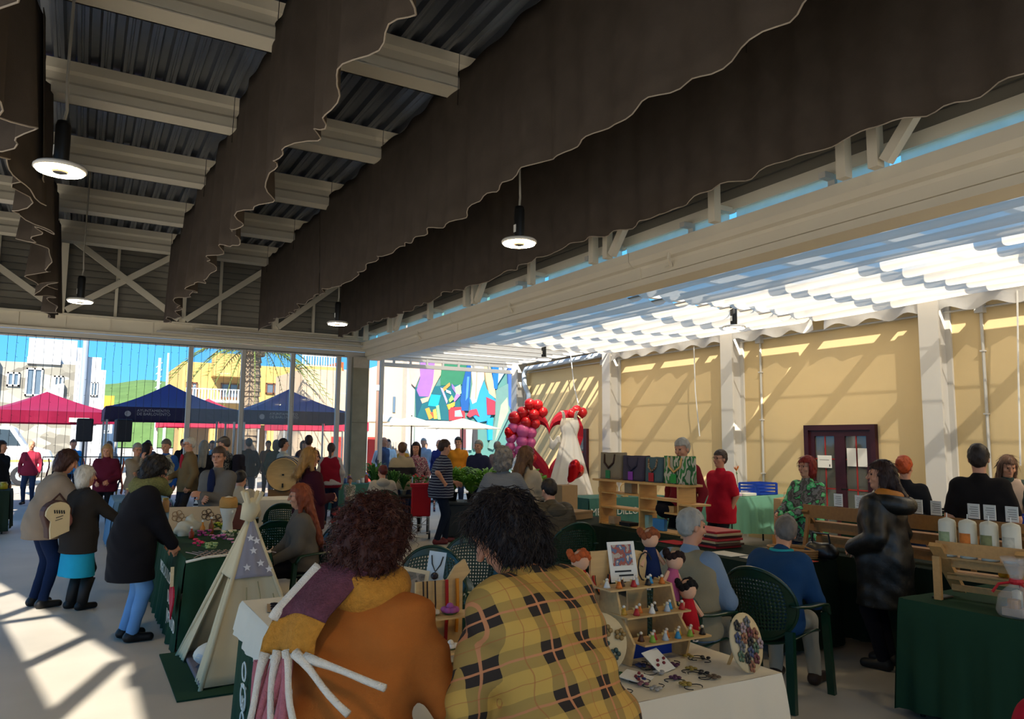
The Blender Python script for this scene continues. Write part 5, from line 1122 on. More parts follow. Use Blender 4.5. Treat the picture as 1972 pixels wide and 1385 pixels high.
# ---------------- play tent ----------------
CANV = mat('canvas_cream', '#d3c5a3', .9, noise=4, amt=.06, bump=.12, bscale=300, transl=.18)
STAR = mat('star_print_grey', '#8a8690', .9, noise=5, amt=.06); STW = mat('star_white', '#d6d3d6', .9)
tp = thing('play_tent', 'cream canvas play tent on four poles with a grey star-print yoke', 'tent', (1.22, 6.3, 0))
FT = [Vector((-.42, .5, 0)), Vector((-.38, -.52, 0)), Vector((.40, -.46, 0)), Vector((.38, .46, 0))]; AP = Vector((.01, 0, 1.16))
for k, f in enumerate(FT):
    d = (AP-f).normalized(); B().tube([f, AP+d*.2], .017, 8).ob('pole', CANV, tp, True)
def panel(a, c, t0, t1, bulge, m, name, off=0):
    def f(u, v):
        v = t0+(t1-t0)*v; p = (a+(c-a)*u)*(1-v)+AP*v; n = (c-a).cross(AP-a).normalized(); s = math.sin(u*PI)
        return p+n*(off+(bulge*math.sin(v*PI*.9)*s+.008*math.sin(u*19+v*6)*(1-v)))
    return solid(B().grid(f, 20, 18).ob(name, m, tp, True), .004)
panel(FT[1], FT[2], .02, .97, -.03, CANV, 'side_panel'); panel(FT[2], FT[3], .02, .97, -.03, CANV, 'side_panel'); panel(FT[3], FT[0], .02, .97, -.03, CANV, 'side_panel')
panel(FT[1], FT[2], .60, .96, .02, STAR, 'yoke', .008); panel(FT[0], FT[0]+(FT[1]-FT[0])*.25, .02, .6, -.02, CANV, 'door_flap'); panel(FT[1]+(FT[0]-FT[1])*.2, FT[1], .02, .6, .02, CANV, 'door_flap'); panel(FT[0], FT[1], .6, .96, .01, CANV, 'door_head')
panel(FT[2], FT[3], .60, .96, .02, STAR, 'yoke', .008)
def star(c, x, y, r):
    return [(c+x*(r*(1 if i % 2 == 0 else .42)*math.sin(PI*i/5))+y*(r*(1 if i % 2 == 0 else .42)*math.cos(PI*i/5))) for i in range(10)]
for a, c, pts in ((FT[1], FT[2], ((.3, .66), (.7, .68), (.5, .76), (.35, .84), (.68, .82), (.9, .64))), (FT[2], FT[3], ((.3, .66), (.7, .7)))):
    ex = (c-a).normalized(); n = (c-a).cross(AP-a).normalized(); ey = n.cross(ex)
    for u, v in pts:
        p = (a+(c-a)*u)*(1-v)+AP*v+n*(.034 if v < .9 else .03); B().add(star(p, ex, ey, .032), [tuple(range(10))]).ob('star', STW, tp)
for u, v0, v1 in ((.35, .55, .36), (.6, .58, .42), (.85, .5, .28)):
    B().tube([(FT[1]+(FT[2]-FT[1])*u)*(1-v)+AP*v+Vector((.004*math.sin(v*30), -.02, 0)) for v in (v0, (v0+v1)/2, v1)], .004, 4).ob('tie_cord', mat('cord_khaki', '#8f8562', .9), tp)
B().tube([AP+Vector((-.03, 0, -.05)), AP+Vector((.0, 0, .06)), AP+Vector((.03, 0, .12))], [.055, .075, .03], 10).ob('top_wrap', CANV, tp, True)
tag(B().box(-.52, .5, -.64, .62, 0, .012).ob('green_mat', GRN), 'dark green mat on the floor under the play tent', 'mat').location = (1.2, 6.28, .001)
m_ = tag(bevel(B().box(-.4, .38, -.47, .44, 0, .035).ob('floor_cushion', mat('mat_grey', '#6d666c', .9, noise=6, amt=.1, bump=.3, bscale=30)), .012), 'grey quilted floor cushion inside the play tent', 'cushion'); m_.location = (1.24, 6.3, .016)
DOT = patch_mat('dotted_cushion', ['#d5d0c4', '#d5d0c4', '#cfcbbf', '#b9bcc0', '#d5d0c4', '#cfae9a'], 16, .9, 'voronoi')
for x, y, z, lab in ((1.0, 6.25, .052, 'dotted cream pillow at the entrance of the play tent'), (1.22, 6.42, .052, 'dotted cream pillow deeper inside the play tent')):
    p = thing('pillow', lab, 'pillow', (x, y, z), .4, 'dotted pillows'); B().ball((0, 0, .085), (.16, .13, .085), 16, 10).ob('cushion', DOT, p, True); B().tube([(.155*math.cos(a), .125*math.sin(a), .085) for a in [2*PI*i/20 for i in range(21)]], .006, 4).ob('piping', WCL, p)
# ---------------- goods on the corner table ----------------
KRAFT = mat('kraft_card', '#9c7f5b', .9, noise=20, amt=.08)
for k, (x, y, n, lab) in enumerate(((1.17, 4.62, 12, 'kraft card of dark bracelets at the far corner of the corner table'), (1.3, 4.25, 12, 'kraft card of dark bracelets in the middle of the corner table'), (1.12, 4.12, 6, 'small kraft card of dark brooches near the red heart'), (1.5, 4.6, 8, 'kraft card of dark bracelets next to the auburn woman'))):
    c = thing('bracelet_card', lab, 'display card', (x, y, .766), .2*k-.2, 'kraft cards of dark jewellery')
    B().box(-.15, .15, -.11, .11, 0, .004).ob('card', KRAFT, c)
    for i in range(n): B().ball((-.11+.073*(i % 4), -.075+.07*(i//4), .012), (.027, .014, .008), 7, 4).ob('bracelet', mat('jet_bead', '#1d1a20', .35), c)
def heart_pts(r, n=20): return [(r*.062*16*math.sin(t)**3, r*.062*(13*math.cos(t)-5*math.cos(2*t)-2*math.cos(3*t)-math.cos(4*t))) for t in [2*PI*i/n for i in range(n)]]
HRED = mat('heart_red', '#a31230', .6)
tag(B().prism(heart_pts(.055), .006, lambda u, v, w: (u, v, w)).ob('felt_heart', HRED), 'small dark red felt heart on the corner table', 'heart').location = (1.08, 4.42, .766)
# ---------------- jewellery stall ----------------
LW = wood('birch_ply', '#c2a06c'); ZT = .757
def figurine(x, y, z, c, lab):
    f = thing('figurine', lab, 'figurine', (x, y, z), 0, 'tiny angel figurines')
    B().lathe([(.017, 0), (.014, .008), (.006, .03)], 8).ob('skirt', mat('bead_'+c[1:], c, .35), f, True); B().ball((0, 0, .036), .0075, 8, 5).ob('head', mat('pearl', '#d9cfc0', .3), f, True)
    for sx in (-1, 1): B().add([(0, .002, .03), (sx*.018, .006, .036), (sx*.014, .006, .02)], [(0, 1, 2)]).ob('wing', mat('wing_gold', '#c9b37a', .3, .4), f)
stand = thing('tiered_stand', 'three-tier birch stand on the jewellery table', 'display stand', (2.2, 2.92, ZT))
TIERS = ((-.06, .0, .325, .36), (-.01, -.06, .21, .38), (.04, -.12, .10, .40))
for x, y, z, L in TIERS: B().box(x, x+L, y-.10, y+.03, z-.008, z).ob('shelf', LW, stand)
for x in (0, .33): B().prism([(.08, 0), (-.16, 0), (-.19, .1), (-.1, .2), (-.06, .32), (.06, .33)], .012, lambda u, v, w, x=x: (x+w, u, v)).ob('side_panel', LW, stand)
B().box(.04, .3, -.1, -.09, .01, .09).ob('blue_card', mat('blue_card', '#1f3f9c', .7), stand)
FC = {'silver': '#a9b3bd', 'red': '#a8262a', 'white': '#d5d3cc', 'black': '#1d1b1f', 'orange': '#c76a24', 'blue': '#2f86b5', 'gold': '#b8892e', 'green': '#7fa33c', 'brown': '#4a2c22'}
SEQ = (('white', 'orange', 'brown', 'red', 'silver', 'black', 'blue', 'orange'), ('gold', 'red', 'orange', 'white', 'black', 'silver', 'blue', 'red'), ('brown', 'green', 'red', 'silver', 'orange', 'blue', 'gold', 'green', 'red', 'black'))
for ti, (seq, (x, y, z, L)) in enumerate(zip(SEQ, TIERS)):
    for i, c in enumerate(seq): figurine(2.2+x+.03+(L-.06)*i/(len(seq)-1), 2.92+y-.035-.035*(i % 2), ZT+z, FC[c], '%s tiny angel from the left on the %s tier, %s skirt' % (ORD[i], ('top', 'middle', 'lowest')[ti], c))
ph = thing('photo_print', 'photo sheet of figures standing on the top tier', 'photo', (2.34, 2.965, ZT+.326), R(-12), None, (R(-14), 0, R(-8)))
B().box(-.075, .075, 0, .004, 0, .19).ob('sheet', PAPER, ph); B().box(-.055, .055, -.002, 0, .075, .175).ob('picture', patch_mat('photo_blur', ['#a89a8a', '#b0a496', '#9c5a50', '#5f6f8a', '#c9b9a5'], 22), ph)
B().box(-.05, .04, -.002, 0, .045, .053).box(-.03, .05, -.002, 0, .025, .033).ob('caption', INK, ph)
nk = thing('necklace_bust', 'small wooden bust hung with red and orange beads behind the top tier', 'display bust', (2.23, 3.02, ZT))
B().box(-.055, .055, 0, .015, 0, .47).ob('board', LW, nk)
for k, c in enumerate(('#a8262a', '#c76a24', '#1d1b1f')): B().tube([(.05*math.cos(a)*(1-.1*k), -.012, .40+(.07+.012*k)*math.sin(a)-.04) for a in [PI+PI*i/10 for i in range(11)]], .0045, 5).ob('necklace', mat('bead_'+c[1:], c, .35), nk)
nk = thing('necklace_bust', 'round-topped wooden bust with a dark cord behind the photo sheet', 'display bust', (2.46, 3.02, ZT))
B().prism([(-.06, 0), (.06, 0), (.06, .38)]+[(.06*math.cos(a), .40+.06*math.sin(a)) for a in [PI*i/8 for i in range(9)]]+[(-.06, .38)], .014, lambda u, v, w: (u, w, v)).ob('board', LW, nk)
B().tube([(.04+.045*math.cos(a), -.012, .38+.07*math.sin(a)) for a in [2*PI*i/12 for i in range(13)]], .004, 5).ob('necklace', INK, nk)
def doll(x, y, z, c, hc_, lab, rot=(0, 0, 0)):
    d = thing('rag_doll', lab, 'doll', (x, y, z), 0, 'rag dolls of the jewellery stall', rot)
    B().ball((0, 0, .25), (.045, .042, .05), 12, 8).ob('head', mat('doll_skin', '#d0a283', .9), d, True); B().lathe([(.06, .06), (.045, .14), (.025, .21)], 10).ob('dress', fabric(c), d, True)
    b = B()
    for k in range(14): a = 2*PI*k/14; b.ball((.045*math.cos(a), .012+.04*math.sin(a), .275+.012*math.sin(3*a)), .02, 6, 4)
    b.ob('hair', mat('yarn_'+hc_[1:], hc_, 1., bump=.6, bscale=80), d, True)
    for sx in (-1, 1): B().tube([(sx*.02, 0, .07), (sx*.03, -.02, 0)], .014, 6).ob('leg', stripes_mat('doll_socks', '#cfcac4', [('z', .02, .5, 0, '#2a2a2c', 1)]), d); B().tube([(sx*.03, 0, .19), (sx*.075, -.02, .12)], .011, 6).ob('arm', MATS['doll_skin'], d)
doll(2.12, 3.03, ZT+.18, '#a8262a', '#b5562a', 'rag doll with orange yarn hair behind the tiered stand'); doll(2.60, 2.97, ZT+.16, '#b0567a', '#2a1a16', 'rag doll with dark hair and pink dress beside the tiered stand', (0, R(14), 0)); doll(2.68, 2.9, ZT+.02, '#b01c28', '#1b1614', 'rag doll with black yarn hair and red dress at the foot of the stand'); doll(2.56, 3.04, ZT+.26, '#1d2a50', '#8a4a2a', 'rag doll in navy peeping over the tiered stand')
def round_board(x, y, z, r, lab, rot, items, cols):
    d = thing('round_board', lab, 'display board', (x, y, z), 0, 'round jewellery boards', rot)
    o = B().lathe([(.01, 0), (r-.004, 0), (r, .004), (r, .012), (.01, .012)], 36).ob('board', mat('birch_face', '#c9b690', .6, noise=3, amt=.1), d, True); o.matrix_local = Matrix.Translation((0, 0, r)) @ Matrix.Rotation(PI/2, 4, 'X')
    rr = random.Random(int(x*100))
    for i in range(items):
        a = i*2.4; q = r*.85*math.sqrt((i+.5)/items); px, pz = q*math.cos(a), r+q*math.sin(a)*.95; c = cols[i % len(cols)]
        j = B(); n = 5
        for k in range(n): t_ = 2*PI*k/n; j.ball((px+.016*math.cos(t_), -.018, pz+.016*math.sin(t_)), (.011, .005, .011), 6, 4)
        j.ob('brooch', mat('enamel_'+c[1:], des(c), .4, .2), d, True)
    B().tube([(r*.3, .02, r*1.4), (r*.35, .16, .0)], .008, 5).ob('prop', LW, d)
round_board(2.62, 2.44, ZT, .125, 'round board of flower brooches on an easel at the table corner', (R(-14), 0, R(14)), 16, ('#2a2a30', '#b5603a', '#3f4f8a', '#8a2f3a', '#6b6f7a', '#4f7a5a', '#b58f96'))
round_board(2.0, 2.72, ZT, .13, 'round board of earrings beside the plaid coat', (R(-10), 0, R(-20)), 9, ('#3f5f55', '#a8403a', '#3a342f', '#c08a2e', '#6d6f72'))
round_board(1.62, 2.9, ZT, .15, 'round board of dark rings between the two women', (R(-10), 0, R(-25)), 8, ('#2a2624', '#6d6558', '#a39880', '#3a3a40'))
JC = (('#a8262a', 'red'), ('#6b2f5c', 'plum'), ('#2f7a4a', 'green'), ('#c7a02e', 'amber'), ('#2f3f8a', 'blue'), ('#1d1b1f', 'black'), ('#a85a6b', 'pink'), ('#7a5a3a', 'bronze'), ('#b8b4b0', 'silver'))
rr = random.Random(11)
for i in range(30):
    x = 1.78+.155*(i % 6)+rr.uniform(-.03, .03); y = 2.45+.073*(i//6)+rr.uniform(-.015, .015); c, n = JC[(i*4+i//6) % 9]
    if (x-2.62)**2+(y-2.5)**2 < .018 or x > 2.66: continue
    j = thing('pendant_necklace', '%s pendant, %s along %s row of jewellery on the cream cloth' % (n, ORD[i % 6], ('the front', 'the second', 'the middle', 'the fourth', 'the back')[i//6]), 'necklace', (x, y, ZT+.004), rr.uniform(0, 6), 'necklaces laid on the cream cloth')
    b = B(); k_ = rr.choice((3, 4, 5))
    for k in range(k_): a = 2*PI*k/k_; b.ball((.017*math.cos(a), .017*math.sin(a), .006), (.014, .011, .006), 7, 4)
    b.ob('pendant', mat('enamel_'+c[1:], des(c, .3), .4, .2), j, True)
    B().tube([(.02+.03*math.cos(a)+.02, .045*math.sin(a), .003) for a in [.6+5*s/10 for s in range(11)]], .0022, 4).ob('cord', INK, j)
for k, (x, y, lab) in enumerate(((2.02, 2.66, 'white card of little studs by the round earring board'), (2.3, 2.62, 'white folded card with a red pendant'), (2.14, 2.55, 'white card with a pink pendant'))):
    c = thing('jewellery_card', lab, 'display card', (x, y, ZT+.002), .3*k, 'white jewellery cards', (R(35 if k == 1 else 8), 0, .3*k)); B().box(-.06, .06, 0, .12, 0, .003).ob('card', PAPER, c)
    for i in range(4): B().ball((-.035+.024*i, .04+.02*(i % 2), .007), .008, 6, 4).ob('stud', mat('enamel_a8262a', '#a8262a', .3), c, True)
# small stands between the two women
s2 = thing('stepped_stand', 'stepped birch stand between the two women', 'display stand', (1.5, 3.0, ZT))
for x, y, z in ((-.05, -.14, .035), (-.02, -.02, .12), (.0, .16, .22)): B().box(x-.16, x+.16, y-.06, y+.06, z-.008, z).ob('shelf', LW, s2); B().box(x-.15, x-.14, y-.05, y+.05, 0, z-.008).box(x+.14, x+.15, y-.05, y+.05, 0, z-.008).ob('side_panel', LW, s2)
def blossom(x, y, z, c, lab, n=7, r=.02):
    f = thing('fabric_flower', lab, 'flower', (x, y, z), 0, 'fabric flowers on the stalls'); b = B()
    for k in range(n): a = 2*PI*k/n; b.ball((r*math.cos(a), r*math.sin(a), r*.8), (r*.75, r*.75, r*.5), 7, 4)
    b.ball((0, 0, r*1.3), r*.7, 7, 4); b.ob('petals', mat('petal_'+c[1:], c, .8), f, True); B().ball((0, 0, r*.3), (r*1.3, r*1.3, r*.3), 8, 4).ob('leaf_base', mat('leafy', '#5f7a4a', .8), f)
blossom(1.5, 3.16, ZT+.22, '#9c4f8a', 'purple blossom on the stepped stand', 8, .026); blossom(1.42, 3.17, ZT+.22, '#c9b9a5', 'beige blossom on the stepped stand'); blossom(1.5, 2.97, ZT+.12, '#c8cbb8', 'pale green blossom on the stepped stand'); blossom(1.42, 2.98, ZT+.12, '#d6cdc0', 'cream blossom on the stepped stand'); blossom(1.44, 2.86, ZT+.035, '#c0857c', 'dusty pink blossom low on the stepped stand'); blossom(1.52, 2.85, ZT+.035, '#d2b9b0', 'pale pink blossom low on the stepped stand')
nk = thing('necklace_bust', 'wooden bust with a red tassel and orange beads between the two women', 'display bust', (1.52, 3.32, ZT))
B().prism([(-.12, 0), (.12, 0), (.12, .33), (.16, .37), (.13, .43), (.08, .40), (.04, .34), (-.12, .34)], .016, lambda u, v, w: (u, w, v)).ob('board', LW, nk)
for k, (x, c, l) in enumerate(((-.09, '#2a1f1c', .2), (-.07, '#2a1f1c', .22), (-.03, '#2a1f1c', .2), (.03, '#a01c1c', .27), (.085, '#c77a1e', .24))): B().tube([(x, -.012, .345), (x+.004, -.014, .34-l*.5), (x, -.012, .34-l)], .004 if k < 3 else .009, 5).ob('necklace', mat('bead_'+c[1:], c, .4), nk)
fr_ = thing('picture_frame', 'pale framed picture leaning beside the rust sweater', 'picture', (1.38, 3.42, ZT+.25), 0, None, (R(-20), R(12), R(-18)))
B().box(-.1, .1, 0, .014, 0, .15).ob('frame', wood('frame_pale', '#c9b795'), fr_); B().box(-.08, .08, -.003, 0, .02, .13).ob('picture', patch_mat('dim_picture', ['#5b544c', '#6b645a', '#8a7f72', '#4f4a44'], 14), fr_)
B().box(-.06, .06, .01, .06, -.25, 0).ob('stand_block', LW, fr_)
cd = thing('necklace_card', 'white card with a dark round pendant behind the wooden bust', 'display card', (1.53, 3.42, ZT+.30), 0, None, (R(-8), R(8), R(-25)))
B().box(-.042, .042, 0, .003, -.02, .16).ob('card', mat('card_blue_white', '#b9c8d2', .8), cd); B().box(-.03, .03, .003, .02, -.3, .02).ob('prop', LW, cd); B().tube([(-.028, -.004, .14), (-.02, -.004, .1), (0, -.004, .065), (.02, -.004, .1), (.028, -.004, .14)], .003, 4).ob('cord', INK, cd); B().ball((0, -.005, .045), (.018, .004, .018), 10, 5).ob('pendant', mat('dark_resin', '#2b2022', .3), cd, True)
sg = thing('sign_card', 'small dark red sign card beside the rust sweater', 'sign', (1.3, 3.2, ZT+.01), 0, None, (R(-18), 0, R(-22)))
B().box(-.06, .06, 0, .006, 0, .11).ob('card', mat('sign_red', '#5c1a1f', .6), sg); B().box(-.065, .065, .001, .008, -.004, .115).ob('border', PAPER, sg); text('DO', .03, WLET, sg, frame((.0, -.003, .02), (1, 0, 0), (0, 0, 1)))
tag(B().lathe([(.034, 0), (.034, .05), (.037, .052), (.034, .055), (.034, .11), (.038, .115), (.034, .12), (.034, .17), (.028, .17), (.028, .02)], 16).ob('bamboo_cup', wood('bamboo', '#7a4f2c'), None, True), 'bamboo cup standing behind the plaid sleeve', 'cup').location = (1.86, 2.98, ZT)
tag(B().tube([(.05*math.cos(a)*(1+.1*math.sin(3*a)), .04*math.sin(a), .006+.006*math.sin(2*a)) for a in [i*.5 for i in range(40)]], .003, 4).ob('cable_coil', BLK), 'coil of black cable at the front of the jewellery table', 'cable').location = (1.2, 2.52, ZT+.003)
blossom(1.34, 2.55, ZT+.003, '#b5925c', 'gold shell brooch at the front of the jewellery table', 6, .018); blossom(1.42, 2.62, ZT+.003, '#c08a96', 'rose shell brooch at the front of the jewellery table', 6, .016)
# ---------------- flower stall and the aisle tables ----------------
ZE = .752
bd = thing('print_board', 'cream board printed with dark flower outlines', 'board', (1.2, 9.0, ZE), R(-12), None, (R(-14), 0, R(-10)))
B().box(-.3, .32, 0, .012, 0, .26).ob('board', mat('board_cream', '#b39c7c', .8), bd); B().box(.32, .5, 0, .014, 0, .27).ob('brown_end', wood('board_brown', '#5a2a1c'), bd)
for cx_, cz_, c in ((-.16, .13, '#8a6a4a'), (.14, .14, '#3f2418')):
    g = B()
    for qx, qz in ((-.05, .03), (.05, -.03)):
        for k in range(5): a = 2*PI*k/5; g.tube([(cx_+qx+.035*math.cos(a)+.028*math.cos(t_), -.004, cz_+qz+.035*math.sin(a)+.028*math.sin(t_)) for t_ in [2*PI*j/10 for j in range(11)]], .003, 4)
    g.ob('flower_print', mat('print_'+c[1:], c, .8), bd)
mh = thing('mannequin_head', 'white foam head wearing a mustard knitted band', 'mannequin head', (1.4, 8.35, ZE), R(20))
B().lathe([(.07, 0), (.055, .05), (.045, .14), (.06, .2), (.078, .27), (.08, .33), (.06, .39), (.01, .41)], 16, (0, 0, 0), 1, 1.15).ball((0, -.085, .25), (.012, .02, .02), 6, 4).ob('head', mat('foam_white', '#c9c4b6', .8), mh, True)
B().lathe([(.083, .29), (.089, .30), (.088, .36), (.07, .4), (.066, .395)], 16, (0, 0, 0), 1, 1.15).ob('knit_band', mat('mustard_knit', '#b5874a', 1., bump=.8, bscale=120), mh, True)
def bouquet(x, y, z, c, lab, r=.1, n=12):
    f = thing('bouquet', lab, 'bouquet', (x, y, z), 0, 'bunches of flowers on the flower stall'); q = random.Random(int(x*991+y*37)); b = B(); g = B()
    for i in range(n):
        a = q.uniform(0, 6.28); s = r*math.sqrt(q.random()); px, py, pz = s*math.cos(a), s*math.sin(a), .03+.05*q.random()
        for k in range(5): t_ = 2*PI*k/5; b.ball((px+.012*math.cos(t_), py+.012*math.sin(t_), pz+.02), (.012, .012, .01), 6, 4)
        for k in range(2): t_ = q.uniform(0, 6.28); g.add([(px, py, pz), (px+.05*math.cos(t_), py+.05*math.sin(t_), pz+.015), (px+.03*math.cos(t_+.4), py+.03*math.sin(t_+.4), pz+.03)], [(0, 1, 2)])
    b.ob('blossoms', mat('petal_'+c[1:], c, .8), f, True, 'stuff'); g.ob('leaves', mat('bouquet_leaf', '#4a6b3a', .8), f, False, 'stuff')
for x, y, c, lab, r in ((1.0, 7.38, '#c4355c', 'red rose lying at the front of the flower stall', .05), (1.2, 7.7, '#b56a9a', 'pink and mauve bunch on the flower stall', .09), (1.05, 7.15, '#8fa06b', 'greenish bunch at the corner of the flower stall', .06), (1.38, 8.0, '#d6cfae', 'cream bunch in the middle of the flower stall', .1), (1.15, 8.1, '#9c3f7a', 'violet bunch behind the rose', .07), (1.3, 7.35, '#c98aa0', 'pale pink bunch near the rope net', .08), (1.38, 8.75, '#a8b53f', 'yellow-green bunch in front of the printed board', .06)): bouquet(x, y, ZE, c, lab, r)
for x, y, h_, c, lab in ((1.18, 8.5, .14, '#c77a24', 'orange bottle on the flower stall'), (1.05, 8.3, .1, '#8a3a24', 'red-brown jar on the flower stall'), (1.28, 8.6, .16, '#7a4a24', 'amber bottle in front of the printed board'), (1.1, 8.72, .13, '#5f7a6b', 'grey-green bottle in front of the printed board')):
    b_ = thing('bottle', lab, 'bottle', (x, y, ZE), 0, 'bottles on the flower stall'); B().lathe([(.024, 0), (.026, .01), (.026, h_*.6), (.01, h_*.8), (.01, h_)], 12).ob('glass', mat('bottle_'+c[1:], c, .2), b_, True); B().lathe([(.012, h_), (.012, h_+.02)], 10).ob('cap', PAPER, b_)
bg_ = thing('plastic_bag', 'crumpled white plastic bag on the flower stall', 'bag', (1.06, 8.6, ZE)); sd = SDF([-.2, -.2, -.02], [.2, .2, .3], .016); sd.cap([-.05, 0, .06], [.06, 0, .07], .09, .08, .05); sd.cap([0, 0, .1], [.02, .02, .2], .06, .02, .05); sd.wrinkle(.014, 60); link('bag', np_mesh('bag', [sd.out()]), mat('bag_white', '#cdc9b6', .5, transl=.3), bg_)
net = thing('rope_net', 'pale rope net with a white corded edge hanging over the flower stall', 'net', (1.2, 7.05, ZE))
ROPE = mat('rope_white', '#cfc8b8', .9)
B().tube([(-.36, -.16, -.02), (-.2, -.18, .012), (0, -.14, .014), (.2, -.16, .014), (.34, -.1, .016)], .011, 6).ob('edge_cord', ROPE, net, True)
for k in range(12):
    x = -.3+k*.052; B().tube([(x, -.17, .012), (x+.1, .02, .02), (x+.16, .22, .012)], .004, 4).ob('net_cord', mat('rope_mauve', '#9c8a86', .9), net); B().tube([(x+.1, -.165, .012), (x+.02, .03, .018), (x-.02, .2, .012)], .004, 4).ob('net_cord', MATS['rope_mauve'], net)
fl = thing('red_paddle', 'dark red fabric fan hanging at the front of the flower cloth', 'fan', (.765, 7.0, .42), 0)
B().prism([(x_*2.4, z_*2.4) for x_, z_ in heart_pts(.065)], .012, lambda u, v, w: (-w, u, v)).ob('fan', HRED, fl); B().bar((-.01, 0, .1), (-.01, .02, .26), .025, .02).ob('handle', wood('handle_pale', '#cbb68e'), fl)
# little house, cups, jars on the farther aisle tables
lh = thing('toy_house', 'olive little arched house edged in yellow', 'toy house', (.84, 11.0, .76), R(-6))
OLV = mat('olive_card', '#5a5426', .8); YED = mat('yellow_edge', '#c7a23c', .7)
B().prism([(-.11, 0), (.11, 0), (.11, .2)]+[(.11*math.cos(a), .2+.09*math.sin(a)) for a in [PI*i/8 for i in range(1, 8)]]+[(-.11, .2)], .14, lambda u, v, w: (u, w, v)).ob('body', OLV, lh)
for x0, x1, z0, z1 in ((-.09, -.03, .13, .2), (.02, .07, .1, .17)): B().box(x0-.01, x1+.01, -.004, 0, z0-.01, z1+.01).ob('window', YED, lh); B().box(x0, x1, -.007, -.004, z0, z1).ob('pane', mat('pane_dark', '#3a3a22', .4), lh)
B().box(-.115, .115, -.006, 0, .06, .068).box(-.115, -.107, -.006, 0, 0, .2).box(.107, .115, -.006, 0, 0, .2).ob('edging', YED, lh)
CUPC = (('#b5483f', 'red'), ('#b8bcc4', 'silver'), ('#3f5f95', 'blue'), ('#d5d0c8', 'white'), ('#8a5a7a', 'mauve'))
for i in range(14):
    c, n = CUPC[i % 5]; r_ = i//5
    u = thing('cup', '%s cup, %s in %s row of the cup table' % (n, ORD[i % 5], ('the near', 'the middle', 'the far')[r_]), 'cup', (.72+.11*(i % 5)+.02*r_, 12.0+.28*r_, .755), 0, 'cups on the aisle table')
    B().lathe([(.03, 0), (.042, .085), (.036, .085), (.028, .01)], 12).ob('wall', mat('glaze_'+c[1:], c, .3), u, True); B().tube([(.036, 0, .02), (.065, 0, .03), (.065, 0, .06), (.04, 0, .07)], .006, 5).ob('handle', mat('glaze_'+c[1:], c, .3), u)
bouquet(.95, 14.2, .755, '#b5324a', 'bunch of red paper flowers on the farthest aisle table', .12, 16)
jar = lambda x, y, z, c, lab, r=.045, h_=.13: (lambda j: (B().lathe([(r*.9, 0), (r, .01), (r, h_*.8), (r*.7, h_*.95)], 12).ob('glass', mat('jar_'+c[1:], c, .15), j, True), B().lathe([(r*.78, h_*.95), (r*.78, h_*1.1)], 12).ob('lid', mat('lid_gold', '#b59a4f', .3, .5), j)))(thing('jar', lab, 'jar', (x, y, z), 0, 'jars on the stalls'))
jar(.95, 11.2, .76, '#a87a4a', 'tall brown jar behind the little house', .06, .2); jar(1.08, 11.28, .76, '#b58a5a', 'pale brown jar behind the little house', .05, .18); jar(.8, 14.6, .755, '#8a6a5a', 'brown jar on the farthest aisle table')
bag = thing('shoulder_bag', 'cream rounded backpack of the short grey-haired woman', 'backpack', (-.1, 8.86, .78), R(20), None, (R(4), R(-14), R(30)))
CRM = mat('bag_cream', '#c9b690', .7, noise=4, amt=.08); BRN = mat('bag_brown', '#4a2f28', .6)
B().prism([(-.10, 0), (.09, .02), (.12, .2)]+[(.01+.12*math.cos(a), .24+.10*math.sin(a)) for a in [PI*i/8 for i in range(9)]]+[(-.07, .17), (-.09, .1)], .02, lambda u, v, w: (u, -w, v)).ob('front', CRM, bag); bevel(B().prism([(-.11, 0), (.10, 0), (.13, .2)]+[(.01+.13*math.cos(a), .24+.11*math.sin(a)) for a in [PI*i/8 for i in range(9)]]+[(-.1, .1)], .09, lambda u, v, w: (u, w, v)).ob('body', BRN, bag), .012)
B().ball((.12, .05, .12), (.05, .05, .08), 10, 6).ob('pink_pocket', fabric('#8a5a58'), bag, True); B().tube([(.0, .08, .33), (.12, .12, .38), (.2, .1, .2), (.14, .08, .02)], .012, 6).ob('strap', BRN, bag)
q = B()
for k in range(5): q.box(-.03+k*.022, -.018+k*.022, -.024, -.02, .24-.008*k, .275-.008*k)
q.box(-.02, .05, -.024, -.02, .19, .196); q.box(-.03, .04, -.024, -.02, .165, .17); q.ob('lettering', INK, bag)
for i, (x, y, c, lab) in enumerate(((-1.25, 16.75, '#b5482a', 'orange pot on the left edge table'), (-1.6, 16.8, '#8a2a3a', 'red pot on the left edge table'), (-1.15, 17.05, '#b5a02a', 'yellow pot on the left edge table'))): jar(x, y, .785, c, lab, .07, .12)
cr = thing('clothes_rail', 'rail of hanging clothes behind the maroon-jacket woman', 'clothes rail', (.3, 18.3, 0))
B().tube([(-.9, 0, 0), (-.9, 0, 1.35), (.9, 0, 1.35), (.9, 0, 0)], .015, 6).ob('frame', MATS['dark_metal'], cr)
for i in range(16):
    c = ('#5a1f2c', '#2a2a30', '#a8a29a', '#7a2a5a', '#3a4a6a', '#8a7a4a', '#b5543a')[i % 7]; x = -.8+i*.105
    solid(B().grid(lambda u, v: (x+.02*math.sin(v*9+i), (u-.5)*(.16+.28*min(1, v*2.5)), 1.32-.75*v), 6, 8).ob('garment', fabric(c), cr, True), .02)
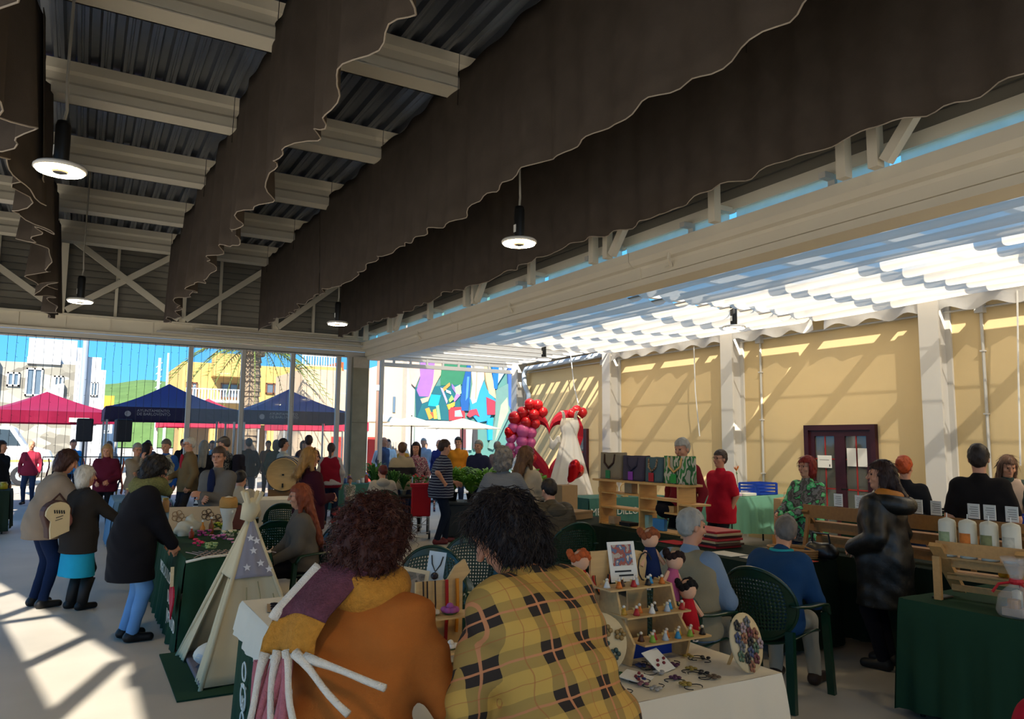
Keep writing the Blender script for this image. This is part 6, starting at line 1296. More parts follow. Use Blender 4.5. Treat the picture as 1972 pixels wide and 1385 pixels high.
# ---------------- tote-bag shelf ----------------
PINE = wood('pine', '#cf9f5e')
sh = thing('shelf_unit', 'pine shelf unit carrying four tote bags', 'shelf', (5.9, 7.1, .742))
for y in (-.72, -.06, .72): B().box(-.13, .13, y-.012, y+.012, 0, .53).ob('upright', PINE, sh)
B().box(-.15, .15, -.82, .84, .53, .555).ob('top_board', PINE, sh)
for y0, y1, z in ((-.05, .7, .2), (-.05, .7, .38), (-.7, -.07, .22), (-.7, -.07, .36), (-.7, .7, .0)): B().box(-.12, .12, y0, y1, z, z+.018).ob('shelf_board', PINE, sh)
B().box(-.14, .14, -.95, -.73, .33, .35).ob('side_ledge', PINE, sh)
def tote(y, w_, h_, m, lab, hm, tagc, d_=.16):
    t = thing('tote_bag', lab, 'bag', (5.9, y, 1.298), 0, 'tote bags on the pine shelf')
    def f(u, v):
        a = 2*PI*u; cx_, sx_ = math.cos(a), math.sin(a); px = math.copysign(abs(cx_)**.45, cx_)*d_/2*(1-.25*v); py = math.copysign(abs(sx_)**.35, sx_)*w_/2*(1+.04*v); return (px, py, h_*v+.004*math.sin(py*30))
    solid(B().grid(f, 40, 8).ob('body', m, t, True), .006); B().box(-d_/2, d_/2, -w_/2+.02, w_/2-.02, 0, .008).ob('base', m, t)
    B().tube([(-d_*.4, -w_*.25, h_-.02), (-d_*.5, -w_*.22, h_*.62), (-d_*.55, 0, h_*.42), (-d_*.5, w_*.22, h_*.62), (-d_*.4, w_*.25, h_-.02)], .013, 6).ob('handle', hm, t, True)
    B().box(-d_/2-.016, -d_/2-.012, -.04, .05, .01, .11).ob('price_card', mat('card_'+tagc[1:], tagc, .7), t)
tote(7.69, .42, .33, fabric('#8a7c66'), 'beige canvas tote with brown straps', mat('strap_brown', '#3a241c', .6), '#2f7a4a'); tote(7.24, .40, .3, fabric('#4a4350'), 'slate grey tote with a draped scarf strap', fabric('#3f3a48'), '#8a3fa0'); tote(6.86, .3, .29, fabric('#4d5f63'), 'blue-grey tote with a knotted patterned strap', patch_mat('strap_print', ['#6b4a3a', '#b59a7a', '#3a2a22', '#8a6a4a'], 60), '#a3262a'); tote(6.48, .42, .31, patch_mat('palm_print', ['#a39a86', '#2f5f34', '#b5ad98', '#3f7a40', '#8f8672'], 9, .8, 'noise', (1, 1, .5)), 'tote bag printed with green palm leaves', MATS['pine'], '#2f8a3a')
for x, y, z, sx, sy, sz, c, lab in ((5.8, 7.55, .762, .1, .12, .09, '#b59a7a', 'small kraft box low in the pine shelf'), (5.82, 7.3, .762, .14, .2, .04, '#1b1a1c', 'flat black case low in the pine shelf'), (5.83, 6.75, .762, .05, .2, .13, '#3f7fb5', 'picture book with a blue sky cover in the pine shelf'), (5.86, 6.98, .762, .06, .07, .15, '#8fb5b0', 'pale bottle box in the pine shelf'), (5.9, 7.35, 1.142, .1, .14, .12, '#a8906a', 'cream cards standing on the upper pine shelf'), (5.85, 6.55, .98, .08, .12, .07, '#b5925c', 'wooden box on the middle pine shelf')):
    tag(bevel(B().box(-sx/2, sx/2, -sy/2, sy/2, 0, sz).ob('display_box', mat('box_'+c[1:], c, .7, noise=9, amt=.25)), .004), lab, 'box', 'boxes in the pine shelf').location = (x, y, z)
tag(B().ball((0, 0, .1), (.1, .14, .1), 14, 8).ball((0, .05, .16), (.06, .08, .06), 10, 6).ob('black_pouch', fabric('#17151a'), None, True), 'crumpled black pouch in the pine shelf', 'bag').location = (5.86, 6.68, .9)
kb = thing('kraft_box', 'large flat kraft box on the corner of the bag table', 'box', (5.72, 8.45, .742), R(18)); bevel(B().box(-.28, .28, -.2, .2, 0, .1).ob('box', KRAFT, kb), .006); B().box(-.285, .285, -.205, .205, .085, .105).ob('lid', KRAFT, kb)
# craft table behind: hoops, heart balloon
for i in range(3):
    hp_ = thing('hoop_stand', 'wooden hoop stand, %s from the red heart balloon' % ORD[i], 'display stand', (8.0+.24*i, 10.75, .802), 0, 'wooden hoop stands')
    B().tube([(.09*math.cos(a), 0, .14+.09*math.sin(a)) for a in [2*PI*k/16 for k in range(17)]], .012, 6).ob('hoop', LW, hp_); B().box(-.06, .06, -.03, .03, 0, .02).box(-.008, .008, -.008, .008, 0, .06).ob('foot', LW, hp_); B().ball((0, 0, .14), (.085, .006, .085), 12, 6).ob('disc', mat('hoop_cream', '#c9b592', .8), hp_)
BALR = mat('balloon_red', '#c81a22', .18, spec=.6, transl=.15, amt=.05); BALP = mat('balloon_pink', '#e065a4', .2, spec=.6, transl=.2, amt=.05); FOIL = mat('foil_red', '#c4121c', .15, .5)
def heart_balloon(x, y, z, r, lab, rot=(0, 0, 0)):
    t = thing('heart_balloon', lab, 'balloon', (x, y, z), 0, None, rot); b = B(); pts = heart_pts(r, 32); n = 32; rings = []
    for s, w_ in ((1, 0), (.93, .16), (.75, .3), (.45, .4), (.1, .44)):
        rings.append((s, w_*r))
    vs = []
    for sgn in (1, -1):
        for s, w_ in rings: vs += [(p[0]*s, sgn*w_, p[1]*s) for p in pts]
    fs = []
    for h_ in range(2):
        for k in range(4):
            for i in range(n): a = h_*5*n+k*n; q_ = (a+i, a+(i+1) % n, a+n+(i+1) % n, a+n+i); fs.append(q_ if h_ == 0 else q_[::-1])
        fs.append(tuple(range(h_*5*n+4*n, h_*5*n+5*n)))
    b.add(vs, fs).ob('balloon', FOIL, t, True); B().tube([(0, 0, -r), (.01, 0, -r-.1)], .005, 4).ob('neck', FOIL, t)
heart_balloon(7.25, 10.5, 1.28, .22, 'shiny red heart balloon above the craft table', (R(20), R(25), R(30)))
tag(B().bar((0, 0, 0), (0, 0, .4), .3, .26).ob('carton', KRAFT), 'upright kraft carton below the shiny red heart balloon', 'box').location = (6.95, 10.35, .66)
tag(B().box(-.25, .25, -.25, .25, 0, .66).ob('plinth_box', WHITE), 'white plinth under the upright kraft carton', 'plinth').location = (6.95, 10.35, 0)
# ---------------- red heart, dress and balloons by the wall ----------------
hf = thing('heart_arch', 'big ruffled red fabric heart standing by the wall', 'decoration', (9.58, 14.95, .35), R(-33))
RUF = mat('ruffle_red', '#b0142c', .7, noise=20, amt=.15, bump=.5, bscale=40)
pts = heart_pts(1.0, 64)
vs = []; n = 64
for i, (a, c) in enumerate(pts):
    for s, w_ in ((1.0, 0), (.86, .12+.03*(i % 2)), (.68, .14), (.56, 0), (.68, -.1), (.86, -.1)): vs.append((a*s*.8*(1+.012*(i % 2)), w_, 1.38+c*s*1.05))
solid(B().add(vs, [(i*6+k, ((i+1) % n)*6+k, ((i+1) % n)*6+(k+1) % 6, i*6+(k+1) % 6) for i in range(n) for k in range(6)]).ob('ruffle', RUF, hf), .004)
B().bar((0, .05, -.35), (0, .05, .4), .08).box(-.3, .3, -.2, .3, -.35, -.31).ob('stand', WHITE, hf)
dr = thing('white_dress', 'long white dress hanging in front of the red heart', 'dress', (9.68, 14.25, .1), R(-33))
DRS = mat('dress_white', '#dcd6cc', .85, noise=5, amt=.05, transl=.2)
def df(u, v):
    a = 2*PI*u; zz = 2.2-1.75*v; r0 = .17+.05*math.sin(min(1, v*5)*PI)+max(0, v-.25)*.45; fold = 1+.09*math.sin(a*9+v*3)*min(1, v*2)
    return (r0*math.cos(a)*fold, r0*.6*math.sin(a)*fold, zz)
solid(B().grid(df, 72, 24).ob('gown', DRS, dr, True), .004)
for sx in (-1, 1): solid(B().grid(lambda u, v: (sx*(.1+.06*u+.05*v*v), -.1+.04*math.sin(u*3), 2.18+.28*v-.1*v*v), 6, 6).ob('shoulder_strap', DRS, dr, True), .01)
solid(B().grid(lambda u, v: (-.2-.25*u, -.12-.05*math.sin(u*6), 1.75-.32*v*(.4+u*.4)+.06*math.sin(u*7)), 10, 6).ob('sash', DRS, dr, True), .01)
B().tube([(0, 0, 0), (0, 0, 2.1)], .02, 6).box(-.25, .25, -.15, .15, -.1, -.06).ob('dress_stand', MATS['dark_metal'], dr)
q = random.Random(5); k = 0
def balloon(x, y, z, r, m, lab):
    t = thing('balloon', lab, 'balloon', (x, y, z), q.uniform(0, 6), 'balloons of the garland beside the red heart'); B().lathe([(.01, -r*1.15), (r*.25, -r), (r*.7, -r*.7), (r*.97, -r*.2), (r, .1*r), (r*.85, .55*r), (r*.5, .88*r), (.01, r)], 16).ob('skin', m, t, True); B().lathe([(.012, -r*1.22), (.004, -r*1.15)], 8).ob('knot', m, t)
BL = [(0, 0, 'r', .13), (.2, -.02, 'r', .13), (-.12, -.2, 'r', .15), (.1, -.24, 'r', .13), (.32, -.18, 'r', .12), (-.3, -.32, 'r', .16), (-.08, -.42, 'r', .13), (.15, -.45, 'r', .12), (-.34, -.55, 'p', .13), (-.15, -.62, 'p', .16), (.06, -.66, 'p', .13), (-.38, -.78, 'p', .13), (-.17, -.86, 'p', .14), (.05, -.88, 'p', .12), (-.4, -.98, 'p', .12), (-.2, -1.06, 'p', .14), (.02, -1.08, 'p', .12), (-.36, -1.16, 'p', .1), (-.12, -1.25, 'p', .12), (.1, -1.24, 'r', .1)]
for i, (dx, dz, c, r_) in enumerate(BL): balloon(8.95+dx*.87, 14.8-dx*.5+.04*(i % 3), 2.62+dz, r_, BALR if c == 'r' else BALP, '%s balloon, %s from the top of the garland, %s' % ('red' if c == 'r' else 'pink', (ORD+['seventeenth', 'eighteenth', 'nineteenth', 'twentieth'])[i], 'large' if r_ > .14 else 'small' if r_ < .12 else 'middling'))
for i, (dx, dz) in enumerate(((0, 0), (.16, -.05), (-.13, -.08))): balloon(10.05+dx, 14.5, 2.5+dz, .12, BALR, '%s red balloon peeping over the top of the ruffled heart' % ORD[i])
heart_balloon(8.6, 15.05, 1.92, .2, 'red foil heart balloon at the side of the pink balloons', (0, R(15), R(10)))
bk = thing('balloon_stand', 'thin white stand holding the balloon garland', 'stand', (8.95, 15.2, 0)); B().tube([(0, 0, 0), (0, .02, 1.6), (.1, 0, 2.6)], .015, 6).ob('pole', WHITE, bk); B().box(-.2, .2, -.2, .2, 0, .03).ob('base', WHITE, bk)
# ---------------- racks, papers on the dark tables ----------------
RW = wood('rack_wood', '#9c6a36')
def rack(y0, y1, lab, x=6.12, z=.762):
    t = thing('display_rack', lab, 'rack', (x, (y0+y1)/2, z), 0, 'slanting wooden racks'); w_ = (y1-y0)/2
    for k, (dx, z0, z1) in enumerate(((-.02, .30, .42), (.06, .17, .26), (.15, .03, .11))): B().bar((dx, -w_, (z0+z1)/2), (dx, w_, (z0+z1)/2), .015, z1-z0).ob('back_board', RW, t)
    for s in (-1, 1):
        B().bar((-.04, s*(w_-.03), .36), (.26, s*(w_-.03), .02), .025, .07, (0, 1, 0)).ob('side_rail', RW, t); B().bar((-.09, s*(w_-.05), 0), (-.02, s*(w_-.05), .3), .025, .035, (0, 1, 0)).ob('leg', RW, t)
    for zz, dx in ((.26, .06), (.12, .16)): B().box(dx, dx+.12, -w_+.02, w_-.02, zz-.01, zz).ob('ledge', RW, t)
    return t
rack(4.25, 4.98, 'slanting wooden rack nearest the seated men, seen from behind'); rack(3.45, 4.2, 'slanting wooden rack behind the black padded coat, seen from behind'); rack(3.02, 3.42, 'short end rack nearest the black T-shirt, seen from behind')
for i, y in enumerate((4.62, 4.4, 4.1, 3.86, 3.7, 3.4, 3.28, 3.12)):
    c = thing('price_card', 'cream printed card, %s along the top of the racks' % ORD[i], 'card', (6.135, y, 1.186), 0, 'cream cards on the racks'); B().box(-.003, .003, -.045, .045, 0, .115).ob('card', PAPER, c); q_ = B()
    for k in range(5): q_.box(-.0045, -.003, -.035, .03-.006*(k % 3), .02+.017*k, .024+.017*k)
    q_.ob('print', mat('print_grey2', '#77726c', .8), c)
bs = thing('wicker_basket', 'low wicker basket on the table of the seated men', 'basket', (5.62, 4.72, .752), R(10))
for s in range(4): B().tube([(.10*math.cos(a)*(1+.05*s), .22*math.sin(a)*(1+.03*s), .012+s*.02) for a in [2*PI*i/24 for i in range(25)]], .011, 6).ob('wicker_ring', wood('wicker', '#a87c48'), bs, True)
B().lathe([(.01, 0), (.1, 0), (.1, .008), (.01, .008)], 20, (0, 0, 0), 1, 2.1).ob('bottom', MATS['wicker'], bs); B().tube([(0, -.22, .07), (0, -.12, .1), (0, .1, .1), (0, .22, .07)], .008, 5).ob('handle', MATS['wicker'], bs)
for k in range(7): tag(bevel(B().box(-.17, .17, -.24, .24, 0, .022).ob('folder', mat(('folder_red', 'folder_brown', 'folder_cream')[k % 3], ('#a3262a', '#4a2a20', '#b59a72')[k % 3], .6)), .004), '%s folder of the pile by the moustached man, counted from the bottom' % ORD[k], 'folder', 'pile of folders').location = (5.5+.012*math.sin(k*2), 5.6+.015*math.cos(k*3), .752+k*.0235)
for i, (x, y, c, lab) in enumerate(((5.2, 5.1, '#d0cabd', 'white sheet of paper in front of the moustached man'), (5.25, 4.75, '#c9c2b4', 'white sheet of paper near the blue pullover'), (5.3, 5.9, '#b52a30', 'red plastic sleeve at the end of the dark table'), (5.45, 4.55, '#b5432c', 'orange folder under the wicker basket'))): tag(B().box(-.11, .11, -.15, .15, 0, .004).ob('paper_sheet', mat('sheet_'+c[1:], c, .8)), lab, 'paper', 'papers on the dark table').location = (x, y, .753+.0008*i)
hb = thing('handbag', 'black leather handbag on the dark rack table', 'handbag', (6.05, 3.95, .765), R(90), None); hb.location = (5.72, 4.5, .755); sd = SDF([-.2, -.12, -.02], [.2, .14, .22], .014); sd.cap([-.1, 0, .06], [.1, 0, .06], .062, .062, .03); sd.cap([-.08, 0, .1], [.08, 0, .1], .04, .04, .05); sd.wrinkle(.006, 50); link('bag', np_mesh('bag', [sd.out()]), mat('leather_black', '#121012', .4, spec=.5), hb); B().tube([(-.1, 0, .1), (-.08, 0, .22), (.08, 0, .22), (.1, 0, .1)], .009, 6).ob('strap', MATS['leather_black'], hb)
for i, (x, y, lab) in enumerate(((9.95, 8.45, 'tall kraft paper bag in front of the pale green cloth'), (10.25, 8.3, 'brown kraft paper bag behind the racks'))):
    t = thing('paper_bag', lab, 'paper bag', (x, y, .0), R(20*i), 'kraft paper bags'); B().prism([(-.15, 0), (.15, 0), (.16, .55), (.1, .6), (-.14, .58)], .14, lambda u, v, w: (u, w, v+.3)).ob('bag', KRAFT, t); B().box(-.17, .17, -.02, .16, 0, .3).ob('stool', RW, t); B().tube([(-.06, .0, .88), (-.05, 0, .98), (.05, 0, .98), (.06, 0, .88)], .006, 5).ob('handle', KRAFT, t)
def crate(x, y, z, lx, ly, h_, lab, m, rz=0):
    t = thing('crate', lab, 'crate', (x, y, z), rz, 'plastic produce crates'); b = B().box(-lx/2, lx/2, -ly/2, ly/2, 0, .012); b.ob('bottom', m, t)
    for s in (-1, 1):
        for k in range(4): zz = .01+(h_-.03)*k/3; B().box(-lx/2, lx/2, s*ly/2-.006, s*ly/2+.006, zz, zz+h_*.16).ob('slat', m, t); B().box(s*lx/2-.006, s*lx/2+.006, -ly/2, ly/2, zz, zz+h_*.16).ob('slat', m, t)
        for j in (-1, 1): B().box(s*lx/2-.015, s*lx/2+.015, j*ly/2-.015, j*ly/2+.015, 0, h_).ob('corner', m, t)
    return t
CBL = mat('crate_blue', '#1f3f9c', .4); CBK = mat('crate_black', '#1a1a1c', .5)
crate(10.55, 9.58, .865, .55, .36, .2, 'blue crate on the pale green table', CBL, .05); crate(8.6, 4.45, .865, .36, .55, .17, 'blue crate of oranges', CBL); crate(8.62, 5.1, .865, .36, .5, .16, 'black crate of green peppers', CBK); crate(8.66, 5.66, .865, .36, .5, .2, 'blue crate under the cabbage leaves', CBL)
q = random.Random(8)
ORG = mat('orange_fruit', '#d98218', .45, bump=.15, bscale=200); PEP = mat('pepper_green', '#3f6b2a', .3)
for i in range(12):
    o = thing('orange', '%s orange in the blue crate' % ORD[i], 'orange', (8.5+.075*(i % 4), 4.27+.13*(i//4)+.02*(i % 2), .94+.012*((i*7) % 3)), 0, 'oranges in the crate'); B().ball((0, 0, 0), (.045, .045, .043), 12, 8).ob('fruit', ORG, o, True); B().ball((0, 0, .043), .005, 6, 4).ob('stem', mat('stem_green', '#4a5a2a', .8), o)
for i in range(8):
    o = thing('green_pepper', '%s green pepper in the black crate' % ORD[i], 'pepper', (8.5+.07*(i % 4), 4.98+.2*(i//4), .93), q.uniform(-.4, .4), 'green peppers in the crate'); B().tube([(0, -.07, 0), (.005, -.03, .01), (0, .03, .012), (-.01, .07, 0)], [.016, .03, .028, .012], 8).ob('fruit', PEP, o, True); B().tube([(0, -.07, 0), (0, -.095, .01)], .005, 5).ob('stem', MATS['stem_green'], o)
cb = thing('cabbage', 'large pale green cabbage leaves over the blue crate', 'cabbage', (8.62, 5.6, 1.0)); CAB = mat('cabbage_leaf', '#8fb088', .7, noise=5, amt=.2, transl=.2)
for k in range(9):
    a = k*.7; solid(B().grid(lambda u, v: (math.cos(a)*(.03+.2*v)*1.0-math.sin(a)*(u-.5)*.26*math.sin(v*PI*.8+.4), math.sin(a)*(.03+.2*v)+math.cos(a)*(u-.5)*.26*math.sin(v*PI*.8+.4), .03+.17*v-.08*v*v+.03*(u-.5)**2*4+.015*math.sin(u*14)), 8, 8).ob('leaf', CAB, cb, True), .004)
for i, (c, n) in enumerate((('#b53a2a', 'tomato-red'), ('#c7a02a', 'yellow'), ('#a8503a', 'russet'), ('#b5932e', 'golden'))): o = thing('apple', '%s apple beside the cabbage leaves' % n, 'apple', (8.52+.09*(i % 2), 5.93+.09*(i//2), .905), 0, 'apples on the vegetable stall'); B().ball((0, 0, 0), (.042, .042, .04), 10, 7).ob('fruit', mat('apple_'+c[1:], c, .35), o, True); B().tube([(0, 0, .035), (.004, 0, .055)], .003, 4).ob('stem', BRN, o)
def protea(x, y, z, h_, lab):
    f = thing('orange_flower', lab, 'flower', (x, y, z), 0, 'single orange flowers'); B().tube([(0, 0, 0), (.02, 0, h_*.6), (.0, 0, h_)], .005, 5).ob('stem', mat('stem_green', '#4a5a2a', .8), f); b = B()
    for k in range(14): a = k*2.4; b.tube([(0, 0, h_), (.03*math.cos(a), .03*math.sin(a), h_+.03+.02*(k % 3)), (.05*math.cos(a), .05*math.sin(a), h_+.05+.02*(k % 3))], [.006, .005, .002], 4)
    b.ob('petals', mat('protea_orange', '#c9702a', .7), f); B().add([(0, 0, h_*.8), (.04, .01, h_*.9), (.0, .02, h_*.95)], [(0, 1, 2)]).ob('leaf', mat('leafy', '#5f7a4a', .8), f)
protea(10.05, 9.6, .865, .42, 'orange flower in front of the white column'); protea(8.75, 5.9, .865, .42, 'orange flower beside the copper-haired person')
for i, (x, c, lab) in enumerate(((9.7, '#c9a0b5', 'pink tray on the pale green table'), (10.05, '#cfcac0', 'white tray on the pale green table'))): tag(bevel(B().box(-.16, .16, -.12, .12, 0, .05).ob('tray', mat('tray_'+c[1:], c, .6)), .01), lab, 'tray', 'trays').location = (x, 9.42, .865)
# ---------------- candle stall ----------------
CW = wood('candle_rack_wood', '#bf8f56'); cr_ = thing('candle_rack', 'slanting pine rack with candles on the dark green cloth', 'rack', (5.06, 2.78, .748), R(8))
for k, (dx, z0, z1) in enumerate(((-.06, .30, .38), (.02, .21, .265), (.09, .12, .17), (.15, .04, .08))): B().bar((dx, -.3, (z0+z1)/2), (dx, .24, (z0+z1)/2), .015, z1-z0).ob('back_board', CW, cr_)
for s in (-.28, .22): B().bar((-.12, s, .36), (.22, s, .03), .03, .08, (0, 1, 0)).ob('side_rail', CW, cr_); B().bar((-.06, s+.02, 0), (-.06, s+.02, .28), .03, .045, (0, 1, 0)).ob('leg', CW, cr_)
for zz, dx in ((.28, -.05), (.17, .06)): B().box(dx, dx+.13, -.29, .23, zz-.012, zz).ob('ledge', CW, cr_)
WAX = mat('wax', '#d6d0bd', .5, transl=.15); 
for i, (y, c, lab) in enumerate(((.19, '#8f9a72', 'tall cream pillar candle with a green print, farthest on the rack'), (.065, '#c9702a', 'cream pillar candle with an orange leaf print on the rack'), (-.06, '#7a7a4f', 'cream pillar candle with pressed herbs on the rack'), (-.185, '#bdb5a0', 'tall plain cream pillar candle nearest on the rack'))):
    p = Vector((5.06, 2.78, 0))+Matrix.Rotation(R(8), 3, 'Z') @ Vector((.0, y, 0)); c_ = thing('candle', lab, 'candle', (p.x, p.y, 1.03), 0, 'pillar candles on the rack'); B().lathe([(.05, 0), (.052, .01), (.052, .22), (.045, .235), (.006, .25)], 20).ob('wax_body', WAX, c_, True); B().tube([(0, 0, .245), (.003, 0, .28)], .003, 4).ob('wick', PAPER, c_)
    B().grid(lambda u, v: (.0525*math.cos(PI+(u-.5)*1.5), .0525*math.sin(PI+(u-.5)*1.5), .06+.1*v), 6, 3).ob('printed_band', mat('band_'+c[1:], c, .7, noise=30, amt=.5), c_, True)
for i, (y, z, x) in enumerate(((-.2, .17, .1), (-.1, .17, .1), (-.02, .17, .12))): jar(5.09+x, 2.74+y, .748+z, '#b5801f', '%s honey jar on the lower ledge of the candle rack' % ORD[i], .032, .075)
CEL = mat('cellophane', '#e3e0dc', .08, alpha=.22, spec=.9); RIB = mat('ribbon_red', '#b5222a', .5)
def gift(x, y, lab, r=.1):
    g = thing('gift_bag', lab, 'gift bag', (x, y, .748), 0, 'cellophane gift bags'); B().lathe([(r*.9, 0), (r, .03), (r*.85, .12), (r*.25, .19), (r*.2, .2), (r*.55, .3), (r*.7, .34)], 18).ob('cellophane', CEL, g, True); B().lathe([(r*.3, .185), (r*.34, .2), (r*.3, .215)], 12).ob('ribbon', RIB, g)
    for a in (.3, 2.2, 4.1): B().tube([(0, 0, .2), (r*.8*math.cos(a), r*.8*math.sin(a), .18), (r*1.1*math.cos(a), r*1.1*math.sin(a), .13)], .008, 4).ob('ribbon_tail', RIB, g)
    B().box(-r*.6, r*.6, -r*.5, r*.5, .004, .05).ob('soap_box', mat('soap_card', '#a8907a', .8, noise=12, amt=.3), g); B().lathe([(.028, .05), (.028, .14), (.004, .15)], 12, (.02, .01, 0)).ob('candle', WAX, g, True); B().lathe([(.035, .05), (.035, .1)], 12, (-.04, 0, 0)).ob('jar', mat('jar_a87a4a', '#a87a4a', .15), g)
gift(4.92, 2.50, 'cellophane gift bag with a red bow nearest the table edge', .115); gift(5.22, 2.42, 'cellophane gift bag with a red bow at the picture edge', .1); gift(5.12, 2.24, 'cellophane gift bag half out of the picture', .1)
tag(bevel(B().box(-.07, .07, -.035, .035, 0, .012).ob('phone', BLK), .004), 'black phone lying under the candle rack', 'phone').location = (5.05, 3.03, .748)
# ---------------- barrel, trolley, crockery ----------------
br = thing('barrel', 'big wooden barrel lying on its side on a stand', 'barrel', (3.5, 15.0, 1.08), R(-24)); OAK = wood('oak_barrel', '#b59563'); 
o = B().lathe([(.01, -.03), (.29, -.03), (.3, -.05), (.315, -.05), (.34, .2), (.35, .42), (.34, .62), (.315, .85), (.3, .85), (.29, .83), (.01, .83)], 28).ob('staves', OAK, br, True); o.matrix_local = Matrix.Rotation(-PI/2, 4, 'X')
for yy, r_ in ((-.02, .322), (.12, .338), (.7, .338)): o = B().lathe([(r_, yy), (r_+.006, yy), (r_+.008, yy+.05), (r_, yy+.05)], 28).ob('hoop', MATS['dark_metal'], br); o.matrix_local = Matrix.Rotation(-PI/2, 4, 'X')
B().box(-.02, .02, -.05, -.03, -.02, .01).box(-.012, .012, -.06, -.03, -.25, -.17).ob('bung', MATS['dark_metal'], br)
for yy in (.1, .7): B().box(-.3, .3, yy, yy+.08, -1.08, -.3).ob('stand_leg', RW, br)
tr = thing('shopping_trolley', 'red shopping trolley beside the man in the striped shirt', 'trolley', (5.35, 12.55, 0), R(-20))
bevel(B().prism([(-.17, .42), (.17, .42), (.18, .98), (.14, 1.0), (-.16, .99)], .24, lambda u, v, w: (u, w, v)).ob('bag', mat('trolley_red', '#b50f1c', .7, noise=4, amt=.12), tr), .02); B().box(-.19, .19, -.03, .26, .93, .99).ob('flap', MATS['trolley_red'], tr)
B().tube([(-.15, .26, .1), (-.15, .28, 1.1), (.15, .28, 1.1), (.15, .26, .1)], .012, 6).ob('frame', mat('chrome', '#b5b5b0', .25, .8), tr); b = B()
for x in (-.15, 0, .15): b.bar((x, -.02, .14), (x, -.02, .42), .012)
for z in (.14, .28, .41): b.bar((-.15, -.02, z), (.15, -.02, z), .012)
b.bar((-.15, -.02, .14), (.15, .0, .41), .01); b.ob('front_grid', MATS['chrome'], tr)
for s in (-1, 1): o = B().lathe([(.01, -.015), (.075, -.015), (.075, .015), (.01, .015)], 14).ob('wheel', MATS['tyre'], tr); o.matrix_local = Matrix.Translation((s*.17, .22, .077)) @ Matrix.Rotation(PI/2, 4, 'Y')
B().prism([(-.05, 0), (.05, 0), (.07, .16), (.0, .22), (-.06, .16)], .03, lambda u, v, w: (.22+w, u, v+.5)).ob('hanging_pouch', patch_mat('pouch_print', ['#2a3a7a', '#c9c2ba', '#a8262a'], 30), tr)
for i in range(12):
    c, n = CUPC[(i*2) % 5]; jar(5.25+.14*i, 17.0+.12*(i % 3), .765, c, '%s %s jar from the pillar-side end of the far crockery table' % (ORD[11-i], n), .045, .08+.05*(i % 3))
# ---------------- plants ----------------
LEAF = [mat('leaf_a', '#6fa03c', .5, noise=6, amt=.3, transl=.35), mat('leaf_b', '#4a7a38', .5, noise=6, amt=.3, transl=.3), mat('leaf_c', '#7a8f3f', .5, noise=6, amt=.3, transl=.25), mat('leaf_red', '#9c3a3f', .6, noise=6, amt=.3, transl=.2), mat('leaf_dark', '#3a2430', .5, noise=6, amt=.3)]
POTS = [mat('pot_terracotta', '#8a5238', .8), mat('pot_white', '#b9b09c', .6), mat('pot_black', '#1d1c1b', .6)]
def plant(x, y, z, lab, kind, R_, H_, leaf, pot, n=60, flowers=None):
    t = thing('potted_plant', lab, 'plant', (x, y, z), 0, 'potted plants of the plant stall'); q = random.Random(int(x*77+y*13+z*5)); pr_ = .09 if R_ > .2 else .06; ph_ = pr_*1.7
    B().lathe([(pr_*.75, 0), (pr_, ph_*.85), (pr_*1.08, ph_*.87), (pr_*1.08, ph_), (pr_*.95, ph_), (pr_*.9, ph_*.9)], 14).ob('pot', POTS[pot], t, True); B().lathe([(.01, ph_*.9), (pr_*.92, ph_*.92)], 12).ob('soil', mat('soil', '#2f251d', 1.), t); b = B()
    for i in range(n):
        a = q.uniform(0, 6.283); L = R_*q.uniform(.6, 1.1); up_ = H_*q.uniform(.6, 1.15); w_ = (.014 if kind == 'blade' else .035)*(1+R_)
        if kind == 'blade':
            P0 = Vector((0, 0, ph_*.9)); pts = [P0+Vector((math.cos(a)*L*s, math.sin(a)*L*s, up_*(1.7*s-1.05*s*s))) for s in (0, .3, .6, .85, 1)]; nd = Vector((-math.sin(a), math.cos(a), 0)); ws = (.5, 1, 1, .6, .05); vs = []
            for p, ww in zip(pts, ws): vs += [p-nd*w_*ww, p+nd*w_*ww]
            b.add(vs, [(2*j, 2*j+1, 2*j+3, 2*j+2) for j in range(4)])
        else:
            s = q.random()**.5; c = Vector((math.cos(a)*R_*s*.9, math.sin(a)*R_*s*.9, ph_+H_*q.uniform(.15, 1)*(1.1-.5*s))); d = Vector((math.cos(a), math.sin(a), q.uniform(-.3, .7))).normalized(); sd_ = d.orthogonal().normalized(); sd_ = Matrix.Rotation(q.uniform(0, 6.28), 3, d) @ sd_; l = w_*2.2; b.add([c, c+d*l*.5+sd_*w_*.7, c+d*l, c+d*l*.5-sd_*w_*.7], [(0, 1, 2, 3)])
    b.ob('foliage', LEAF[leaf], t, False, 'stuff')
    if flowers:
        b = B()
        for i in range(14): a = q.uniform(0, 6.28); s = R_*.9*q.random()**.5; b.ball((s*math.cos(a), s*math.sin(a), ph_+H_*q.uniform(.6, 1.1)), .025, 6, 4)
        b.ob('flowers', mat('petal_'+flowers[1:], flowers, .7), t, True, 'stuff')
pb = thing('plant_bench', 'long dark planter bench under the big plants', 'bench', (6.75, 12.35, 0), R(-28))
bevel(B().box(-.95, .95, -.35, .35, .05, .62).ob('box', mat('planter_dark', '#2a3033', .6), pb), .02); B().box(-1, 1, -.38, .38, .62, .66).ob('rim', MATS['planter_dark'], pb)
for x in (-.8, .8): B().box(x-.05, x+.05, -.3, .3, 0, .06).ob('foot', BLK, pb)
pb2 = thing('plant_bench', 'black metal plant stand behind the red trolley', 'bench', (5.3, 13.6, 0)); B().box(-.6, .6, -.25, .25, .68, .72).ob('shelf', BLK, pb2)
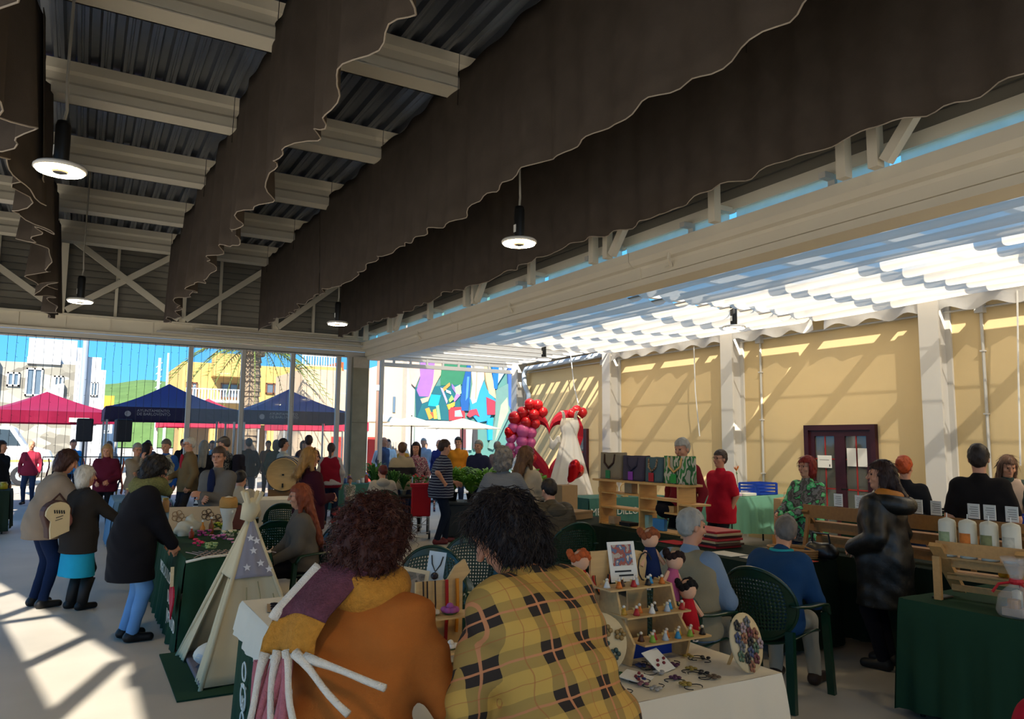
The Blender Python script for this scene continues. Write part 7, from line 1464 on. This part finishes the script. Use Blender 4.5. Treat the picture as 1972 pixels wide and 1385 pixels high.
for x in (-.55, .55):
    for y in (-.22, .22): B().box(x-.02, x+.02, y-.02, y+.02, 0, .68).ob('leg', BLK, pb2)
i = 0
def on_bench(u, v): return (6.75+u*math.cos(R(-28))-v*math.sin(R(-28)), 12.35+u*math.sin(R(-28))+v*math.cos(R(-28)))
for k, (u, v, knd, r_, h_, lf, txt_) in enumerate(((-.8, .1, 'blade', .5, .62, 0, 'tall strappy plant nearest the striped shirt'), (-.45, -.15, 'blade', .5, .5, 0, 'arching grassy plant on the near edge of the planter bench'), (-.15, .12, 'blade', .56, .6, 0, 'big arching strappy plant in the middle of the planter bench'), (.2, -.12, 'leafy', .34, .42, 2, 'rusty green bushy plant on the planter bench'), (.5, .12, 'leafy', .42, .5, 0, 'bright green bushy plant on the planter bench'), (.82, -.05, 'leafy', .26, .26, 1, 'dark green bushy plant at the far end of the planter bench'))): xx, yy = on_bench(u, v); plant(xx, yy, .66, txt_, knd, r_, h_, lf, 2, 170)
for k, (x, y, z, knd, r_, h_, lf, pt, fl_, txt_) in enumerate(((4.85, 13.6, .72, 'blade', .26, .62, 1, 2, None, 'tall thin-leaved plant behind the cream hoodie'), (5.2, 13.55, .72, 'blade', .2, .5, 1, 1, None, 'upright plant in a pale pot behind the red trolley'), (5.45, 13.65, .72, 'blade', .18, .42, 1, 1, None, 'shorter upright plant in a pale pot behind the red trolley'), (5.75, 13.6, .72, 'leafy', .22, .22, 1, 2, '#a8303a', 'red-flowered plant beside the striped shirt'), (4.75, 15.0, 0, 'leafy', .24, .34, 4, 2, None, 'dark purple-leaved plant on the floor behind the toddler'), (4.5, 14.3, 0, 'leafy', .24, .26, 3, 2, '#b5484a', 'red-leaved plant on the floor by the cream hoodie'), (5.0, 14.6, 0, 'leafy', .26, .3, 2, 2, None, 'yellow-green plant on the floor by the cream hoodie'), (6.3, 11.75, 0, 'leafy', .26, .28, 1, 2, '#9c5a7a', 'mauve-flowered plant on the floor before the planter bench'), (6.75, 11.5, 0, 'leafy', .26, .26, 0, 2, None, 'low green plant on the floor before the planter bench'), (6.05, 14.9, .0, 'leafy', .3, 1.0, 1, 2, '#a03a8a', 'tall magenta-flowered plant behind the plant stand'))): plant(x, y, z, txt_, knd, r_, h_, lf, pt, 80, fl_)
# toys under the bag table, buckets
tb = thing('toy_bag', 'bright green toy bag on a blue and red box under the bag table', 'bag', (5.2, 8.45, 0), R(20)); bevel(B().box(-.16, .16, -.12, .12, 0, .26).ob('blue_box', mat('toy_blue', '#22408a', .6), tb), .01); B().box(-.165, .165, -.125, .125, .2, .27).ob('red_lid', mat('toy_red', '#a32424', .6), tb); B().ball((0, 0, .4), (.15, .1, .14), 12, 8).ob('green_bag', mat('toy_green', '#3f9c2f', .5, noise=12, amt=.4), tb, True); B().box(-.05, .03, -.128, -.124, .06, .15).ob('yellow_label', mat('toy_yellow', '#c9a82e', .6), tb)
